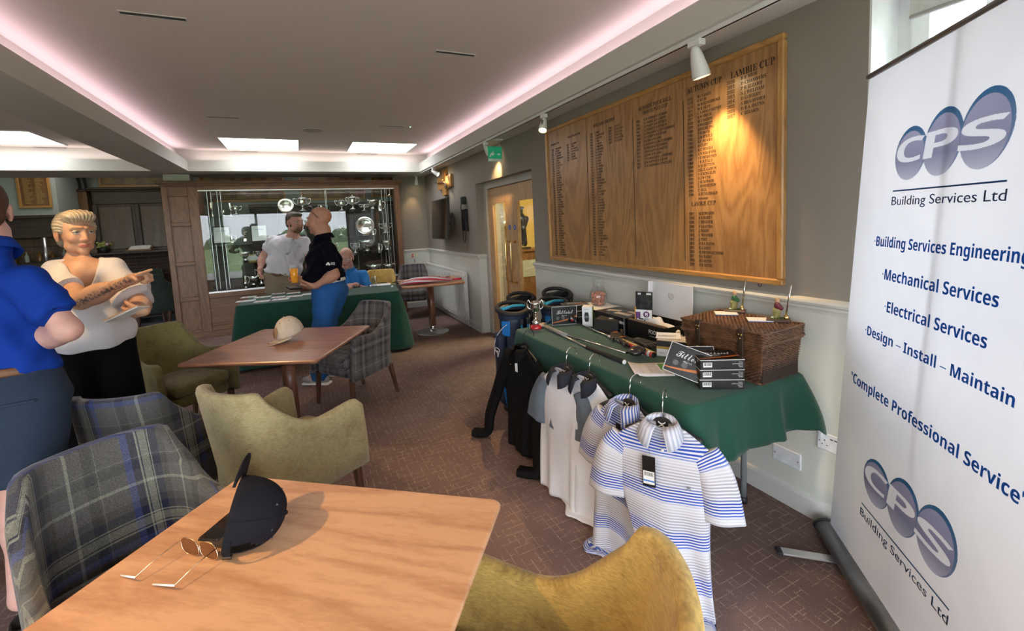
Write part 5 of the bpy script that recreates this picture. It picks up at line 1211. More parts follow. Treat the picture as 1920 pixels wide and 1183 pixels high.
def logo(du, vb):
    "one printed sheet: three discs with blue crescents, white letters over them"
    tri = []
    for ch, u0, u1 in (('C', .246, .392), ('P', .402, .550), ('S', .560, .728)):
        cu = bpy.data.curves.new('l', 'FONT'); cu.body = chr(0x1D5D4+ord(ch)-65); cu.resolution_u = 6; ob = bpy.data.objects.new('l', cu); C.objects.link(ob); me = bpy.data.meshes.new_from_object(ob); bpy.data.objects.remove(ob)
        me.calc_loop_triangles(); V = np.array([v.co[:2] for v in me.vertices]); lo, hi = V.min(0), V.max(0); V = (V-lo)/(hi-lo)*np.array([u1-u0, .082])+np.array([u0, -.041]); V[:, 0] += V[:, 1]*.12
        tri += [V[list(t_.vertices)] for t_ in me.loop_triangles]
    us = np.arange(.205, .775, .0013); vs = np.arange(-.125, .130, .0013); U, Vv = np.meshgrid(us, vs); P = np.stack([U.ravel(), Vv.ravel()], 1); col = np.zeros((len(P), 3)); on = np.zeros(len(P), bool)
    for (cu_, cv_, a, b2) in ((.325, -.012, .088, .090), (.485, .001, .088, .103), (.655, .009, .094, .108)):
        def e(dx, dy, k):
            x = P[:, 0]-cu_-dx; y = P[:, 1]-cv_-dy; c_, s_ = math.cos(-.25), math.sin(-.25); return ((x*c_+y*s_)/(a*k))**2+((-x*s_+y*c_)/(b2*k))**2
        o_ = e(0, 0, 1) < 1; i_ = e(-.005, -.009, .92) < 1; g = np.clip((P[:, 1]-cv_+b2)/(2*b2), 0, 1)[:, None]
        base = np.where(g < .35, np.array([.60, .60, .66])*(1-g/.35)+np.array([.34, .33, .45])*g/.35, np.array([.34, .33, .45])*(1-(g-.35)/.65)+np.array([.47, .45, .58])*(g-.35)/.65)
        cr = np.array([.05, .17, .32])*g+np.array([.30, .34, .45])*(1-g); col[o_] = cr[o_]; col[o_ & i_] = base[o_ & i_]; on |= o_
    for T3 in tri:
        (x0, y0), (x1, y1), (x2, y2) = T3; d = (y1-y2)*(x0-x2)+(x2-x1)*(y0-y2)
        if abs(d) < 1e-12: continue
        l0 = ((y1-y2)*(P[:, 0]-x2)+(x2-x1)*(P[:, 1]-y2))/d; l1 = ((y2-y0)*(P[:, 0]-x2)+(x0-x2)*(P[:, 1]-y2))/d; col[(l0 >= 0) & (l1 >= 0) & (l0+l1 <= 1) & on] = (.93, .93, .95)
    idx = np.full(len(P), -1); idx[on] = np.arange(on.sum()); idx = idx.reshape(U.shape); F = np.stack([idx[:-1, :-1], idx[:-1, 1:], idx[1:, 1:], idx[1:, :-1]], -1).reshape(-1, 4); F = F[(F >= 0).all(1)]
    me = bpy.data.meshes.new('logo_print'); me.from_pydata([tuple(bw(p[0]+du, vb+p[1], .0012)) for p in P[on]], [], F.tolist()); ca = me.color_attributes.new('Col', 'FLOAT_COLOR', 'POINT'); cc = np.ones((on.sum(), 4), np.float32); cc[:, :3] = col[on]; ca.data.foreach_set('color', cc.ravel())
    m_ = vprint('logo_ink', (1, 1, 1)); nt = m_.node_tree
    if not nt.nodes.get('lc'):
        a_ = N(nt, 'ShaderNodeAttribute', attribute_name='Col'); a_.name = 'lc'
        for n_ in nt.nodes:
            if n_.type == 'BSDF_PRINCIPLED': nt.links.new(a_.outputs['Color'], n_.inputs['Base Color'])
            if n_.type == 'BSDF_TRANSLUCENT': nt.links.new(a_.outputs['Color'], n_.inputs[0])
    obj('logo_print', me, m_, t)
logo(0, 1.674)
bx_ = lambda n_, u0, u1, v0, v1, o0, o1, m_: obj(n_, MB().add([bw(u, v, o) for o in (o0, o1) for u, v in ((u0, v0), (u1, v0), (u1, v1), (u0, v1))], [(3, 2, 1, 0), (4, 5, 6, 7), (0, 1, 5, 4), (1, 2, 6, 5), (2, 3, 7, 6), (3, 0, 4, 7)]), m_, t)
bx_('logo_rule', .245, .747, 1.536, 1.541, .001, .0014, crescent)
fit_text('Building Services Ltd', .243, .752, 1.478, 1.519, steelb, .0, 0)
fit_text('·Building Services Engineering', .155, .845, 1.322, 1.374, blue_t, .0010)
fit_text('·Mechanical Services', .232, .772, 1.213, 1.256, blue_t, .0010)
fit_text('·Electrical Services', .268, .752, 1.096, 1.139, blue_t, .0010)
fit_text('·Design – Install – Maintain', .153, .862, .966, 1.018, blue_t, .0010)
fit_text('"Complete Professional Service"', .075, .935, .738, .796, blue_t, .0010)
logo(0.003, .445)
bx_('logo_rule', .246, .747, .292, .297, .001, .0014, crescent)
fit_text('Building Services Ltd', .241, .749, .232, .275, steelb, .0, 0)
R_ = frame((0, 0, 0), BE, (0, 0, 1)).to_3x3()
b = MB(); b.loft([[tuple(BA+BE*u+Vector((0, 0, -.05))+BN*(c_*.058)+Vector((0, 0, .035+s_*.035))) for c_, s_ in [(math.cos(q)*1.0, math.sin(q)) for q in np.linspace(0, 2*PI, 20, endpoint=False)]] for u in (-.02, 1.03)]); obj('cassette', b, mat('cassette_silver', (.30, .30, .31), .3, .9), t)
for u in (-.022, 1.028): obj('end_cap', MB().loft([[tuple(BA+BE*(u+d_)+Vector((0, 0, -.05))+BN*(math.cos(q)*.061)+Vector((0, 0, .036+math.sin(q)*.036))) for q in np.linspace(0, 2*PI, 20, endpoint=False)] for d_ in (-.008, .008)]), blk, t)
tp = bw(.5, 2.0)
b = MB(); b.tube([bw(-.005, 2.005), bw(1.005, 2.005)], .013, 10, flat=.8); obj('top_rail', b, rail_m, t)
b = MB(); b.tube([bw(.5, -.0, -.03), bw(.5, 2.0, -.03)], .009, 8); obj('pole', b, alum, t)
for q in (.16, .86):
    c0 = BA+BE*q+Vector((0, 0, -.049)); f_ = MB()
    d = BN; b = MB(); b.box(c0+d*.05+Vector((0, 0, .006)), (.045, .40, .010), frame((0, 0, 0), BE, d).to_3x3(), bev=.003); obj('foot', b, alum, t); b = MB(); b.box(c0+d*.258+Vector((0, 0, .006)), (.047, .022, .014), frame((0, 0, 0), BE, d).to_3x3(), bev=.003); obj('foot_cap', b, blk, t)
# ================================================================== SALE TABLE GOODS
CZ = .7565
white_card = mat('white_card', (.80, .80, .80), .5, var=.02); cardk = mat('black_card', (.009, .0085, .009), .35, var=.1); dkb = mat('carton_black', (.022, .020, .018), .5, var=.15)
orange = mat('orange_print', (.55, .16, .03), .4); silv_p = mat('silver_print', (.70, .69, .68), .35); red_m = mat('red_gloss', (.50, .02, .02), .25, coat=.4); gold_p = mat('gold_print', (.45, .31, .05), .4)
def script_(s):
    o = ''
    for ch in s:
        if 'A' <= ch <= 'Z': o += chr(0x1D4D0+ord(ch)-65)
        elif 'a' <= ch <= 'z': o += chr(0x1D4EA+ord(ch)-97)
        else: o += ch
    return o
def gbox(name, lab, cat, loc, size, rz=0, m=cardk, tilt=(0, 0), bev=.001, group=None):
    t = thing(name, lab, cat, loc, rot=(tilt[0], tilt[1], rz), group=group); x, y, z = size
    obj('carton', MB().bounds((-x/2, -y/2, 0), (x/2, y/2, z), bev=bev), m, t); return t
FX = lambda o, : frame(o, (1, 0, 0), (0, 0, 1))   # front face, seen from -y
def ftext(t, s, x, y, z, size, m=silv_p, **k): return text('lettering', s, size, m, frame((x, y, z), (1, 0, 0), (0, 0, 1)), t, ext=.0002, **k)
def ball_box(lab, loc, rz, tilt=(0, 0), flat=False, side_label=True):
    "sleeve box of golf balls: big face 0.19 x 0.14, depth 0.047; local: big face toward -y (standing) or +z (flat)"
    t = thing('ball_box', lab, 'box', loc, rot=(tilt[0], tilt[1], rz), group=None)
    if not flat: W, D, H = .19, .047, .14
    else: W, D, H = .19, .14, .045
    obj('carton', MB().bounds((-W/2, -D/2, 0), (W/2, D/2, H), bev=.001), cardk, t)
    e = MB()
    if flat:
        for lo, hi in (((-W/2, -D/2-.0004, H-.003), (W/2, -D/2, H)), ((-W/2-.0004, -D/2, H-.003), (-W/2, D/2, H)), ((W/2, -D/2, H-.003), (W/2+.0004, D/2, H))): e.bounds(lo, hi)
    else:
        for lo, hi in (((-W/2, -D/2-.0004, 0), (-W/2+.0025, -D/2, H)), ((W/2-.0025, -D/2-.0004, 0), (W/2, -D/2, H)), ((-W/2, -D/2-.0004, H-.0025), (W/2, -D/2, H)), ((-W/2, -D/2-.0004, 0), (W/2, -D/2, .0025))): e.bounds(lo, hi)
    obj('silver_edge', e, silv_p, t, kind='stuff')
    F = frame((0, -D/2-.0005, 0), (1, 0, 0), (0, 0, 1)) if not flat else frame((0, 0, H+.0005), (1, 0, 0), (0, 1, 0))
    y_off = 0 if not flat else -D/2
    text('lettering', script_('Titleist'), .046, silv_p, F @ Matrix.Translation((-.06, .082+y_off, 0)), t, ext=.0002, sx=.82)
    text('lettering', 'PRO V1', .012, silv_p, F @ Matrix.Translation((.0, .064+y_off, 0)), t, 'CENTER', ext=.0002)
    def curve(u): return .018+.032*((u+W/2)/W)**1.6
    us = np.linspace(-W/2+.003, W/2-.003, 14); b = MB()
    G = [[F @ Vector((u, curve(u)+y_off, .0003)) for u in us], [F @ Vector((u, curve(u)+.004+.013*((u+W/2)/W)+y_off, .0003)) for u in us]]
    b.grid(G, False); obj('orange_swoosh', b, orange, t)
    for q in (-.05, -.01): obj('ball_print', MB().add([F @ Vector((q+.013*math.cos(a), .052+y_off+.013*math.sin(a), .0002)) for a in np.linspace(0, 2*PI, 17)[:-1]], [tuple(range(16))]), mat('ball_print', (.10, .10, .10), .5), t)
    if side_label:
        yy, z0 = (-D/2-.0006, 0) if flat else (0, 0)
        if flat:
            obj('barcode_panel', MB().bounds((-W/2+.012, -D/2-.0008, .012), (-W/2+.050, -D/2, .033)), white_card, t); bars = MB()
            for k in range(9): bars.bounds((-W/2+.015+k*.0038, -D/2-.0012, .018), (-W/2+.0166+k*.0038+.001*(k % 2), -D/2-.0008, .032))
            obj('barcode', bars, cardk, t, kind='stuff')
            for q in range(4): ftext(t, ('Titleist', 'performance golf', 'balls 12', 'USGA')[q], W/2-.008, -D/2-.0006, .031-q*.007, .0065, align='RIGHT')
        else:
            xx = W/2+.0006; Fr = frame((xx, 0, 0), (0, 1, 0), (0, 0, 1))
            obj('barcode_panel', MB().bounds((W/2, -.014, .006), (W/2+.0006, .012, .045)), white_card, t)
            bars = MB()
            for k in range(8): bars.bounds((W/2+.0006, -.011, .010+k*.004), (W/2+.0009, .009, .012+k*.004))
            obj('barcode', bars, cardk, t, kind='stuff')
            text('lettering', 'Titleist', .013, silv_p, frame((xx, .012, .07), (0, 0, 1), (0, -1, 0)), t, ext=.0002)
    return t
def P_(px_, py_, z=CZ): q = at(px_, py_, 'Z', z); return (q[0], q[1], z)
RZ0 = -PI/2   # facing the room
ball_box('upright black ball box with silver script beside the small trophy', (1.735, 2.80, CZ), -.35)
for k, dz in enumerate((0, .0455, .091)): ball_box(('bottom', 'middle', 'top')[k]+' flat ball box of the far stack behind the upright one', (1.86, 2.835, CZ+dz), -.35+.05*k, flat=True)
# near stack of three and two leaning boxes before the hamper
for k in range(3): ball_box(('bottom', 'middle', 'top')[k]+' black ball box of the near stack in front of the hamper', (1.672, 1.388, CZ+.0455*k), -.56+.02*k, flat=True)
ball_box('tilted black ball box leaning on the near stack, silver script facing the camera', (1.548, 1.470, CZ+.030), -.95, tilt=(-.38, .30))
ball_box('black ball box with an orange stripe leaning back behind the near stack', (1.665, 1.50, CZ+.004), -.62, tilt=(-.55, 0), side_label=False)
# small trophy on red base
t = thing('silver_cup', 'small silver two-handled cup on a red base at the table corner', 'trophy', (1.495, 2.80, CZ), -.6)
obj('red_base', MB().lathe([(.044, 0), (.045, .006), (.042, .022), (.036, .028), (0, .028)], n=28), red_m, t)
obj('band', MB().lathe([(.029, .028), (.029, .055), (.025, .058), (0, .058)], n=24), silver, t)
obj('bowl', MB().lathe([(.024, .058), (.018, .062), (.008, .075), (.006, .09), (.012, .10), (.006, .108), (.016, .122), (.033, .14), (.038, .165), (.037, .185), (.042, .20), (.039, .20), (.034, .17), (0, .14)], n=32), silver, t)
for sg in (-1, 1): obj('handle', MB().tube(S_curve([(sg*.034, 0, .145), (sg*.052, 0, .155), (sg*.060, 0, .18), (sg*.054, 0, .205), (sg*.046, 0, .212), (sg*.040, 0, .196)]), .003, 8), silver, t)
# watch box
t = gbox('watch_box', 'small upright white and green box with a watch picture', 'box', (1.855, 2.655, CZ), (.075, .075, .145), -.75, white_card)
obj('green_side', MB().bounds((.0376, -.0374, .001), (.038, .0374, .144)), mat('side_green', (.20, .33, .05), .5, var=.3, scale=40), t)
obj('watch_print', MB().prism([(-.012, .045), (.012, .045), (.016, .065), (.016, .095), (.012, .115), (-.012, .115), (-.016, .095), (-.016, .065)], .0006, Matrix(((1, 0, 0), (0, 0, -1), (0, 1, 0))), (-.005, -.0376, -.01)), cardk, t)
obj('dial_print', MB().lathe([(0, 0), (.012, 0), (.012, .0005), (0, .0005)], (-.005, -.0384, .07), 16, (PI/2, 0, 0)), mat('dial', (.18, .2, .2), .4), t); ftext(t, 'Approach', -.025, -.0379, .125, .009, cardk)
t = thing('strap_loop', 'black strap loop lying on the white watch box', 'strap', (1.90, 2.70, CZ+.145)); 
bpy.data.objects.remove(t)
t = gbox('black_gift_box', 'small matt black box in the middle of the sale table', 'box', (1.865, 2.42, CZ), (.17, .12, .095), -1.05, dkb)
obj('lid_line', MB().bounds((-.0854, -.0604, .064), (.0854, .0604, .066)), cardk, t)
obj('small_tag', MB().box((.02, .0, .0958), (.035, .02, .001), (0, 0, .4)), white_card, t)
# row of shoe boxes along the wall
A_ = RZ0
t = gbox('shoe_box', 'long black shoe box with pale prints on its lid, left of the open one', 'box', (1.985, 2.435, CZ), (.335, .215, .118), A_, cardk)
for k, (x0, y0, x1, y1, r_) in enumerate(((-.13, -.02, -.03, .03, .5), (-.02, -.05, .12, .0, .1), (.02, .03, .13, .07, -.1))): obj('pale_print', MB().box(((x0+x1)/2, (y0+y1)/2, .1184), (x1-x0, abs(y1-y0), .0006), (0, 0, r_)), mat('pale_print', (.52, .46, .38), .6), t)
ftext(t, 'nitro', .10, -.1080, .075, .03, bold=.001); obj('silver_rule', MB().bounds((.155, -.1082, .0), (.158, -.1075, .118)), silv_p, t)
for k in range(4): ftext(t, 'ultra distance', .03, -.108, .085-k*.014, .011)
t = gbox('shoe_box', 'flat black patterned box under the white papers and the glass jug', 'box', (2.015, 2.735, CZ), (.25, .19, .112), A_, cardk)
pb = MB()
for k in range(8): pb.bounds((-.11+k*.028, -.0955, .03), (-.096+k*.028, -.095, .085))
obj('pattern_print', pb, mat('grid_print', (.2, .2, .21), .5), t, kind='stuff')
obj('orange_edge', MB().bounds((-.125, -.0956, .098), (.0, -.095, .112)), mat('peach_print', (.5, .25, .13), .5), t)
for k, (dx, dy, r_) in enumerate(((0, 0, .12), (.03, -.015, -.15))):
    q = thing('paper_sheet', ('upper', 'lower')[1-k]+' white paper sheet beneath the glass jug', 'paper', (2.01+dx*.2, 2.745+dy, CZ+.1125+.0008*k), RZ0+r_)
    obj('sheet', MB().bounds((-.149, -.105, 0), (.149, .105, .0006)), paper, q)
# open shoe box
t = thing('open_shoe_box', 'open black shoe box with a white shoe inside and its white lid raised', 'box', (1.995, 2.09, CZ), A_)
W, D, H, th = .335, .215, .118, .003
for n_, lo, hi, mm in (('front_wall', (-W/2, -D/2, 0), (W/2, -D/2+th, H), cardk), ('back_wall', (-W/2, D/2-th, 0), (W/2, D/2, H), cardk), ('end_wall', (-W/2, -D/2, 0), (-W/2+th, D/2, H), cardk), ('end_wall', (W/2-th, -D/2, 0), (W/2, D/2, H), cardk), ('bottom', (-W/2, -D/2, 0), (W/2, D/2, th), cardk)): obj(n_, MB().bounds(lo, hi), mm, t)
obj('front_flap', MB().box((0, -D/2+.012, H-.001), (W-.01, .026, .003), (.25, 0, 0)), mat('carton_brown', (.10, .06, .04), .6), t)
ftext(t, 'FOOTJOY', .03, -D/2-.0006, .062, .034, bold=.0008, sx=.85); ftext(t, '#1 SHOE IN GOLF', .035, -D/2-.0006, .042, .011)
ld = obj('raised_lid', MB().box((0, 0, .115), (.345, .006, .23), bev=.002).box((-.17, -.02, .115), (.006, .04, .23), bev=.002), mat('lid_white', (.72, .73, .76), .6, var=.04, scale=12), t); ld.location = (.0, D/2+.002, H-.002); ld.rotation_euler = (-.04, 0, 0)
obj('logo_emboss', MB().lathe([(.02, 0), (.024, 0), (.024, .0006), (.02, .0006)], (0, -.0036, .15), 24, (PI/2, 0, 0)), mat('lid_grey', (.55, .56, .58), .6), ld)
shoe_w = mat('shoe_white', (.78, .77, .74), .45, var=.03)
sh = thing('golf_shoe', 'white golf shoe with a dark stripe lying in the open box', 'shoe', (1.99, 2.06, CZ+.045), A_)
obj('upper', sdf_mesh('upper', [ell((.03, 0, .035), (.12, .045, .035), None, .02), ell((-.08, 0, .05), (.06, .042, .045), None, .03), cap((-.09, 0, .06), (-.03, 0, .075), .035, .03, .02), sub(ell((-.075, 0, .115), (.042, .028, .04)))], .005), shoe_w, sh)
obj('sole', sdf_mesh('sole', [rbox((0, 0, .008), (.14, .042, .012), .01)], .005), mat('sole_grey', (.5, .5, .5), .6), sh)
obj('side_stripe', MB().tube(S_curve([(-.08, -.044, .03), (-.03, -.047, .055), (.03, -.046, .04), (.09, -.036, .03)]), .004, 6), cardk, sh)
# glove packet
t = thing('glove_packet', 'hanging-style dark packet of a golf glove with a purple and orange label', 'packet', (1.945, 2.165, CZ+.10), rot=(-.08, 0, RZ0+.55))
obj('card_back', MB().bounds((-.055, 0, 0), (.055, .002, .20)), cardk, t)
obj('glove', sdf_mesh('glove', [rbox((.0, -.006, .11), (.032, .007, .04), .006)]+[cap((-.024+.015*k, -.006, .14), (-.027+.017*k, -.006, .178-.006*abs(k-1.5)), .0075) for k in range(4)]+[cap((.03, -.006, .10), (.046, -.006, .135), .008)], .004), mat('glove_black', (.02, .02, .022), .7), t)
obj('white_band', MB().bounds((-.05, -.014, .03), (.055, -.012, .085)), white_card, t); obj('purple_patch', MB().bounds((-.05, -.0145, .03), (-.018, -.0138, .07)), mat('purple', (.13, .04, .18), .5), t)
obj('badge', MB().lathe([(0, 0), (.02, 0), (.02, .0006), (0, .0006)], (.02, -.0145, .056), 20, (PI/2, 0, 0)), mat('purple', ()), t); ftext(t, 'FJ', .02, -.0155, .047, .026, white_card, bold=.001, align='CENTER')
obj('orange_edge', MB().bounds((-.055, -.014, .0), (-.05, -.0, .10)), mat('packet_orange', (.70, .33, .02), .5), t); ftext(t, 'ProDry', -.04, -.0155, .008, .028, white_card, bold=.001)
obj('top_print', MB().bounds((-.04, -.001, .18), (-.02, 0, .192)).bounds((.015, -.001, .18), (.045, 0, .192)), silv_p, t, kind='stuff')
# glass jug with pink raffle tickets
jg = glass('jug_glass', (.97, .98, .98), 1.5, 1.4)
t = thing('glass_jug', 'clear glass jug part-filled with pink raffle tickets on the white papers', 'jug', (2.035, 2.765, CZ+.1143), .9)
obj('vessel', MB().lathe([(0, .0), (.045, .0), (.052, .004), (.066, .03), (.070, .06), (.064, .095), (.048, .13), (.038, .16), (.038, .185), (.044, .205), (.0425, .205), (.0365, .185), (.0365, .16), (.0465, .13), (.0625, .095), (.0685, .06), (.0645, .03), (.050, .006), (0, .005)], n=40), jg, t)
obj('handle', MB().tube(S_curve([(-.042, 0, .19), (-.075, 0, .19), (-.092, 0, .16), (-.088, 0, .115), (-.066, 0, .095)]), .0055, 8), jg, t)
pink = mat('ticket_pink', (.68, .33, .24), .8, var=.12, scale=60); tk = MB()
for k in range(170):
    r_ = .050*math.sqrt(rng.random()); a = rng.random()*6.28; z_ = .010+.085*rng.random(); 
    if r_ > .058-.25*max(0, z_-.07): r_ *= .7
    tk.box((r_*math.cos(a), r_*math.sin(a), z_), (.026, .013, .0006), tuple(rng.uniform(-1.3, 1.3, 3)))
obj('raffle_tickets', tk, pink, t, kind='stuff')
# glove heap and socks
gk = mat('glove_black', ())
for k, (lab, x, y, rz_, h_) in enumerate((('black golf glove lying with fingers toward the camera', 1.765, 2.13, 1.2, 0), ('second black glove in the heap, orange tab on the cuff', 1.79, 2.25, 1.0, .0), ('third black glove of the heap, nearest the black and gold box', 1.80, 2.01, 1.45, .012))):
    t = thing('golf_glove', lab, 'glove', (x, y, CZ+h_+.003), rz_-PI)
    pr = [rbox((0, 0, .014), (.05, .038, .012), .01, None, .01), rbox((-.065, 0, .013), (.022, .032, .011), .009, None, .012)]
    for q in range(4): yq = -.029+q*.019; pr.append(cap((.045, yq, .014), (.105-.012*abs(q-1.6), yq*1.25, .012), .0095, .008, .006))
    pr.append(cap((.0, .035, .013), (.05, .062, .012), .011, .008, .008))
    obj('glove_body', sdf_mesh('glove_body', pr, .004), gk, t)
    for q in range(4): yq = -.029+q*.019; obj('grey_knuckle', MB().box((.065, yq*1.1, .0235), (.022, .012, .002), bev=.0008), mat('grey_patch', (.09, .09, .1), .6), t)
    obj('cuff_tab', MB().box((-.06, 0, .025), (.028, .030, .003), bev=.001), orange if k < 2 else mat('grey_patch', ()), t)
t = thing('glove_strap', 'dark leather strap with a white edge on top of the glove heap', 'strap', (1.80, 2.20, CZ+.03), 1.2); obj('band', MB().tube(S_curve([(-.08, .0, .012), (-.02, .01, .022), (.05, -.01, .018), (.09, -.03, .010)]), .012, 8, flat=.25), mat('brown_leather', (.05, .025, .015), .5), t)
# black, gold and white carton with card on top
t = gbox('gift_carton', 'white carton with black and gold bands and a card on its lid', 'box', (1.845, 1.815, CZ), (.165, .125, .088), -.95, white_card)
obj('gold_band', MB().bounds((-.0829, -.0629, .042), (.0829, .0629, .056)), gold_p, t); obj('lid', MB().bounds((-.0832, -.0632, .056), (.0832, .0632, .0885)), cardk, t); obj('lid_top', MB().bounds((-.081, -.061, .0885), (.081, .061, .0892)), mat('lid_cream', (.6, .57, .52), .6), t)
ftext(t, 'FootJoy', .0, -.0634, .018, .017, mat('grey_ink', (.15, .17, .22), .5))
ftext(t, 'GOLF', -.07, -.0634, .015, .012, mat('grey_ink', ()))
t = thing('folded_card', 'white folded card with black lettering on the gold-banded carton', 'card', (1.835, 1.845, CZ+.090), -.80)
obj('leaf', MB().box((0, 0, .012), (.13, .055, .0012), (.35, 0, 0)), white_card, t); obj('lower_leaf', MB().box((0, -.002, .002), (.135, .060, .0012)), white_card, t); text('lettering', 'SUPERSOFT', .019, cardk, frame((-.055, -.012, .0085), (1, 0, 0), (0, .94, .34)), t, ext=.0003)
t = gbox('small_white_box', 'small white box tucked between the open shoe box and the hamper', 'box', (2.03, 1.815, CZ), (.10, .08, .075), -1.3, white_card); ftext(t, 'ball', -.03, -.0405, .03, .012, mat('grey_ink', ()))
t = gbox('peach_carton', 'flat pale carton behind the gold-banded one beside the hamper', 'box', (2.015, 1.80, CZ+.0755), (.12, .09, .03), -1.1, mat('pale_carton', (.62, .55, .50), .6))
# leaflet
t = thing('leaflet', 'white golf leaflet with a green photograph lying curled at the table edge', 'leaflet', (1.595, 1.665, CZ+.0015), -.52)
G = [[(u, v, .010*max(0, (-u-.08)/.06)**2+.001) for u in np.linspace(-.145, .145, 14)] for v in np.linspace(-.10, .10, 5)]
lf = obj('sheet', MB().grid(G, True), mat('leaflet_paper', (.72, .70, .72), .5), t); md = lf.modifiers.new('solid', 'SOLIDIFY'); md.thickness = .0006
obj('photo_print', MB().bounds((.005, -.015, .0016), (.12, .085, .002)), mat('grass_print', (.10, .28, .05), .5, var=.4, scale=18), t); obj('lake_print', MB().bounds((.075, -.0, .002), (.115, .03, .0023)), mat('lake_print', (.12, .22, .30), .4), t)
lp = MB()
for k in range(9): lp.bounds((-.06+.0, .08-k*.017, .0016), (-.005, .084-k*.017, .002))
for k in range(4): lp.bounds((.01, -.03-k*.014, .0016), (.11, -.027-k*.014, .002))
obj('text_lines', lp, mat('print_grey', (.35, .30, .32), .6), t, kind='stuff')
for k, c_ in enumerate(((.6, .45, .1), (.65, .5, .2), (.05, .05, .2), (.55, .42, .1), (.6, .3, .1))): obj('dot_print', MB().lathe([(0, 0), (.006, 0), (.006, .0004), (0, .0004)], (-.10+.0*k, .045-k*.022, .0022), 10), mat('dot_%d' % k, c_, .5), t)
# clubs
gripk = mat('rubber_grip', (.008, .008, .008), .8, bump=.5, bscale=600); shaft = mat('club_shaft', (.65, .65, .66), .2, 1.); gunm = mat('gunmetal', (.28, .26, .25), .28, .9)
def club(lab, a, g0, g1, head, grip_m, rg=.0135, head_m=gunm, extra=None, z=.012):
    a, g0, g1 = [Vector((p[0], p[1], CZ+z)) for p in (a, g0, g1)]
    t = thing('golf_club', lab, 'golf club', tuple(a)); o = a
    obj('shaft', MB().cyl((0, 0, 0), g0-o, .0045, .0072, n=12), shaft, t)
    obj('grip', MB().cyl(g0-o, g1-o, rg*.85, rg, n=16), grip_m, t); obj('grip_cap', MB().cyl(g1-o, g1-o+(g1-g0).normalized()*.004, rg, rg*.8, n=16), blk if grip_m is not gripk else white, t)
    return t, o, (g1-g0).normalized()
t, o, d = club('putter-headed club with a black grip lying along the table front', (1.545, 2.77), (1.500, 2.17), (1.502, 1.83), None, gripk)
obj('head', sdf_mesh('iron_head', [rbox((.0, .03, .01), (.038, .020, .010), .006, rotz_np(.5)), cap((0, 0, .004), (.01, .03, .008), .008)], .0035), mat('satin_iron', (.55, .50, .46), .35, .8), t)
for k in range(7): obj('shaft_step', MB().cyl(Vector((0, 0, 0))-d*(-.12-k*.05), Vector((0, 0, 0))-d*(-.124-k*.05), .0068, n=12), chrome, t)
t, o, d = club('hybrid club with grey grip, its black head near the leaflet', (1.60, 1.925), (1.535, 2.44), (1.538, 2.735), None, mat('grey_grip', (.30, .27, .26), .6, bump=.4, bscale=500), z=.020)
obj('head', sdf_mesh('driver_head', [ell((.035, -.045, .018), (.060, .048, .026), rotz_np(.4), .01), cap((0, 0, .004), (.012, -.018, .012), .009, .012, .012)], .004), mat('head_black', (.018, .018, .02), .22, coat=.5), t)
obj('sole_line', MB().tube([(-.012, -.072, .012), (.03, -.092, .010), (.07, -.075, .012), (.092, -.04, .014)], .0025, 6), silv_p, t)
t, o, d = club('club with a red padded grip and black head across the table', (1.80, 2.735), (1.745, 2.14), (1.71, 1.83), None, red_m, .018)
obj('head', sdf_mesh('fairway_head', [ell((.0, .045, .022), (.050, .045, .028), None, .01), cap((0, 0, .004), (.0, .02, .016), .009, .014, .012), ell((-.02, .03, .04), (.022, .02, .018), None, .012)], .004), mat('head_black', ()), t)
obj('red_medallion', MB().lathe([(0, 0), (.010, 0), (.010, .002), (0, .002)], (-.030, .006, .022), 16, (PI/2, 0, -.6)), red_m, t)
for f_, m_ in ((.74, white_card), (.80, red_m), (.86, white_card), (.92, white_card)): obj('shaft_band', MB().cyl(d*-0+(Vector((1.745, 2.14, 0))-Vector((1.80, 2.735, 0)))*f_, (Vector((1.745, 2.14, 0))-Vector((1.80, 2.735, 0)))*(f_+.045), .0078, n=12), m_, t)
e0 = Vector((1.745-1.80, 2.14-2.735, 0)); e1 = Vector((1.71-1.80, 1.83-2.735, 0))
obj('grip_stripe', MB().cyl(e0+(e1-e0)*.0+Vector((.004, 0, .003)), e0+(e1-e0)*.98+Vector((.004, 0, .003)), .0150, .0175, n=14), mat('gold_stripe', (.55, .45, .2), .5), t); obj('price_sticker', MB().cyl(e0+(e1-e0)*.86, e0+(e1-e0)*.93, .0188, n=16), white_card, t)
# hamper
wk = mat('wicker', (.14, .062, .030), .45, var=.5, scale=35, coat=.2); leather = mat('dark_leather', (.035, .018, .011), .42, coat=.15)
t = thing('wicker_hamper', 'dark brown wicker picnic hamper with leather straps on the sale table', 'hamper', (1.945, 1.475, CZ), 0)
hw, hd, hh = .152, .215, .245   # half x, half y, height at top
t.rotation_euler = (0, 0, .06)
def ring_pts(z, k, off, amp=.0035, n=150, r=.012):
    s_ = .90+.10*min(1, z/.2); ax, ay = hw*s_+off, hd*s_+off; L_ = 4*(ax+ay); out = []
    for i in range(n):
        q = L_*i/n; w_ = amp*math.sin(PI*(q/.0135)+PI*k)
        if q < 2*ax: x, y, nx, ny = -ax+q, -ay, 0, -1
        elif q < 2*ax+2*ay: x, y, nx, ny = ax, -ay+(q-2*ax), 1, 0
        elif q < 4*ax+2*ay: x, y, nx, ny = ax-(q-2*ax-2*ay), ay, 0, 1
        else: x, y, nx, ny = -ax, ay-(q-4*ax-2*ay), -1, 0
        out.append((x+nx*w_, y+ny*w_, z+.0006*math.sin(i*1.7+k)))
    return out
wv = MB(); nrow = 31
for k in range(nrow): wv.tube(ring_pts(.006+k*.0058, k, 0), .0031, 5, closed=True)
obj('body_weave', wv, wk, t, kind='stuff')
obj('inner_lining', MB().box((0, 0, .095), (2*hw*.93, 2*hd*.95, .18)), mat('wicker_dark', (.03, .015, .01), .8), t)
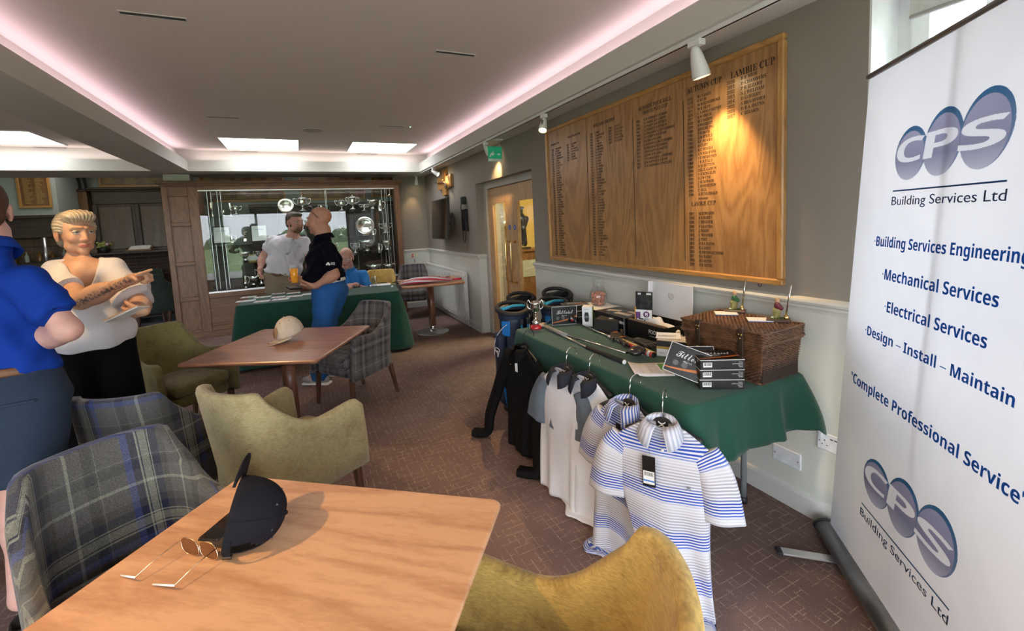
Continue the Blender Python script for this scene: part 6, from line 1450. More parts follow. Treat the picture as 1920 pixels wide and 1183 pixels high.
lid_ = MB()
for k in range(8): lid_.tube(ring_pts(.192+k*.0060, k, .006), .0033, 5, closed=True)
lid_o = obj('lid_weave', lid_, wk, t, kind='stuff')
topw = MB()
for k in range(42):
    y = -hd-.003+2*(hd+.003)*k/41; topw.tube([(x, y, .2375+.003*math.sin(PI*(x/.0135)+PI*k)) for x in np.linspace(-hw-.004, hw+.004, 44)], .0034, 5)
obj('top_weave', topw, wk, lid_o, kind='stuff')
obj('top_board', MB().bounds((-hw, -hd, .225), (hw, hd, .233)), mat('wicker_dark', ()), lid_o)
for z_, o_ in ((.003, .003), (.181, .006), (.190, .010), (.240, .008)): obj('braided_border', MB().tube(ring_pts(z_, 0, o_, .0025, 120), .0052, 6, closed=True), wk, t if z_ < .185 else lid_o)
for y_ in (-.115, .115):
    st_ = obj('leather_strap', MB().tube(S_curve([(-hw+.01, y_, .247), (-hw-.008, y_, .248), (-hw-.017, y_, .235), (-hw-.018, y_, .17), (-hw-.017, y_, .10)]), .015, 8, flat=.16, up=(0, 1, 0)), leather, t)
    for z_ in (.222, .205, .115):
        for yo in ((-.007, .007) if z_ == .222 else (0,)): obj('brass_stud', MB().sphere((-hw-.0205, y_+yo, z_), .0045 if z_ > .15 else .006, 10, 6, (.5, 1, 1)), brass, st_)
hn = obj('carry_handle', MB().tube(S_curve([(-hw-.008, -.06, .125), (-hw-.022, -.05, .105), (-hw-.024, 0, .09), (-hw-.022, .05, .105), (-hw-.008, .06, .125)]), .0095, 8, flat=.5), leather, t)
for y_ in (-.062, .062): obj('brass_stud', MB().sphere((-hw-.014, y_, .125), .005, 10, 6, (.5, 1, 1)), brass, hn)
for k in range(24): pass
# papers and pen-holder figurines on the hamper
HZ = CZ+.2425
for lab, px_, py_, shirt in (('golfer figurine pen holder in a green top, left of the two on the hamper', 1384, 584, (.03, .12, .05)), ('golfer figurine pen holder in a maroon top, right of the two on the hamper', 1459, 602, (.14, .02, .03))):
    q = at(px_, py_, 'Z', HZ); t = thing('pen_holder', lab, 'figurine', (min(q[0], 2.09), q[1], HZ), -1.0)
    obj('plinth', MB().bounds((-.05, -.032, 0), (.05, .032, .014), bev=.002), wood('plinth_wood', (.05, .02, .012), (.10, .045, .025), 'X', 8), t); obj('turf', MB().bounds((-.035, -.024, .014), (.025, .024, .017), bev=.001), mat('turf', (.08, .12, .03), .9), t)
    obj('trousers', sdf_mesh('trousers', [cap((-.014, -.007, .02), (-.008, -.006, .052), .008, .010), cap((.0, .007, .02), (-.004, .005, .052), .008, .010), ell((-.006, 0, .054), (.013, .014, .012))], .0022), mat('fig_khaki', (.30, .27, .10), .5), t)
    obj('jumper', sdf_mesh('jumper', [ell((-.005, 0, .074), (.013, .017, .020)), cap((-.004, .015, .084), (.014, .010, .064), .006), cap((-.004, -.015, .084), (.014, -.006, .064), .006)], .0022), mat('fig_top_%d' % px_, shirt, .4), t)
    obj('head', sdf_mesh('fig_head', [ell((-.002, 0, .103), (.0095, .009, .011)), cap((-.003, 0, .088), (-.003, 0, .096), .005)], .002), mat('fig_skin', (.50, .30, .20), .5), t)
    obj('hair', MB().sphere((-.004, 0, .107), .0105, 10, 7), mat('fig_hair', (.45, .32, .16), .7), t)
    for s2 in (-1, 1): obj('shoe', MB().sphere((-.012+.008*s2, .007*s2, .019), .008, 8, 5, (1.4, .8, .5)), white, t)
    obj('ball_socket', MB().lathe([(.012, .014), (.014, .02), (.010, .028), (.006, .034)], (.033, .0, 0), 14), brass, t)
    obj('pen', MB().cyl((.033, 0, .03), (.052, -.022, .185), .0042, .0048, n=12).cyl((.033, 0, .026), (.035, -.002, .045), .002, .0042, n=10), mat('pen_silver', (.6, .57, .5), .2, 1.), t)
for lab, px_, py_, r_ in (('white notepad on the hamper lid beside the green-topped figurine', 1361, 588, -.75), ('white notepad on the hamper lid beside the maroon-topped figurine', 1424, 600, -.80)):
    q = at(px_, py_, 'Z', HZ); t = thing('notepad', lab, 'paper', (q[0], q[1], HZ), r_); obj('sheets', MB().bounds((-.055, -.04, 0), (.055, .04, .005), bev=.0005), white_card, t); obj('blue_edge', MB().bounds((-.055, -.0405, 0), (.055, -.04, .003)), mat('pad_blue', (.25, .35, .7), .5), t)

# ================================================================== GOLF BAGS
navy_n = mat('bag_navy', (.010, .018, .045), .55, bump=.3, bscale=700); blk_n = mat('bag_black', (.012, .012, .014), .6, bump=.3, bscale=700); cy = mat('bag_blue', (.01, .17, .50), .5); cy2 = mat('bag_cyan', (.02, .30, .48), .6)
def golf_bag(lab, x, y, rz, m, h, lean=(0, 0), blue=True, r=.125):
    t = thing('golf_bag', lab, 'golf bag', (x, y, 0), rot=(lean[0], lean[1], rz)); n = 28
    def ringf(z, rx, ry, cx=0, cy_=0): return [(cx+rx*math.cos(a), cy_+ry*math.sin(a), z) for a in np.linspace(0, 2*PI, n, endpoint=False)]
    obj('body', MB().loft([ringf(z, a*r, b*r) for z, a, b in ((.0, .70, .62), (.02, .86, .76), (.08, .92, .82), (.4, .88, .80), (h-.12, .90, .84), (h-.05, .97, .92))]), m, t)
    obj('base', MB().loft([ringf(z, a*r, b*r) for z, a, b in ((.0, .80, .72), (.012, .93, .84), (.05, .95, .86), (.055, .90, .82))]), blk, t)
    P = [(r*1.02*math.cos(a), r*.96*math.sin(a), h-.012+.028*math.sin(a)) for a in np.linspace(0, 2*PI, 40, endpoint=False)]
    obj('top_cuff', MB().tube(P, .017, 8, closed=True, flat=1.3), blk_n, t)
    obj('cuff_band', MB().loft([ringf(z, a*r, b*r) for z, a, b in ((h-.09, .96, .90), (h-.02, 1.03, .98))], caps=False), blk_n if not blue else m, t)
    obj('dark_well', MB().lathe([(0, h-.05), (r*.9, h-.05)], n=24), vent_dark, t)
    for k in range(2):
        a = .2+k*.35; obj('divider', MB().tube([(-r*.9*math.cos(a), -r*.85*math.sin(a), h-.01), (0, 0, h+.004), (r*.9*math.cos(a), r*.85*math.sin(a), h-.008)], .011, 8, flat=1.0), cy2 if blue else blk_n, t)
    # side pockets
    obj('side_pocket', sdf_mesh('pocket', [rbox((-r*.92, -.02, h*.50), (.045, .075, h*.27), .04, None, .03), rbox((-r*.80, -.01, h*.22), (.05, .07, .12), .04, None, .03)], .008), m, t)
    obj('ball_pocket', sdf_mesh('ball_pocket', [rbox((.02, -r*.86, h*.28), (.06, .035, .13), .03, None, .02)], .008), m, t)
    if blue:
        obj('blue_stripe', MB().tube([(-r*.98, -r*.58, h*.72), (-r*1.02, -r*.62, h*.5), (-r*.92, -r*.65, h*.3), (-r*.62, -r*.72, .04)], [.016, .018, .02, .028], 8, flat=.5), cy, t)
        obj('blue_panel', MB().box((-r*.62, -r*.66, h-.16), (.075, .02, .12), (0, 0, -.75), bev=.006), cy, t)
        obj('white_piping', MB().tube(S_curve([(-r*.55, -r*.80, h*.86), (-r*.98, -r*.62, h*.80), (-r*1.32, -r*.35, h*.70), (-r*1.37, -r*.1, h*.55)]), .003, 6), silv_p, t)
        c0 = Vector((-r*1.22, -r*.72, h*.60)); e1_ = Vector((.55, -.83, 0)).normalized()
        lg = MB()
        for pts, rr_ in ((S_curve([(-.030, .012), (-.020, .036), (.006, .040), (.028, .026), (.020, .012), (.0, .016)]), .0038), (S_curve([(-.022, .020), (.004, .0), (.006, -.032)]), .0045), (S_curve([(.026, .022), (.016, -.008), (.006, -.032)]), .0035)):
            lg.tube([c0+e1_*p[0]+Vector((0, 0, p[1]))+Vector((-.008, -.006, 0)) for p in pts], rr_, 6)
        obj('chevron_emblem', lg, silv_p, t, kind='stuff')
    for sg in (0, 1):
        lg = obj('stand_leg', MB().tube([(r*(.35+.45*sg), -r*(.92-.15*sg), h-.11), (r*(.30+.40*sg), -r*(.98-.12*sg), h*.5), (r*(.25+.35*sg), -r*(.95-.1*sg), .06)], .0085, 8), cy2 if blue else shaft, t)
        obj('hinge', MB().bounds((r*(.35+.45*sg)-.014, -r*(1.0-.15*sg)-.01, h-.13), (r*(.35+.45*sg)+.014, -r*(1.0-.15*sg)+.016, h-.08), bev=.004), blk, lg)
    obj('shoulder_strap', MB().tube(S_curve([(r*.3, r*.9, h-.1), (r*1.25, r*.3, h*.62), (r*.9, -r*.2, h*.38)]), .022, 8, flat=.3), blk_n, t)
    obj('grab_handle', MB().tube(S_curve([(r*.98, 0, h-.04), (r*1.25, 0, h-.07), (r*.98, 0, h-.14)]), .008, 8), blk, t)
    return t
golf_bag('navy stand bag with bright blue stripe and white chevron emblem, at the table end', 1.50, 3.20, -.25, navy_n, .86)
golf_bag('plain black golf bag standing behind the navy bag at the door side', 1.74, 3.52, -.2, blk_n, .87, blue=False, r=.115)
golf_bag('navy and blue golf bag behind the ball boxes, far end of the table', 1.84, 3.12, -.15, navy_n, .87, r=.115)
golf_bag('black golf bag with a raised hooped cuff next to the wall', 2.01, 3.38, -.1, blk_n, .90, lean=(.06, 0), blue=False, r=.12)

# ================================================================== HANGING CLOTHES
def stripes(name, stops, per):
    m, nt, b = nodes(name); L = nt.links; uv = N(nt, 'ShaderNodeUVMap'); sp = N(nt, 'ShaderNodeSeparateXYZ'); L.new(uv.outputs[0], sp.inputs[0])
    a = N(nt, 'ShaderNodeMath', operation='MULTIPLY'); a.inputs[1].default_value = 1/per; L.new(sp.outputs[1], a.inputs[0]); f = N(nt, 'ShaderNodeMath', operation='FRACT'); L.new(a.outputs[0], f.inputs[0])
    r = ramp(nt, stops[0]); L.new(f.outputs[0], r.inputs['Fac'])      # ground bands
    a2 = N(nt, 'ShaderNodeMath', operation='MULTIPLY'); a2.inputs[1].default_value = 1/stops[2]; L.new(sp.outputs[1], a2.inputs[0]); f2 = N(nt, 'ShaderNodeMath', operation='FRACT'); L.new(a2.outputs[0], f2.inputs[0])
    st = N(nt, 'ShaderNodeMath', operation='LESS_THAN'); L.new(f2.outputs[0], st.inputs[0]); st.inputs[1].default_value = .5
    mx = N(nt, 'ShaderNodeMix', data_type='RGBA'); L.new(st.outputs[0], mx.inputs[0]); mx.inputs[6].default_value = (.60, .60, .66, 1); L.new(r.outputs['Color'], mx.inputs[7]); L.new(mx.outputs[2], b.inputs['Base Color'])
    b.inputs['Roughness'].default_value = .75; b.inputs['Sheen Weight'].default_value = .1; b.inputs['Specular IOR Level'].default_value = .25; return m
WB = [(0, (.34, .33, .38)), (.22, (.30, .31, .40)), (.34, (.02, .06, .34)), (.55, (.02, .07, .42)), (.64, (.08, .16, .50)), (.68, (.55, .55, .60)), (.97, (.36, .35, .40))]
stripeA = stripes('blue_stripe_jersey', (WB, 0, .0105), .165)
stripeC = stripes('fine_blue_stripe', ([(0, (.06, .12, .42)), (1, (.06, .12, .42))], 0, .0085), .1)
stripeC2 = stripes('fine_grey_stripe', ([(0, (.40, .42, .52)), (1, (.40, .42, .52))], 0, .010), .1)
greyj = mat('pale_grey_jersey', (.62, .60, .63), .8, var=.03, sheen=.1); slate = mat('slate_sleeve', (.11, .135, .17), .8); charc = mat('charcoal_collar', (.022, .024, .034), .85, spec=.2); whj = mat('white_jersey', (.74, .75, .80), .8, var=.02); jk = mat('black_jacket', (.005, .0045, .005), .85, bump=.3, bscale=500, spec=.15)
hng = mat('hanger_black', (.012, .012, .014), .4)
def garment(name, lab, cat, hook, rz, m, sm, cm, L_=.72, half=.23, seed=1, long_sleeve=False, floor_push=.0, sleeve=(.30, .34), hanger=chrome, hem_w=None, twist=0., neck_drop=.095, lean=.05):
    r = np.random.default_rng(seed); ph = r.uniform(0, 6.28, 8); hx, hy, hz = hook
    t = thing(name, lab, cat, (hx, hy, hz), rz)
    n = 64; rows = 44; hem_w = hem_w or half*1.0; G = []; U = []
    zN = -neck_drop
    for i in range(rows+1):
        s = L_*i/rows
        if s < .09: w_ = .055+(half-.055)*(s/.09)**.8
        else: w_ = half+(hem_w-half)*((s-.09)/(L_-.09))
        d_ = .018+.030*ss(.02, .25, s)
        z = zN-s; y0 = -.050-lean*s; 
        fl = -(hz)+.012
        if z < fl:
            over = fl-z; z = fl+.004*math.sin(over*40+ph[1]); y0 = y0-over*(.95); 
        x0 = twist*(s/L_)**2
        fold = ss(.12, L_, s)
        row = []; ur = []
        for k in range(n):
            a = 2*PI*k/n; cx, sy = math.cos(a), math.sin(a)
            x = w_*(abs(cx)**.8)*(1 if cx >= 0 else -1)
            f = (math.sin(x*34+ph[0]+s*1.5)*.6+math.sin(x*61+ph[2]-s*2)*.35+math.sin(x*17+ph[3])*.5)*.023*fold
            y = y0+d_*(abs(sy)**.7)*(1 if sy >= 0 else -1)*(1-.35*abs(x)/max(w_, .01))+f
            zz = z+ (.012*abs(x)/max(w_, .01) if s < .09 else 0)
            if zz < fl: zz = fl
            row.append((x0+x*(1-.05*fold*math.sin(k*.3)), y, zz)); ur.append((x, s+.02*math.sin(x*20+ph[4])*fold))
        G.append(row); U.append(ur)
    b = MB(); V = [p for q in G for p in q]; UV = [p for q in U for p in q]; F = []
    for i in range(rows):
        for k in range(n): F.append((i*n+k, (i+1)*n+k, (i+1)*n+(k+1) % n, i*n+(k+1) % n))
    F.append(tuple(rows*n+k for k in range(n))[::-1]); b.add(V, F, True, UV); obj('body', b, m, t)
    # sleeves
    for sg in (-1, 1):
        G = []; U = []; n2 = 20; base = Vector((sg*(half-.040), -.050, zN-.080))
        SL = .58 if long_sleeve else .235; out = sleeve
        ctr = [base, base+Vector((sg*.035, -.01, -.055)), base+Vector((sg*.055, -.025, -SL*.55)), base+Vector((sg*.068, -.035, -SL))]
        if long_sleeve:
            fl = -(hz)+.03
            ctr = [base, base+Vector((sg*.05, -.01, -.06)), base+Vector((sg*.11, -.05, -.26)), base+Vector((sg*.15, -.10, -.44)), Vector((base.x+sg*.17, -.17, fl+.02)), Vector((base.x+sg*(.08 if sg > 0 else .24), -.25, fl+.005))]
        C_ = [Vector(p) for p in S_curve([tuple(c) for c in ctr], 7)]; acc = 0
        for i, c_ in enumerate(C_):
            f_ = i/(len(C_)-1); tn = (C_[min(i+1, len(C_)-1)]-C_[max(i-1, 0)]).normalized(); acc += (c_-C_[i-1]).length if i else 0
            if abs(tn.z) > .35: u = Vector((1, 0, 0)) - tn*tn.x
            else: u = Vector((0, 0, 1)).cross(tn)
            u.normalize(); v = tn.cross(u)
            rw = (.058+.022*f_) if not long_sleeve else (.068-.024*f_); rt = (.026+.006*f_) if not long_sleeve else .026
            G.append([c_+u*(math.cos(a)*rw)+v*(math.sin(a)*rt*(1+.25*math.sin(3*a+ph[5]+f_*3))) for a in np.linspace(0, 2*PI, n2, endpoint=False)]); U.append([(a*.08, acc+.05) for a in range(n2)])
        b = MB(); V = [p for q in G for p in q]; UV = [p for q in U for p in q]; F = []
        for i in range(len(G)-1):
            for k in range(n2): F.append((i*n2+k, (i+1)*n2+k, (i+1)*n2+(k+1) % n2, i*n2+(k+1) % n2))
        F.append(tuple(range(n2))); F.append(tuple((len(G)-1)*n2+k for k in range(n2-1, -1, -1))); b.add(V, F, True, UV); so = obj('sleeve', b, sm, t)
    # collar: two flaps round the neck
    for sg in (-1, 1):
        q = []
        for a in np.linspace(0, 1, 10):
            th = PI/2-a*PI*.93; nx, ny = .058*math.cos(th)*sg, .040*math.sin(th)-.045
            dr = .026+.046*ss(.35, 1, a); up_ = .022*(1-a)+.004
            q.append([(nx, ny, zN+up_), (nx*1.06, ny-.002, zN+up_+.008), (nx*1.22+sg*.004, ny*1.12-.006-.012*a, zN+up_-.004), (nx*1.36+sg*.020*a, ny*1.2-.012-.016*a, zN+up_-dr)])
        G = q; UV = [[(j*.03, (i*.0+ .0)+i*.012) for j in range(4)] for i in range(10)]
        b = MB(); V = [p for r_ in G for p in r_]; F = [(i*4+j, i*4+j+1, (i+1)*4+j+1, (i+1)*4+j) for i in range(9) for j in range(3)]; b.add(V, F, True, [u for r_ in UV for u in r_])
        co = obj('collar', b, cm, t); co.modifiers.new('s', 'SOLIDIFY').thickness = .003
    # hanger
    hk = [(0, .060, -.018), (0, .058, .004), (0, .036, .024), (0, .006, .024), (0, -.014, .008), (0, -.014, -.010), (0, -.020, -.03), (0, -.022, zN+.015)]
    h_ = obj('hanger_hook', MB().tube([Vector(p) for p in S_curve(hk, 5)], .0024, 8).sphere((0, .060, -.020), .0036, 8, 6), hanger, t)
    obj('hanger_arms', MB().tube(S_curve([(-.15, -.028, zN-.05), (-.06, -.024, zN-.012), (0, -.022, zN+.012), (.06, -.024, zN-.012), (.15, -.028, zN-.05)]), .012, 8, flat=.55), hng, t)
    obj('hanger_badge', MB().box((0, -.034, zN-.004), (.05, .006, .038), bev=.006), hng, t)
    return t, zN
def crest(t, x, y, z, s, m=white_card):
    "interlocked double-arc emblem"
    b = MB()
    for sg in (-1, 1):
        b.tube([(x+s*c, y, z+sg*s*(.15+.75*(abs(c))**1.6)) for c in np.linspace(-.8, .8, 9)], s*.14, 6)
    obj('double_arc_emblem', b, m, t)
def tagcard(t, x, y, z, h=.11, w_=.05, label=white_card, accent=None, rz=0):
    q = obj('swing_tag', MB().box((x, y-.02, z-h/2), (w_, .002, h), (0, 0, rz), bev=.0005), cardk, t)
    obj('tag_label', MB().box((x, y-.0216, z-h*.70), (w_*.86, .0008, h*.42), (0, 0, rz)), label, q); bars = MB()
    for k in range(8): bars.box((x-w_*.32+k*w_*.09, y-.0224, z-h*.58), (w_*.04, .0006, h*.12), (0, 0, rz))
    obj('barcode', bars, cardk, q, kind='stuff')
    if accent: obj('accent_band', MB().box((x, y-.0222, z-h*.80), (w_*.86, .0006, h*.05), (0, 0, rz)), accent, q)
    obj('tag_string', MB().tube([(x, y, z-.002), (x-.004, y-.001, z+.03), (x+.006, y+.002, z+.06)], .0008, 5), cardk, q); return q
t, zN = garment('jacket', 'black zip jacket with an orange zip hanging from the table edge', 'jacket', (1.295, 2.57, .795), -PI/2+.10, jk, jk, jk, L_=.66, half=.19, seed=3, long_sleeve=True, hanger=hng, hem_w=.17)
obj('orange_zip', MB().tube(S_curve([(.045, -.068, zN-.075), (.060, -.082, zN-.16), (.062, -.090, zN-.26), (.064, -.092, zN-.36)]), .0028, 6), orange, t); obj('orange_pocket_zip', MB().tube([(-.13, -.068, zN-.13), (-.085, -.080, zN-.115)], .0025, 6), orange, t)
obj('jacket_tag', MB().box((-.0, -.090, zN-.12), (.030, .002, .075), bev=.0005), white_card, t); obj('tag_foot', MB().box((0, -.0915, zN-.163), (.048, .002, .012)), mat('tag_red', (.6, .02, .12), .5), t)
t, zN = garment('polo_shirt', 'pale grey polo shirt with charcoal collar and slate sleeves, left of the pair', 'shirt', (1.275, 2.02, .812), -PI/2+.20, greyj, slate, charc, L_=.70, half=.17, seed=5, sleeve=(.27, .3), hem_w=.165); crest(t, 0, -.042, zN-.002, .014)
obj('placket', MB().box((.002, -.062, zN-.14), (.028, .004, .13), (.10, 0, 0)), greyj, t)
t, zN = garment('polo_shirt', 'white polo shirt with slate sleeves hanging just behind the pale grey one', 'shirt', (1.318, 1.865, .806), -PI/2+.20, whj, slate, charc, L_=.74, half=.165, seed=9, sleeve=(.26, .3), hem_w=.16, twist=.02); crest(t, 0, -.042, zN-.002, .014)
t, zN = garment('polo_shirt', 'blue and white striped polo shirt, the farther of the two striped ones', 'shirt', (1.290, 1.52, .803), -PI/2+.20, stripeA, stripeA, stripeC, L_=.76, half=.16, seed=12, hem_w=.17); crest(t, 0, -.042, zN-.002, .014)
tagcard(t, -.01, -.075, zN-.075, .07, .022); obj('red_tab', MB().box((-.02, -.082, zN-.115), (.018, .003, .028)), mat('tab_red', (.6, .02, .02), .5), t)
t, zN = garment('polo_shirt', 'blue and white striped polo with a swing tag, nearest the camera, tail on floor', 'shirt', (1.275, 1.315, .803), -PI/2+.60, stripeA, stripeA, stripeC2, L_=.80, half=.195, seed=21, hem_w=.095, twist=.12, lean=.10); crest(t, 0, -.040, zN-.002, .017)
tagcard(t, -.035, -.105, zN-.10, .125, .050, accent=mat('tag_blue', (.05, .2, .6), .5)); crest(t, .11, -.112, zN-.20, .009, mat('crest_grey', (.12, .13, .16), .5)); crest(t, -.035, -.1085, zN-.115, .010)
obj('button', MB().lathe([(0, 0), (.006, 0), (.006, .002), (0, .002)], (.01, -.085, zN-.085), 12, (PI/2, 0, 0)), white_card, t)

# ================================================================== NEAR TABLE: cap, phone, sunglasses
capk = mat('cap_black', (.006, .006, .010), .85, bump=.35, bscale=600, spec=.2)
o3 = at(455, 1000, 'Z', .75)
CP = thing('baseball_cap', 'black baseball cap standing on its open edge on the near table', 'cap', (-.245, 1.395, .752), 0)
# ---- caps
def cap_parts(t, m_c, Rm_, s=1.0, emblem=None, strap=True, fold=0.):
    "local cap: x side, y to the brim, z to the button; Rm_ rotates it"
    nu, nv = 48, 16; V = []; F = []
    def dome(th, ph): # th around (0 = +x), ph 0 rim .. pi/2 top
        return (.080*s*math.cos(th)*math.cos(ph)**.85, .096*s*math.sin(th)*math.cos(ph)**.85, .125*s*math.sin(ph)**.92)
    for j in range(nv+1):
        for i in range(nu): 
            th = 2*PI*i/nu; ph = (PI/2)*j/nv*.999; x, y, z = dome(th, ph); w_ = 1+.012*math.sin(6*th)*math.cos(ph)+fold*math.sin(3*th+1)*math.cos(ph); V.append(Rm_ @ Vector((x*w_, y*w_, z)))
    for j in range(nv):
        for i in range(nu):
            th = 2*PI*(i+.5)/nu; z_ = (j+.5)/nv
            back = abs(((th-1.5*PI+PI) % (2*PI))-PI)
            if strap and back < .40 and .05 < z_ < .42 and back < .42*math.sqrt(max(0, 1-((z_-.05)/.37)**2)): continue
            F.append((j*nu+i, j*nu+(i+1) % nu, (j+1)*nu+(i+1) % nu, (j+1)*nu+i))
    c = obj('crown', MB().add(V, F, True), m_c, t); sd = c.modifiers.new('solid', 'SOLIDIFY'); sd.thickness = .0022*s; sd.offset = -1
    G = []
    for i in range(17):
        a = PI*(.12+.76*i/16); row = []
        for q in np.linspace(0, 1, 8):
            r0 = np.array(dome(a, 0)[:2]); ext = .068*s*q*math.sin((a-.12*PI)/(.76)*1.0)**.55 if 0 < (a-.12*PI) < .76*PI+1e-6 else 0
            y = r0[1]+ext; x = r0[0]*(1-.02*q); row.append(Rm_ @ Vector((x, y, -.004*s-.9*(x*x)/s*q*1.6+.010*s*q*0)))
        G.append(row)
    b_ = obj('brim', MB().grid(G, True), m_c, t); sd = b_.modifiers.new('solid', 'SOLIDIFY'); sd.thickness = .003*s; sd.offset = 0
    obj('button', MB().sphere(Rm_ @ Vector((0, 0, .126*s)), .006*s, 12, 8), m_c, t)
    if strap:
        obj('adjuster_strap', MB().tube([Rm_ @ Vector((.081*s*math.cos(a), .097*s*math.sin(a), .010*s)) for a in np.linspace(1.5*PI-.55, 1.5*PI+.55, 12)], .010*s, 8, flat=.18, up=Rm_ @ Vector((0, 0, 1))), m_c, c)
        obj('buckle', MB().box(Rm_ @ Vector((.03*s, -.094*s, .010*s)), (.016*s, .005*s, .022*s), Rm_, bev=.001), mat('dark_metal', ()), c)
    for k in range(6):
        a = PI/6+k*PI/3; P = [Rm_ @ (Vector(dome(a, ph))*1.006) for ph in np.linspace(.02, PI/2*.97, 12)]
        obj('seam', MB().tube(P, .0009*s, 5), m_c, c)
        a2 = a+PI/6; obj('eyelet', MB().sphere(Rm_ @ (Vector(dome(a2, .95))*1.005), .0028*s, 8, 6), cardk if m_c is not capk else mat('eyelet', (.04, .04, .05)), c)
    return c
def orient(side, fwd, up): 
    u = Vector(up).normalized(); f = Vector(fwd); f = (f-u*f.dot(u)).normalized(); s = f.cross(u); return Matrix((s, f, u)).transposed()
def settle(t, z):
    bpy.context.view_layer.update(); mn = 1e9
    for o in t.children_recursive:
        if o.type == 'MESH':
            for v in o.data.vertices: mn = min(mn, (o.matrix_world @ v.co).z)
    t.location.z += z-mn
Rc = orient(None, (.05, .80, .60), (.93, -.12, -.22))
cap_parts(CP, capk, Rc, .96, fold=.02)
CP.location = (*at(440, 975, 'Z', .82)[:2], .82); settle(CP, .751)
# dark stitched script on the crown side
text('stitched_script', script_('Titleist'), .036, mat('stitch_black', (.006, .006, .009), .5), frame(Rc @ Vector((.050, -.075, .035))*1.04, Rc @ Vector((.82, .57, 0)), Rc @ Vector((.2, -.25, 1))), CP, ext=.0008, sx=.8)
t = thing('smartphone', 'black smartphone tucked into the open side of the black cap', 'phone', (*at(434, 974, 'Z', .785)[:2], .784), rot=(.10, -.16, -.75))
obj('body', MB().bounds((-.036, -.072, -.004), (.036, .072, .004), bev=.004), blk, t); obj('screen', MB().bounds((-.033, -.068, .0041), (.033, .068, .0045)), mat('tv_screen', ()), t)
# sunglasses: world points on the table
def W2(px_, py_, z): return Vector(at(px_, py_, 'Z', z))
o0 = W2(385, 1022, .752); t = thing('sunglasses', 'wire-framed sunglasses with brown lenses folded open beside the black cap', 'sunglasses', tuple(o0))
goldw = mat('gold_wire', (.70, .52, .34), .25, 1.); lens_m = mat('brown_lens', (.10, .028, .008), .06, spec=.9, coat=.6)
h1, h2 = W2(338, 1008, .79)-o0, W2(406, 1022, .79)-o0; mid_ = (h1+h2)/2; ux = (h2-h1).normalized(); L12 = (h2-h1).length
for k, (c_, lab_) in enumerate(((.25, 'l'), (.76, 'r'))):
    cc = h1+(h2-h1)*c_+Vector((0, 0, -.012)); up_ = Vector((-.2, .35, .9)).normalized(); r1, r2 = L12*.235, .021
    P = [cc+ux*(r1*math.copysign(abs(math.cos(a))**.7, math.cos(a)))+up_*(r2*math.copysign(abs(math.sin(a))**.8, math.sin(a))) for a in np.linspace(0, 2*PI, 29)[:-1]]
    obj('lens', MB().add(P, [tuple(range(28))], False), lens_m, t, solid=.0012); obj('rim', MB().tube(P, .0011, 6, closed=True), goldw, t)
obj('bridge', MB().tube([h1+(h2-h1)*.47+Vector((0, 0, -.008)), h1+(h2-h1)*.5+Vector((0, 0, -.004)), h1+(h2-h1)*.54+Vector((0, 0, -.008))], .0013, 6), goldw, t)
for (hp, tipx, tipy, bx_p, by_p) in ((h1, 226, 1073, 252, 1077), (h2, 286, 1090, 326, 1092)):
    tip = W2(tipx, tipy, .762)-o0; bend = W2(bx_p, by_p, .772)-o0
    obj('temple_arm', MB().tube([hp, hp*.5+bend*.5+Vector((0, 0, .004)), bend], .0012, 6), goldw, t); obj('ear_tip', MB().tube([bend, bend*.5+tip*.5, tip], .0022, 8), mat('clear_tip', (.75, .73, .70), .2), t)
settle(t, .7505)
# cream cap on second table
creamc = mat('cap_cream', (.56, .47, .36), .8, bump=.3, bscale=500)
q = at(540, 640, 'Z', .75); t = thing('baseball_cap', 'cream baseball cap with dark eyelets lying on the second table', 'cap', (q[0]+.02, q[1]+.03, .78), 0)
Rc = orient(None, (-.72, -.45, -.25), (-.25, -.05, .96)); c_ = cap_parts(t, creamc, Rc, 1.06, strap=False)
obj('emblem_patch', MB().lathe([(0, 0), (.034, 0), (.034, .002), (0, .002)], Rc @ Vector((0, .099, .055)), 24, Rc @ Matrix.Rotation(-PI/2+.42, 3, 'X') @ Matrix.Diagonal((.8, 1.1, 1))), mat('patch_tan', (.30, .18, .10), .7), c_)
obj('red_brim_line', MB().tube([Rc @ Vector((x, .165-5.2*x*x, .004-x*x*1.4)) for x in np.linspace(-.07, .07, 12)], .0018, 5), mat('line_red', (.25, .03, .03), .6), t)
settle(t, .751)
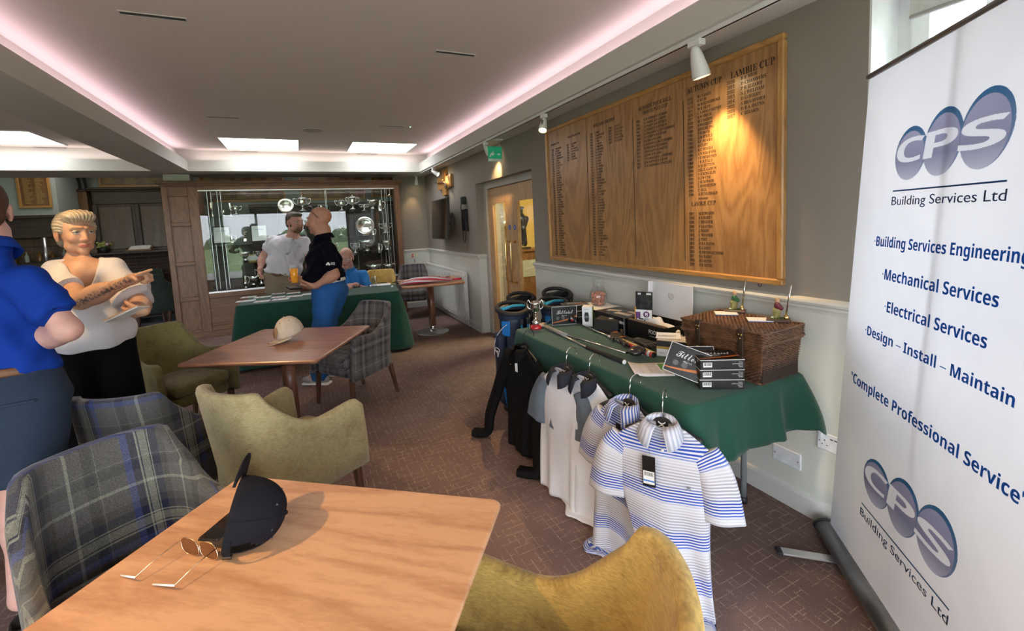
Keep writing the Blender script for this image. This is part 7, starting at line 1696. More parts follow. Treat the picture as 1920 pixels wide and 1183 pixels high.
# ---- registration desk items
TZ = .7562
red_p = mat('red_print', (.70, .06, .04), .5); grn_p = mat('green_print', (.15, .45, .15), .5)
E_ = [(566, 893, 'front row'), ]
pts = [((574, 914), .20, 'left end of the desk, nearest envelope stack'), ((597, 886), .17, 'back row at the left end'), ((690, 886), .19, 'second column, back pile'), ((683, 916), .16, 'second column, front sheet'),
       ((796, 862), .16, 'third column, back sheet'), ((795, 886), .16, 'third column, middle sheet'), ((808, 902), .18, 'third column, front sheet'), ((898, 858), .16, 'fourth column, back sheet'), ((905, 880), .19, 'fourth column, front pile'), ((986, 868), .12, 'beside the man in blue trousers')]
for k, ((zx, zy), w_, lab) in enumerate(pts):
    px_, py_ = 300+zx/3.585, 310+zy/3.585; q = at(px_, py_, 'Z', TZ)
    t = thing('scorecard_pile', 'white cards with red marks on the desk: '+lab, 'cards', (q[0], q[1], TZ), -.12+rng.uniform(-.05, .05))
    for j in range(2 if k % 3 == 0 else 1): obj('card', MB().box((.01*j, .006*j, .002+.003*j), (w_*.98, .11, .0025), (0, 0, .06*j), bev=.0005), white_card, t)
    zt = .0035+(.003 if k % 3 == 0 else 0); obj('red_mark', MB().bounds((-w_*.22, -.02, zt), (-w_*.10, .005, zt+.0012)), red_p, t); obj('yellow_mark', MB().bounds((w_*.1, .0, zt), (w_*.3, .012, zt+.0012)), mat('yellow_print', (.65, .6, .2), .5), t)
for lab, zx, zy, w_, r_ in (('papers before the seated man, left sheet', 1285, 812, .22, .1), ('papers under the hands of the seated man, right sheet', 1350, 806, .20, -.1), ('sheet under the water glass', 1480, 803, .28, -.12)):
    q = at(300+zx/3.585, 310+zy/3.585, 'Z', TZ); t = thing('paper_sheet', 'white '+lab, 'paper', (q[0], q[1], TZ), r_); obj('sheet', MB().bounds((-w_/2, -.10, 0), (w_/2, .10, .003)), paper, t)
t_ = thing('pen', 'dark pen lying on the sheet at the end of the desk', 'pen', (*at(717, 531, 'Z', TZ)[:2], TZ+.008), -.2); obj('barrel', MB().cyl((-.07, 0, 0), (.06, 0, 0), .005, n=10), blk, t_); obj('tip', MB().cyl((.06, 0, 0), (.075, 0, 0), .004, .001, n=10), chrome, t_)
q = at(702, 538, 'Z', TZ); t = thing('water_glass', 'tall clear glass of water on the registration desk', 'glass', (q[0], q[1]+.02, TZ+.0032))
obj('tumbler', MB().lathe([(0, 0), (.034, 0), (.040, .14), (.0385, .14), (.032, .008), (0, .008)], n=28), jg, t); obj('water', MB().lathe([(0, .009), (.031, .009), (.0365, .11), (0, .11)], n=24), glass('water', (.90, .94, .95), 1.33, .8), t)
ice = MB()
for k in range(7): ice.box((rng.uniform(-.018, .018), rng.uniform(-.018, .018), .04+.012*k), (.02, .02, .018), tuple(rng.uniform(-1, 1, 3)), bev=.002)
obj('ice_cubes', ice, glass('ice', (.85, .9, .92), 1.31, 1.5, .1), t, kind='stuff')
# wrapped umbrella on the pedestal table
t = thing('wrapped_umbrella', 'red and white golf umbrella in clear wrapping on the small pedestal table', 'umbrella', (1.55, 5.98, .752), -.10)
cl_r = mat('umbrella_red', (.62, .03, .06), .45); cl_w = mat('umbrella_white', (.80, .78, .80), .4); film = glass('clear_film', (.96, .96, .97), 1.5, 2.2, .08)
n = 24; b = {0: MB(), 1: MB()}
for k in range(10):
    a0 = 2*PI*k/10; P0 = []
    rows = []
    for i, x in enumerate(np.linspace(-.42, .30, 14)):
        rr_ = .060*math.sin(min(1, (x+.46)/.3)*PI/2)*(1-.55*ss(.0, .32, x)); rows.append([(x, rr_*math.cos(a0+q*.63+x*2)*(1.5), max(0, rr_*(.75+.75*math.sin(a0+q*.63+x*2)))+.004) for q in np.linspace(0, 1, 4)])
    b[k % 2].grid(rows, True)
obj('red_panels', b[0], cl_r, t); obj('white_panels', b[1], cl_w, t)
obj('shaft', MB().cyl((-.45, 0, .03), (.34, 0, .022), .005, n=8), blk, t); obj('handle', MB().tube([(.33, 0, .022), (.40, 0, .02), (.45, .0, .024)], .014, 10), cl_r, t)
obj('ferrule_box', MB().box((-.22, .10, .012), (.15, .04, .022), (0, 0, .15), bev=.002), cl_r, t)
G = []
for i in range(16):
    s_ = i/15; x = -.50+.8*s_; row = []
    for q in np.linspace(0, 1, 14):
        a = PI*q*1.0; rr_ = .085+.018*math.sin(i*1.9+q*9); row.append((x, rr_*math.cos(a)*1.1, .006+rr_*.75*math.sin(a)*(.8+.3*math.sin(i*2.3+q*14))))
    G.append(row)
obj('clear_wrapper', MB().grid(G, True), film, t)
G = []
for i in range(9):
    s_ = i/8; G.append([(-.50-.07*s_+.01*math.sin(i*2), -.14+q*.10*(1-.25*s_)-.05*s_, .03-.16*s_**1.3+.014*math.sin(q*9+i)) for q in np.linspace(0, 1, 9)])
obj('loose_film_end', MB().grid(G, True), film, t)
# ================================================================== PEOPLE
def skinmat(name, base):
    m = mat(name, base, .52, var=.10, scale=22, attr='Col', bump=.08, bscale=300, dist=.0008)
    b = m.node_tree.nodes['Principled BSDF']; b.inputs['Subsurface Weight'].default_value = .08; b.inputs['Subsurface Radius'].default_value = (.02, .008, .004); return m
def hand(w, d, pn, th, curls=(.3, .3, .35, .4), s=1.0, thumb=.5, spread=.10):
    "w wrist, d direction of the metacarpals, pn palm normal, th direction of the thumb side"
    d = np.array(d, float); d /= np.linalg.norm(d); pn = np.array(pn, float); pn -= d*(pn@d); pn /= np.linalg.norm(pn); th = np.array(th, float); th -= d*(th@d)+pn*(th@pn); th /= np.linalg.norm(th)
    w = np.array(w, float); P = [cap(w-d*.01*s, w+d*.02*s, .024*s, .026*s, .02)]; lens = (.074, .080, .075, .062); off = (.028, .009, -.011, -.030)
    base_l = (.088, .090, .086, .078)
    for k in range(4):
        kn = w+d*base_l[k]*s+th*off[k]*s; P.append(cap(w+d*.02*s+th*off[k]*.55*s, kn, .014*s, .0115*s, .012))
        ang = 0; p = kn; r = .0098*s*(1-.06*abs(k-1)); dirk = d+th*spread*(1.2-k*.8)*.6; dirk /= np.linalg.norm(dirk)
        for j, (fr, cf) in enumerate(((.45, 1.0), (.30, 1.25), (.25, .8))):
            ang += curls[k]*cf; v = dirk*math.cos(ang)+pn*math.sin(ang); q = p+v*lens[k]*fr*s; P.append(cap(p, q, r, r*.92, .004)); p = q; r *= .92
    t0 = w+d*.022*s+th*.020*s; t1 = w+d*.052*s+th*.044*s+pn*.010*s*thumb*2; v = d*(.8)+th*(.55-.5*thumb)+pn*.75*thumb; v /= np.linalg.norm(v)
    P += [cap(t0, t1, .017*s, .0125*s, .012), cap(t1, t1+v*.032*s, .0115*s, .0105*s, .005), cap(t1+v*.032*s, t1+v*.055*s+pn*.006*s, .0105*s, .0085*s, .004)]
    return P
def head_prims(c, f, up, s=1.0, fat=1.0, ear=1, jaw=1.0, nose=1.0):
    f = np.array(f, float); f /= np.linalg.norm(f); up = np.array(up, float); up -= f*(up@f); up /= np.linalg.norm(up); x = np.cross(f, up); R = np.stack([x, f, up], 1); T = lambda a: c+R@(np.array(a, float)*s)
    E = lambda p, r, k=.015: ell(T(p), np.array(r)*s, R, k*s)
    P = [E((0, -.018, .035), (.074, .094, .082)), E((0, .018, -.018), (.060*fat, .074, .080), .03), E((0, .030, -.072), (.046*jaw*fat, .048, .038), .03), E((0, .070, -.100), (.022, .018, .017), .02)]
    for g in (-1, 1):
        P += [E((g*.036, .062, -.028), (.024*fat, .020, .022), .022), cap(T((g*.012, .088, .030)), T((g*.046, .074, .028)), .009*s, .008*s, .014*s), E((g*.045*jaw, .02, -.075), (.022*fat, .035, .022), .025)]
    for g in (-1, 1): P.append(sub(ell(T((g*.032, .104, .008)), np.array((.017, .018, .011))*s, R, .010*s)))
    P += [cap(T((0, .088, .012)), T((0, .108*nose, -.030)), .0085*s, .0115*s, .010*s), E((0, .098, -.034), (.017, .014, .009), .008)]
    for g in (-1, 1): P.append(E((g*.0125, .092, -.036), (.008, .010, .008), .005))
    P += [cap(T((-.021, .083, -.064)), T((0, .094, -.0605)), .0045*s, .006*s, .006*s), cap(T((.021, .083, -.064)), T((0, .094, -.0605)), .0045*s, .006*s, .006*s), cap(T((-.016, .084, -.071)), T((.016, .084, -.071)), .006*s, .006*s, .006*s), E((0, .088, -.0715), (.010, .007, .005), .005)]
    P.append(sub(cap(T((-.020, .091, -.0662)), T((.020, .091, -.0662)), .0022*s, .0022*s, .002*s)))
    if ear:
        for g in (-1, 1): P += [ell(T((g*.080, -.006, -.006)), np.array((.009, .019, .031))*s, R@np.array([[math.cos(.35*g), 0, 0], [0, 1, 0], [0, 0, 1]]) if False else R, .005*s), sub(ell(T((g*.090, .002, -.002)), np.array((.007, .010, .018))*s, R, .004*s)), E((g*.078, -.002, -.034), (.007, .009, .010), .004)]
    return P, T, R
def face_parts(t, T, R, s, eye_c=(.12, .16, .16), brow=(.12, .07, .04), brow_t=.003, lids=None):
    f = R[:, 1]
    eyew = mat('eye_white', (.62, .58, .55), .25); 
    for g in (-1, 1):
        c = T((g*.0315, .078, .008)); e = obj('eye', MB().sphere(c, .0125*s, 16, 12), eyew, t)
        q = Matrix([list(r) for r in R]); ic = Vector(c)+Vector(f)*.0112*s
        rot = Matrix(((R[0, 0], R[0, 2], R[0, 1]), (R[1, 0], R[1, 2], R[1, 1]), (R[2, 0], R[2, 2], R[2, 1])))
        obj('iris', MB().sphere(ic, .0058*s, 12, 6, (1, 1, .35), rot), mat('iris_%d' % int(eye_c[0]*1000), eye_c, .15), e); obj('pupil', MB().sphere(ic+Vector(f)*.0012*s, .0028*s, 10, 6, (1, 1, .4), rot), blk, e)
        obj('upper_lid', MB().tube([T((g*.0315+.0145*u, .0905-.010*u*u-.002, .0125-.006*u*u)) for u in np.linspace(-1, 1, 9)], .0028*s, 6), lids or mat('lid_skin', (.40, .22, .15), .6), t)
        obj('lash_line', MB().tube([T((g*.0315+.0145*u, .0925-.010*u*u-.002, .0105-.006*u*u)) for u in np.linspace(-1, 1, 9)], .0009*s, 5), mat('lash', (.04, .025, .02), .7), t)
        obj('eyebrow', MB().tube([T((g*(.014+.036*u), .0955-.014*u*u, .0275+.006*math.sin(u*2.4))) for u in np.linspace(0, 1, 8)], [brow_t*s*(1-.5*u) for u in np.linspace(0, 1, 8)], 6, flat=.5), mat('brow_%d' % int(brow[0]*1000), brow, .8), t)
def hair_mesh(T, R, s, prims, disp, seed, res=.004): return sdf_mesh('hair', prims, res, disp=disp)
def bodyR(face): f = np.array(face, float); f[2] = 0; f /= np.linalg.norm(f); x = np.cross(f, (0, 0, 1)); return np.stack([x, f, np.array([0, 0, 1.])], 1)
def skin_col(base, lips=None, T=None, R=None, s=1., c=None, red=.12, extra=None):
    base = np.array(base)
    def fn(V):
        n = noise3(V, 38, 3)[:, None]*.5+noise3(V, 110, 4)[:, None]*.3
        col = base*(1+np.array([.05, -.10, -.12])*n*red*6)
        if T is not None:
            L_ = (V-c)@R/s
            def blob_(p, r): return np.clip(1-np.linalg.norm((L_-np.array(p))/np.array(r), axis=1), 0, 1)[:, None]
            for g in (-1, 1): col = col*(1-.5*blob_((g*.04, .07, -.028), (.03, .04, .03))*np.array([.0, .35, .35])); col = col*(1-.35*blob_((g*.08, 0, -.005), (.02, .04, .045))*np.array([.0, .5, .5]))
            col = col*(1-.5*blob_((0, .11, -.03), (.03, .03, .025))*np.array([0, .35, .35]))
            m_ = ((np.abs(L_[:, 0]) < .0235) & (L_[:, 1] > .076) & (L_[:, 2] < -.0575) & (L_[:, 2] > -.0770))[:, None]
            if lips is not None: col = np.where(m_, np.array(lips), col)
        if extra is not None: col = extra(V, col)
        return np.clip(col, 0, 1)
    return fn
skin_m = skinmat('skin', (.5, .3, .2))
def limb(a, b, ra, rb, bulge=0, bpos=.3, k=.03):
    P = [cap(a, b, ra, rb, k)]
    if bulge: q = np.array(a)+(np.array(b)-np.array(a))*bpos; d = np.array(b)-np.array(a); P.append(ell(q, (ra+bulge, ra+bulge, np.linalg.norm(d)*.28), aim_z(d), .03))
    return P
def leather_shoe(name, t, pos, yaw, m, sole_m, L_=.29):
    R = rotz_np(yaw); T_ = lambda a: np.array(pos)+R@np.array(a, float)
    u = sdf_mesh('shoe_upper', [ell(T_((0, .07, .045)), (.046, .10, .04), R, .02), ell(T_((0, -.07, .055)), (.038, .06, .05), R, .03), cap(T_((0, -.075, .07)), T_((0, -.06, .10)), .038, .042, .02), sub(cap(T_((0, -.07, .12)), T_((0, -.065, .16)), .035, .036, .01))], .006)
    o = obj(name, u, m, t); obj('sole', sdf_mesh('sole', [rbox(T_((0, .01, .014)), (.047, .145, .014), .012, R)], .006), sole_m, o)
    for k in range(4): obj('lace', MB().tube([T_((-.022, .02+.018*k, .083-.006*k)), T_((0, .024+.018*k, .092-.006*k)), T_((.022, .02+.018*k, .083-.006*k))], .0025, 5), white_card, o)
    return o
RAn, UAn, FAn = RA, UA, FA
hf = lambda ang: (-FAn*math.cos(ang)+RAn*math.sin(ang))*np.array([1, 1, 0])    # horizontal direction: 0 = toward the camera, +90deg = camera right

# ---------------------------------------------------------------- woman in white
def woman():
    Z0 = np.array([0, 0, 1.])
    K_ = 1.06; z = 2.45; J = lambda x, y, zz=z: atc(x, y, zz*1.06)
    t = thing('person', 'woman with short blonde hair in a white top and black trousers, pointing to the right', 'person', (*J(165, 700)[:2], 0)); o = np.array(t.location)
    fb = hf(math.radians(52)); R = bodyR(fb); fx, ff, fz = R[:, 0], R[:, 1], R[:, 2]
    loc = lambda p: np.array(p)-o
    hc = loc(J(142, 437)); fd = hf(math.radians(66)); fd = fd/np.linalg.norm(fd)+np.array([0, 0, -.05]); s = 1.06
    up = np.array([0, 0, 1.])+RAn*-.03
    HP, T, HR = head_prims(hc, fd, up, s, fat=.97, jaw=.84, nose=.965)
    nb = hc+np.array([0, 0, -.172])-ff*.045; chest = nb+np.array([0, 0, -.17])+ff*.02
    shR = loc(J(106, 509, 2.42)); shL = loc(J(212, 508, 2.48)); mid = (shR+shL)/2
    waist = loc(J(172, 600)); pel = loc(J(178, 690)); pel[2] = .98; waist[2] = 1.14
    elR = loc(J(152, 563, 2.24)); wrR = loc(J(250, 523, 2.18)); tip = loc(J(316, 500, 2.14))
    elL = loc(J(262, 570, 2.38)); wrL = loc(J(268, 583, 2.20)); 
    P = list(HP)
    P += [cap(hc+np.array([0, 0, -.085])-ff*.028, nb, .042, .050, .015), cap(shR*.85+mid*.15, shL*.85+mid*.15, .055, .055, .05), ell(chest, (.155, .098, .16), R, .05), ell(mid+np.array([0, 0, -.02]), (.14, .085, .06), R, .05), cap(nb, mid, .055, .085, .04)]
    for g in (-1, 1): P.append(ell(chest+fx*g*.072+ff*.045+np.array([0, 0, -.05]), (.066, .060, .066), R, .05))
    P += [ell(waist, (.135, .10, .12), R, .06), ell(pel, (.175, .12, .13), R, .06)]
    P += limb(shR, elR, .052, .045)+limb(elR, wrR, .046, .025, .006, .3)+limb(shL, elL, .052, .044)+limb(elL, wrL, .044, .025, .004)
    d = tip-wrR; d /= np.linalg.norm(d); pn = -UAn*.9-FAn*-.3; th = UAn
    P += hand(wrR, d, np.array(FAn)*-.25-RAn*0-np.array([0, 0, 1.])*.95, -FAn*1.0+np.array([0, 0, .2]), (.0, 1.15, 1.25, 1.3), .98, .55, .04)
    dl = -RAn*.95+np.array([0, 0, -.15])+FAn*.1; P += hand(wrL, dl, np.array([0, 0, 1.])*.6+FAn*.8, np.array([0, 0, 1.])*1.0, (.55, .6, .65, .7), .95, .6)
    for g in (-1, 1):
        hip = pel+fx*g*.09+np.array([0, 0, -.06]); kn = np.array([hip[0], hip[1], .50-o[2]])+ff*.02+fx*g*.01; an = np.array([kn[0], kn[1], .085])-ff*.03
        P += [cap(hip, kn, .088, .055, .04), cap(kn, an, .055, .034, .03), ell(kn+(an-kn)*.3-ff*.02, (.05, .05, .12), R, .03), cap(an, an+ff*.12+np.array([0, 0, -.05]), .034, .026, .02)]
    base = (.54, .30, .19); 
    ax = (wrR-elR); al = np.linalg.norm(ax); ax /= al
    def tattoo(V, col):
        q = V-elR; u = q@ax; r_ = q-np.outer(u, ax); rad = np.linalg.norm(r_, axis=1); up2 = np.array([0, 0, 1.])-ax*ax[2]; up2 /= np.linalg.norm(up2); cam_d = -FAn-ax*(-FAn@ax); cam_d = cam_d-up2*(cam_d@up2); cam_d /= np.linalg.norm(cam_d)
        h_ = (r_@up2); cd_ = r_@cam_d; f = u/al
        n = noise3(V, 260, 11, 7)+.6*noise3(V, 420, 12, 6); 
        band = np.exp(-((h_-(-.012+.020*(f-.5)))/.019)**2)*(f > .02)*(f < 1.05)*(rad < .07)*(cd_ > -.01)
        k = np.clip((n+.15)*3.2, 0, 1)*np.clip(band*1.5-.25, 0, 1); spots = np.clip((noise3(V, 330, 14, 5)-.42)*9, 0, 1)*(f > .55)*(f < 1.12)*(rad < .05)*(h_ > .0)*(cd_ > -.01)
        k = np.maximum(k*.85, spots*.7)[:, None]
        return col*(1-k)+np.array([.07, .06, .07])*k
    me = sdf_mesh('body', P, .0038, colfn=skin_col(base, (.48, .17, .14), T, HR, s, hc, .08, tattoo)); bo = obj('body', me, skin_m, t)
    face_parts(t, T, HR, s, (.10, .16, .14), (.20, .11, .055), .0026)
    obj('teeth', MB().box(T((0, .0865, -.0655)), (.026*s, .004, .004), Matrix([list(r) for r in HR])), mat('teeth', (.75, .70, .62), .3), t)
    # hair
    E = lambda p, r, k=.02: ell(T(p), np.array(r)*s, HR, k)
    HPm = [E((0, -.028, .040), (.080, .094, .084)), E((0, .036, .094), (.064, .048, .030), .03), E((.02, .058, .088), (.046, .034, .022), .03), E((-.03, .045, .09), (.04, .035, .02), .03), E((0, -.078, -.03), (.062, .035, .06), .03)]
    for g in (-1, 1): HPm.append(E((g*.070, .002, .030), (.016, .030, .036), .02))
    HPm += [sub(ell(T((0, .108, .000)), np.array((.070, .058, .070))*s, HR, .012)), sub(ell(T((0, .05, -.08)), np.array((.08, .085, .075))*s, HR, .012))]
    def hd(V):
        L_ = (V-hc)@HR/s; a = np.arctan2(L_[:, 0], L_[:, 2]+.02); return .0016*np.sin(a*44+noise3(V, 30, 5)*4+L_[:, 1]*40)+.0012*np.sin(a*91+noise3(V, 45, 6)*5)+.0055*noise3(V, 55, 7)+.003*noise3(V, 130, 9)
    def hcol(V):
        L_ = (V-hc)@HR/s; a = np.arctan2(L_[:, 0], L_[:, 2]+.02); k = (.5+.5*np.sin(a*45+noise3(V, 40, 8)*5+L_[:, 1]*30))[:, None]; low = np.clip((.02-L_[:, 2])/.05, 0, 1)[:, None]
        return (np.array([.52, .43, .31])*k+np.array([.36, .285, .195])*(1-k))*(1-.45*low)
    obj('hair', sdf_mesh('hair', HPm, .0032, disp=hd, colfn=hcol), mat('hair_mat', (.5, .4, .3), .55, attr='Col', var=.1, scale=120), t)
    # white top: bodice, cape sleeves, peplum
    B = [cap(shR, shL, .066, .066, .04), cap(nb-Z0*.05, mid, .082, .105, .04), ell(chest+ff*.006, (.172, .118, .175), R, .05), ell(mid+np.array([0, 0, -.03]), (.165, .10, .065), R, .05), ell(waist, (.150, .114, .13), R, .05)]
    for g in (-1, 1): B.append(ell(chest+fx*g*.078+ff*.066+np.array([0, 0, -.045]), (.088, .078, .086), R, .05))
    B += [cap(shR, shR*.6+elR*.4, .062, .066, .04), cap(shL, shL*.5+elL*.5, .060, .066, .05)]
    for sh_, el_, f_, w1 in ((shR, elR, .66, .078), (shL, elL, .86, .105)):
        e_ = sh_+(el_-sh_)*f_; d_ = (e_-sh_)/np.linalg.norm(e_-sh_); l_ = np.linalg.norm(e_-sh_)
        B.append(('fn', (lambda sh_=sh_, d_=d_, l_=l_, w1=w1: (lambda X: (lambda u: np.maximum(np.maximum(-u, u-l_), (np.linalg.norm((X-sh_)-np.outer(u, d_), axis=1)-(.055+(w1-.055)*u/l_))*.85))((X-sh_)@d_)))(), .018))
    B += [cap(waist, pel+np.array([0, 0, .05]), .15, .17, .06), ell(pel+np.array([0, 0, .04]), (.215, .150, .15), R, .05), plane_cut(pel+np.array([0, 0, -.045])+0*ff, -fz)]
    # V neck
    vb = chest+ff*.16+np.array([0, 0, .035])
    def vcut(X):
        q = (X-vb)@R; sl = np.abs(q[:, 0]-.004)-(q[:, 2]+.035)*.44; return np.maximum(np.maximum(sl*.9, -(q[:, 1]+.13)), -(q[:, 2]+.035))
    B.append(sub(('fn', vcut, .004))); B.append(sub(cap(nb+np.array([0, 0, -.02]), hc, .066, .07, .01)))
    def bd(V):
        q = (V-o*0-pel)@R; low = np.clip((.16-q[:, 2])/.2, 0, 1); return .004*low*np.sin(q[:, 0]*38+q[:, 1]*20+1)+.0055*np.sin((q[:, 0]*.6+q[:, 2])*44+noise3(V, 10, 2)*4)*(1-low)
    obj('blouse', sdf_mesh('blouse', B, .006, disp=bd), mat('blouse_white', (.62, .59, .62), .7, var=.02, sheen=.15), t)
    kn_ = waist+ff*.125+np.array([0, 0, .03])
    obj('waist_seam', MB().tube([waist+np.array([0, 0, .015])+fx*(.158*math.cos(a))+ff*(.122*math.sin(a)) for a in np.linspace(0, 2*PI, 40)[:-1]], .004, 6, closed=True), mat('blouse_white', ()), t)
    # trousers
    Tz = [ell(pel+np.array([0, 0, .0]), (.185, .130, .14), R, .05)]
    for g in (-1, 1):
        hip = pel+fx*g*.09+np.array([0, 0, -.06]); kn = np.array([hip[0], hip[1], .50])+ff*.02+fx*g*.03; an = np.array([kn[0], kn[1], .06])-ff*.02; Tz += [cap(hip, kn, .108, .100, .05), cap(kn, an, .10, .105, .04)]
    Tz.append(plane_cut(np.array([0, 0, .045]), (0, 0, -1)))
    obj('trousers', sdf_mesh('trousers', Tz, .009, disp=lambda V: .004*noise3(V, 22, 3)), mat('trouser_black', (.003, .003, .004), .9, spec=.12), t)
    for g in (-1, 1): leather_shoe('shoe', t, pel*np.array([1, 1, 0])+fx*g*.11+ff*.03, math.atan2(ff[1], ff[0])-PI/2, blk, blk)
    for q in range(2): 
        c_ = wrL+np.array([0, 0, .0])-RAn*-.0; 
    R2 = aim_z(wrL-elL); obj('bracelet', MB().tube([wrL-(wrL-elL)*.06+R2[:, 0]*.031*math.cos(a)+R2[:, 1]*.031*math.sin(a) for a in np.linspace(0, 2*PI, 24)[:-1]], .0028, 6, closed=True), silver, t)
    # held clipboard
    a0, a1 = J(206, 601, 2.12), J(270, 572, 2.15); cc = (a0+a1)/2
    tb = thing('pad_of_cards', 'wooden-edged pad of cards held in the left hand of the woman in white', 'pad', tuple(cc)); dx = (a1-a0)/np.linalg.norm(a1-a0); Rb = np.stack([dx, np.cross(dx, -FAn*.6+UAn*.8), dx], 1)
    nrm = np.cross(dx, FAn); nrm /= np.linalg.norm(nrm); yv = np.cross(nrm, dx); Mx = Matrix([list(r) for r in np.stack([dx, yv, nrm], 1)])
    obj('board', MB().box((0, 0, 0), (np.linalg.norm(a1-a0), .10, .006), Mx, bev=.001), mat('pad_wood', (.55, .30, .15), .5), tb); obj('sheets', MB().box(tuple(nrm*-.006), (np.linalg.norm(a1-a0)*.96, .095, .006), Mx), paper, tb)
    return t
woman()

# ---------------------------------------------------------------- generic man
def man(lab, o_xy, J, fb, fd, up, s, base, shirt_m, trou_m, skinres=.006, clothres=.008, belly=0., half=.19, hand_l=None, hand_r=None, hair=None, hair_col=(.05, .03, .02), short=False, seated=False, belt=None, collar=True, beard=None, sleeve_f=.62, shoe_m=None, lean=(0, 0, 0), face=True, hem_z=-.02, thick=1.0, leg_r=1.0, knees=None, ankles=None, extra_col=None, ears=1):
    t = thing('person', lab, 'person', (*o_xy, 0)); o = np.array(t.location); L = {k: np.array(v)-o for k, v in J.items()}
    R = bodyR(fb); fx, ff, fz = R[:, 0], R[:, 1], R[:, 2]; hc = L['head']
    HP, T, HR = head_prims(hc, fd, up, s, fat=1.08, jaw=1.08, ear=ears)
    nb, pel = L['neck'], L['pelvis']; shR, shL = L['shR'], L['shL']; mid = (shR+shL)/2; ax = (mid-pel); H_ = np.linalg.norm(ax); ax /= H_
    RB = np.stack([fx, np.cross(ax, fx), ax], 1); RB[:, 1] /= np.linalg.norm(RB[:, 1]); fy = RB[:, 1]
    chest = mid-ax*H_*.30; waist = pel+ax*H_*.33; tk = thick
    P = list(HP)+[cap(hc-HR[:, 2]*.080*s-HR[:, 1]*.028*s, nb, .056*s, .064, .02), cap(nb, mid-ax*.02, .07, .09, .05), cap(shR*.86+mid*.14, shL*.86+mid*.14, .06, .06, .05),
          ell(chest, (half*.95, .115*tk, H_*.36), RB, .06), ell(waist+fy*belly*.4, (half*.86, .108*tk+belly*.5, H_*.30), RB, .06), ell(pel, (half*.90, .12*tk, .13), RB, .06)]
    for g, sh, el, wr in ((1, shR, L['elR'], L['wrR']), (-1, shL, L['elL'], L['wrL'])): P += limb(sh, el, .050, .044, 0, .4)+limb(el, wr, .044, .028, .008, .28)
    if hand_r: P += hand(L['wrR'], *hand_r)
    if hand_l: P += hand(L['wrL'], *hand_l)
    hips = [pel+fx*g*.095-fz*.05 for g in (1, -1)]
    kn = [np.array(k)-o for k in knees] if knees else [np.array([h[0], h[1], .52])+ff*.01+fx*g*.015 for h, g in zip(hips, (1, -1))]
    an = [np.array(k)-o for k in ankles] if ankles else [np.array([k[0], k[1], .10])-ff*.03 for k in kn]
    lr = leg_r
    for h, k, a in zip(hips, kn, an):
        P += [cap(h, k, .092*lr, .060*lr, .04), cap(k, a, .058*lr, .040*lr, .03), ell(k+(a-k)*.30-ff*.022, (.056*lr, .058*lr, .13), aim_z(a-k), .03), cap(a, a+ff*.13-fz*.055, .038, .030, .02)]
    obj('body', sdf_mesh('body', P, skinres, colfn=skin_col(base, tuple(np.array(base)*np.array([.72, .5, .5])), T, HR, s, hc, .18, extra_col)), skin_m, t)
    if face: face_parts(t, T, HR, s, (.10, .10, .09), hair_col, .0035)
    # shirt
    B = [cap(shR*.9+mid*.1, shL*.9+mid*.1, .066, .066, .05), ell(chest, (half*1.05, .134*tk, H_*.38), RB, .06), ell(waist+fy*belly*.45, (half*.98, .128*tk+belly*.6, H_*.32), RB, .06), cap(nb-ax*.03, mid, .075, .10, .05), ell(pel+ax*.05, (half*1.0, .135*tk, .11), RB, .05), plane_cut(pel+ax*hem_z, -ax)]
    for sh, el in ((shR, L['elR']), (shL, L['elL'])):
        e = sh+(el-sh)*sleeve_f; d_ = (e-sh)/np.linalg.norm(e-sh); B += [cap(sh, e-d_*.03, .064, .067, .022), ('fn', (lambda e=e, d_=d_, sh=sh: (lambda X: (lambda q: np.maximum(np.abs(q@d_)-.035, np.linalg.norm(q-np.outer(q@d_, d_), axis=1)-.071))(X-(e-d_*.035))))(), .012)]
    B.append(sub(cap(nb+ax*.015, hc, .071, .072, .01)))
    sd = abs(hash(lab)) % 97
    def dp(V):
        q = (V-pel)@RB; w_ = noise3(V, 14, 41)*2; return (.0065*np.sin((q[:, 2]*.8+q[:, 0]*.9)*38+w_*1.6)+.004*np.sin((q[:, 2]*.5-q[:, 0]*1.2)*60+w_*2))*(np.clip(1.1-np.abs(q[:, 2]-H_*.5)/H_, .25, 1))
    so = obj('polo_shirt', sdf_mesh('polo_shirt', B, clothres, disp=dp), shirt_m, t)
    if collar:
        cN = nb-ax*.012; G = []
        for i in range(25):
            a = 2*PI*(i/24)*.96+PI/2+.06; c_ = fx*math.cos(a)+fy*math.sin(a); fr = max(0, math.sin(a))**3
            G.append([cN+c_*.068+ax*.026, cN+c_*.074+ax*.032, cN+c_*.090+ax*.008, cN+c_*(.106+.010*fr)+ax*(-.026-.035*fr)])
        co = obj('collar', MB().grid([[tuple(p) for p in r_] for r_ in G], True), shirt_m, t); m_ = co.modifiers.new('solid', 'SOLIDIFY'); m_.thickness = .004
        obj('placket', MB().tube([tuple(cN+fy*.098-ax*.03), tuple(chest+fy*(.136*tk)+ax*.06), tuple(chest+fy*(.141*tk)-ax*.0)], .014, 8, flat=.25, up=tuple(fx)), shirt_m, t)
    # trousers or shorts
    B = [ell(pel, (half*.98, .134*tk, .14), RB, .05), plane_cut(pel+ax*.075, ax)]
    for h, k, a in zip(hips, kn, an):
        if short: e = k+(h-k)*.10; B += [cap(h, e, .112*lr, .100*lr, .05), plane_cut(e, (0, 0, -1))] if False else [cap(h, e, .112*lr, .102*lr, .05)]
        else: B += [cap(h, k, .108*lr, .082*lr, .05), cap(k, a+fz*.0, .082*lr, .078*lr, .04)]
    if short: B.append(plane_cut(np.array([0, 0, kn[0][2]+.02]), (0, 0, -1)))
    else: B.append(plane_cut(np.array([0, 0, .05]), (0, 0, -1)))
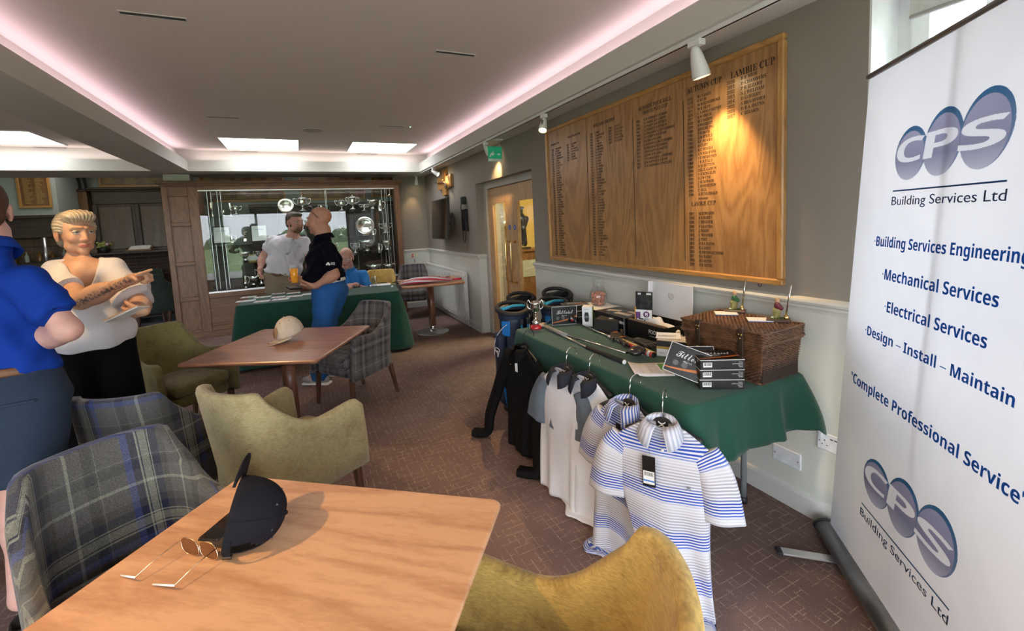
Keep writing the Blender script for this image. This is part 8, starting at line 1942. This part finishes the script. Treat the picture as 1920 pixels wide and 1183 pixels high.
    obj('shorts' if short else 'trousers', sdf_mesh('trousers', B, clothres, disp=lambda V: .005*noise3(V, 24, 13)+.003*np.sin(V[:, 2]*50+noise3(V, 12, 3)*4)), trou_m, t)
    if belt:
        P_ = [pel+ax*.068+fx*(half*.955*math.cos(a))+fy*(.135*tk*math.sin(a)+belly*.18*max(0, math.sin(a))) for a in np.linspace(0, 2*PI, 44)[:-1]]
        obj('belt', MB().tube([tuple(p) for p in P_], .017, 8, closed=True, flat=.35, up=tuple(ax)), belt, t)
        obj('buckle', MB().box(tuple(pel+ax*.068+fy*(.140*tk+belly*.18)), (.045, .012, .032), Matrix([list(r) for r in RB]), bev=.003), silver, t)
    for g, a in zip((1, -1), an): leather_shoe('shoe', t, (a-ff*-.03)*np.array([1, 1, 0]), math.atan2(ff[1], ff[0])-PI/2, shoe_m or blk, white if shoe_m else blk)
    if hair: 
        hp, dfn = hair(T, HR, s, hc); hm = mat('hair_%d' % int(hair_col[0]*1000), hair_col, .7, var=.3, scale=150); obj('hair', sdf_mesh('hair', hp, .004, disp=dfn), hm, t)
    if beard:
        E = lambda p, r, k=.02: ell(T(p), np.array(r)*s, HR, k)
        obj('beard', sdf_mesh('beard', [E((0, .036, -.078), (.052, .050, .040)), E((0, .070, -.092), (.034, .026, .028), .02)]+[E((g*.056, .02, -.045), (.014, .024, .035), .02) for g in (-1, 1)]+[cap(T((-.026, .088, -.054)), T((.026, .088, -.054)), .006*s), sub(ell(T((0, .100, -.067)), np.array((.020, .014, .010))*s, HR, .004)), sub(ell(T((0, .09, -.005)), np.array((.06, .06, .045))*s, HR, .01))], .004, disp=lambda V: .0018*noise3(V, 300, 3)), mat('beard_mat', beard, .8, var=.3, scale=200), t)
    return t, L, T, HR, R, RB
def short_hair(top=.0, thin=False):
    def f(T, R, s, hc):
        E = lambda p, r, k=.02: ell(T(p), np.array(r)*s, R, k)
        hp = [E((0, -.028, .040), (.079, .094, .084)), E((0, -.07, -.02), (.062, .038, .06), .03), E((0, .04, .090), (.055, .045, .024), .03)]
        hp += [sub(ell(T((0, .108, -.004)), np.array((.078, .062, .078))*s, R, .01)), sub(ell(T((0, .05, -.085)), np.array((.09, .085, .08))*s, R, .01))]
        return hp, (lambda V: .0022*noise3(V, 240, 5)+.001*noise3(V, 500, 6))
    return f
def fringe_hair(T, R, s, hc):
    E = lambda p, r, k=.02: ell(T(p), np.array(r)*s, R, k)
    hp = [E((0, -.030, .006), (.080, .088, .052)), E((0, -.075, -.02), (.058, .034, .05), .03), sub(ell(T((0, .09, .01)), np.array((.09, .095, .09))*s, R, .01)), sub(ell(T((0, -.01, .085)), np.array((.07, .085, .045))*s, R, .01)), sub(ell(T((0, .04, -.085)), np.array((.09, .085, .07))*s, R, .01))]
    return hp, (lambda V: .0018*noise3(V, 240, 5))
Z3 = np.array([0, 0, 1.])
# blue-shirted man, left foreground, back to the camera
z = 1.74; J = lambda x, y, zz=z: atc(x, y, zz)
fb = hf(math.radians(212)); kR, aR = J(38, 905, 1.73), J(46, 1118, 1.72)
kR = J(48, 900, 1.74); kL = J(-85, 885, 1.86); aL = J(-80, 1080, 1.9)
blue_m = mat('royal_blue_polo', (.004, .035, .28), .85, var=.04, bump=.3, bscale=900, dist=.0008, spec=.2); navy_s = mat('navy_chino', (.010, .022, .048), .85, var=.08, bump=.3, bscale=600)
pel = J(-8, 735, 1.76)
t, L, T, HR, R, RB = man('man in a royal blue polo and navy shorts seen from behind at the left edge', J(0, 800)[:2], dict(head=J(-42, 395), neck=J(-32, 452), pelvis=pel, shR=J(54, 530, 1.76), shL=J(-140, 520, 1.80), elR=J(126, 618, 1.80), wrR=J(40, 650, 1.96), elL=J(-190, 640, 1.95), wrL=J(-110, 650, 2.05)),
    fb, hf(math.radians(232)), Z3, 1.06, (.60, .33, .27), blue_m, navy_s, .006, .007, half=.195, hand_r=((hf(math.radians(230)))/1.0, (0, 0, 1), -FAn*-1, (.7, .7, .7, .7), 1.05), hand_l=(hf(math.radians(150)), (0, 0, 1), FAn, (.7, .7, .7, .7), 1.05),
    hair=short_hair(), hair_col=(.075, .028, .012), short=True, belt=mat('tan_belt', (.16, .07, .03), .5), sleeve_f=.66, shoe_m=mat('shoe_black', (.015, .014, .014), .5), knees=[kR, kL], ankles=[aR, aL], leg_r=1.12, face=False, hem_z=.045)
obj('back_pocket', MB().box(tuple(L['pelvis']+R[:, 0]*.085-R[:, 1]*.136-np.array([0, 0, .03])), (.12, .004, .012), Matrix([list(r) for r in R]), bev=.002), navy_s, t)
# man in navy polo with blue trousers
z = 4.45; J = lambda x, y, zz=z: atc(x, y, zz)
fb = hf(math.radians(-98)); fd = hf(math.radians(-78))+np.array([0, 0, -.06])
navy_p = mat('navy_polo', (.003, .0035, .009), .9, spec=.12); blue_t2 = mat('blue_trousers', (.008, .095, .32), .8, var=.06, bump=.2, bscale=500)
wl = J(575, 537, 4.25); wr = J(566, 524, 4.55)
t, L, T, HR, R, RB = man('bald man in a navy polo and bright blue trousers holding a pint of beer', J(610, 600)[:2], dict(head=J(598, 413), neck=J(606, 441), pelvis=J(619, 541), shR=J(592, 464, 4.62), shL=J(616, 465, 4.30), elR=J(590, 512, 4.62), wrR=wr, elL=J(627, 515, 4.22), wrL=J(592, 536, 4.20)),
    fb, fd, Z3, 1.13, (.50, .25, .17), navy_p, blue_t2, .0055, .008, belly=.09, half=.19, thick=1.12, hem_z=.055, hand_l=(-RAn*.95-Z3*.1, Z3*.5+FAn*.3, -FAn, (.6, .6, .7, .8), 1.05), hand_r=(-RAn*.9-Z3*.05, FAn*-.9, Z3, (.75, .75, .8, .85), 1.0), hair=None, hair_col=(.08, .06, .05),
    belt=mat('white_belt', (.72, .72, .72), .5), sleeve_f=.80, shoe_m=mat('shoe_grey', (.3, .3, .3), .6), knees=[J(612, 610, 4.6), J(606, 612, 4.35)], ankles=[J(612, 690, 4.7), J(600, 702, 4.45)], leg_r=1.16)
obj('sleeve_emblem', MB().sphere(L['shL']*.42+L['elL']*.58-FAn*.088, .012, 10, 6).sphere(L['shL']*.42+L['elL']*.58-FAn*.086-RAn*.014+Z3*-.01, .009, 10, 6).sphere(L['shL']*.42+L['elL']*.58-FAn*.086+RAn*.010-Z3*.012, .009, 10, 6), white_card, t, kind='stuff')
for k in range(3): obj('sleeve_lettering', MB().box(tuple(L['shL']*.42+L['elL']*.58-FAn*.088+RAn*.045+Z3*(.008-k*.010)), (.04, .002, .004), frame((0, 0, 0), RAn, FAn).to_3x3()), white_card, t)
ga = [T((g_*.078, y_, z_)) for g_, y_, z_ in ((-1, -.01, .03), (-1, .05, .09))]
gl = obj('head_sunglasses', MB().tube([T((-.079, -.012, .02)), T((-.080, .03, .07)), T((-.062, .058, .108))], .003, 6).tube([T((.079, -.012, .02)), T((.080, .03, .07)), T((.062, .058, .108))], .003, 6), cardk, t)
for g in (-1, 1): obj('lens', MB().sphere(T((g*.033, .060, .118)), .026*1.1, 14, 8, (1, .35, .7), Matrix([list(r) for r in HR])), mat('tv_screen', ()), gl)
# beer glass and the black wallet in his hands
hb = L['wrR']+np.array(t.location); bc = J(553, 531, 4.5)
tb = thing('beer_glass', 'pint glass of lager with a white head in the hand of the man in navy', 'glass', tuple(bc))
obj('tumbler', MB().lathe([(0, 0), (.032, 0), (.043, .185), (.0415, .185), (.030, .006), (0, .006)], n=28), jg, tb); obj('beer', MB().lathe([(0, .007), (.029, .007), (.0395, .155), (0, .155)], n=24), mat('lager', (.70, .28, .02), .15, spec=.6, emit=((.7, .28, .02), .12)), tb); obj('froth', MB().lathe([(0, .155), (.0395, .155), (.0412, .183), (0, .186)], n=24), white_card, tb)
wp_ = J(552, 540, 4.28); tb = thing('wallet', 'black wallet held by the man in navy above the desk', 'wallet', tuple(wp_), .6); obj('flap', MB().box((0, 0, 0), (.13, .085, .014), (.25, .1, 0), bev=.005), blk, tb); obj('coin_edge', MB().box((-.02, -.01, .010), (.10, .06, .006), (.25, .1, 0), bev=.002), mat('wallet_grey', (.12, .12, .12), .4), tb)
# man in white polo behind the desk
z = 5.98; J = lambda x, y, zz=z: atc(x, y, zz)
fb = hf(math.radians(38)); fd = hf(math.radians(60))+np.array([0, 0, -.08])
wpm = mat('white_polo', (.66, .65, .70), .8, var=.02, sheen=.1); kh = mat('khaki', (.25, .20, .13), .85, var=.06)
t, L, T, HR, R, RB = man('bearded man in a white polo and khaki trousers leaning in behind the desk', J(528, 560)[:2], dict(head=J(553, 417, 5.85), neck=J(549, 445, 5.93), pelvis=J(529, 520), shR=J(510, 450), shL=J(573, 453, 5.93), elR=J(492, 484), wrR=J(487, 507, 5.85), elL=J(583, 492, 5.85), wrL=J(578, 515, 5.75)),
    fb, fd, Z3+RAn*.10, 1.16, (.56, .30, .23), wpm, kh, .007, .010, belly=.04, half=.225, thick=.95, hem_z=.055, hand_r=(-Z3+RAn*.15, RAn*.8, -FAn, (1.2, 1.2, 1.25, 1.3), 1.15, .8), hand_l=(-Z3, -RAn, -FAn, (.6,)*4, 1.1), hair=short_hair(), hair_col=(.10, .075, .055), beard=(.16, .09, .05), belt=mat('brown_belt', (.12, .045, .02), .5), sleeve_f=.58, leg_r=1.15,
    knees=[J(515, 575, 5.98)*np.array([1, 1, 0])+Z3*.5, J(545, 575, 5.98)*np.array([1, 1, 0])+Z3*.5], ankles=[J(515, 575, 6.0)*np.array([1, 1, 0])+Z3*.1, J(545, 575, 6.0)*np.array([1, 1, 0])+Z3*.1])
obj('chest_emblem', MB().tube([L['shL']*.55+L['pelvis']*.35+HR[:, 1]*0+L['shR']*.10-FAn*.175+RAn*(.016*math.cos(a))+Z3*(.012*math.sin(2*a)) for a in np.linspace(0, 6, 18)], .0028, 5), mat('emblem_blue', (.08, .09, .16), .6), t)
# seated man
z = 6.25; J = lambda x, y, zz=z: atc(x, y, zz)
fb = hf(math.radians(5)); fd = hf(math.radians(8))+np.array([0, 0, -.28])
sky_p = mat('azure_polo', (.02, .20, .55), .8, var=.04, bump=.2, bscale=600)
px_ = J(662, 549, 6.35); pel = np.array([px_[0], px_[1], .56])
t, L, T, HR, R, RB = man('grey-haired man with glasses in a bright blue polo seated behind the desk', px_[:2], dict(head=J(649, 483, 6.1), neck=J(652, 501, 6.22), pelvis=pel, shR=J(636, 517), shL=J(682, 515), elR=J(633, 548, 6.1), wrR=J(646, 536, 5.95), elL=J(690, 547, 6.15), wrL=J(668, 534, 5.97)),
    fb, fd, Z3, 1.14, (.58, .32, .25), sky_p, mat('dark_trousers', (.02, .02, .025), .85), .007, .010, half=.20, hand_l=(-RAn+Z3*.1, -Z3, -FAn, (.6, .6, .7, .8), 1.1), hand_r=(RAn*.7-FAn*.5, -Z3, -FAn, (.5,)*4, 1.1), hair=fringe_hair, hair_col=(.33, .31, .30), sleeve_f=.72,
    knees=[pel+fb*.42+bodyR(fb)[:, 0]*.10+Z3*-.02, pel+fb*.42-bodyR(fb)[:, 0]*.10+Z3*-.02], ankles=[pel*np.array([1, 1, 0])+fb*.45+bodyR(fb)[:, 0]*.11+Z3*.10, pel*np.array([1, 1, 0])+fb*.45-bodyR(fb)[:, 0]*.11+Z3*.10], seated=True)
gl = obj('spectacles', MB(), silver, t); b = MB()
for g in (-1, 1):
    b.tube([T((g*.032+.019*math.cos(a), .100, .002+.013*math.sin(a))) for a in np.linspace(0, 2*PI, 20)[:-1]], .0030, 5, closed=True); b.tube([T((g*.051, .099, .006)), T((g*.078, .05, .008)), T((g*.080, .0, .004))], .0026, 5)
b.tube([T((-.013, .100, .006)), T((.013, .100, .006))], .0016, 5); gl.data = b.mesh('spectacles'); gl.data.materials.append(silver)
R2 = aim_z(L['wrL']-L['elL']); obj('wristwatch', MB().tube([L['wrL']*.88+L['elL']*.12+R2[:, 0]*.036*math.cos(a)+R2[:, 1]*.036*math.sin(a) for a in np.linspace(0, 2*PI, 24)[:-1]], .007, 6, closed=True), blk, t); obj('watch_dial', MB().sphere(L['wrL']*.88+L['elL']*.12-FAn*.038, .016, 12, 8, (1, 1, .5)), silver, t)
# distant drinkers at the bar: heads and shoulders glimpsed past the woman
for lab, px_, py_, zz, col, hc_, sk in (('person in black at the bar, face half hidden beside the blue shoulder', 66, 470, 8.6, (.01, .01, .012), (.03, .02, .02), (.34, .13, .08)), ('person in dark red at the bar behind the woman in white', 110, 462, 9.6, (.22, .01, .015), (.03, .02, .02), (.3, .14, .09))):
    J = lambda x, y, q=zz: atc(x, y, q)
    t = thing('person', lab, 'person', (*J(px_, py_)[:2], 0)); o = np.array(t.location); h = J(px_, py_)-o; top = h[2]
    fd = hf(math.radians(90)); HP, T, HR = head_prims(h, fd, Z3, 1.1, ear=1)
    R = bodyR(fd); P = HP+[cap(h-Z3*.08, h-Z3*.2, .055, .06, .03), ell(h-Z3*.42, (.19, .12, .25), R, .06), ell(h-Z3*.75, (.17, .12, .2), R, .06), cap(h-Z3*.27+R[:, 0]*.17, h-Z3*.5+R[:, 0]*.22, .055, .045, .03), cap(h-Z3*.27-R[:, 0]*.17, h-Z3*.5-R[:, 0]*.22, .055, .045, .03)]
    for g in (-1, 1): P += [cap(h*np.array([1, 1, 0])+Z3*(top-.85)+R[:, 0]*g*.09, h*np.array([1, 1, 0])+Z3*.5+R[:, 0]*g*.1, .09, .06, .04), cap(h*np.array([1, 1, 0])+Z3*.5+R[:, 0]*g*.1, h*np.array([1, 1, 0])+Z3*.06+R[:, 0]*g*.1, .06, .045, .03)]
    obj('body', sdf_mesh('body', P, .014, colfn=skin_col(sk)), skin_m, t)
    cm = mat('cloth_%d' % px_, col, .8); obj('top', sdf_mesh('top', [ell(h-Z3*.42, (.215, .14, .26), R, .06), ell(h-Z3*.75, (.19, .14, .22), R, .06), cap(h-Z3*.27+R[:, 0]*.17, h-Z3*.52+R[:, 0]*.22, .075, .07, .03), cap(h-Z3*.27-R[:, 0]*.17, h-Z3*.52-R[:, 0]*.22, .075, .07, .03)], .014), cm, t)
    tl_ = [cap(h*np.array([1, 1, 0])+Z3*(top-.85)+R[:, 0]*g*.09, h*np.array([1, 1, 0])+Z3*.08+R[:, 0]*g*.1, .11, .07, .04) for g in (-1, 1)]; obj('trousers', sdf_mesh('trousers', tl_, .016), mat('dark_trousers', ()), t)
    hp, df = short_hair()(T, HR, 1.1, h); obj('hair', sdf_mesh('hair', hp, .008), mat('hair_dark', (.02, .015, .012), .8), t)
bpy.context.view_layer.update()
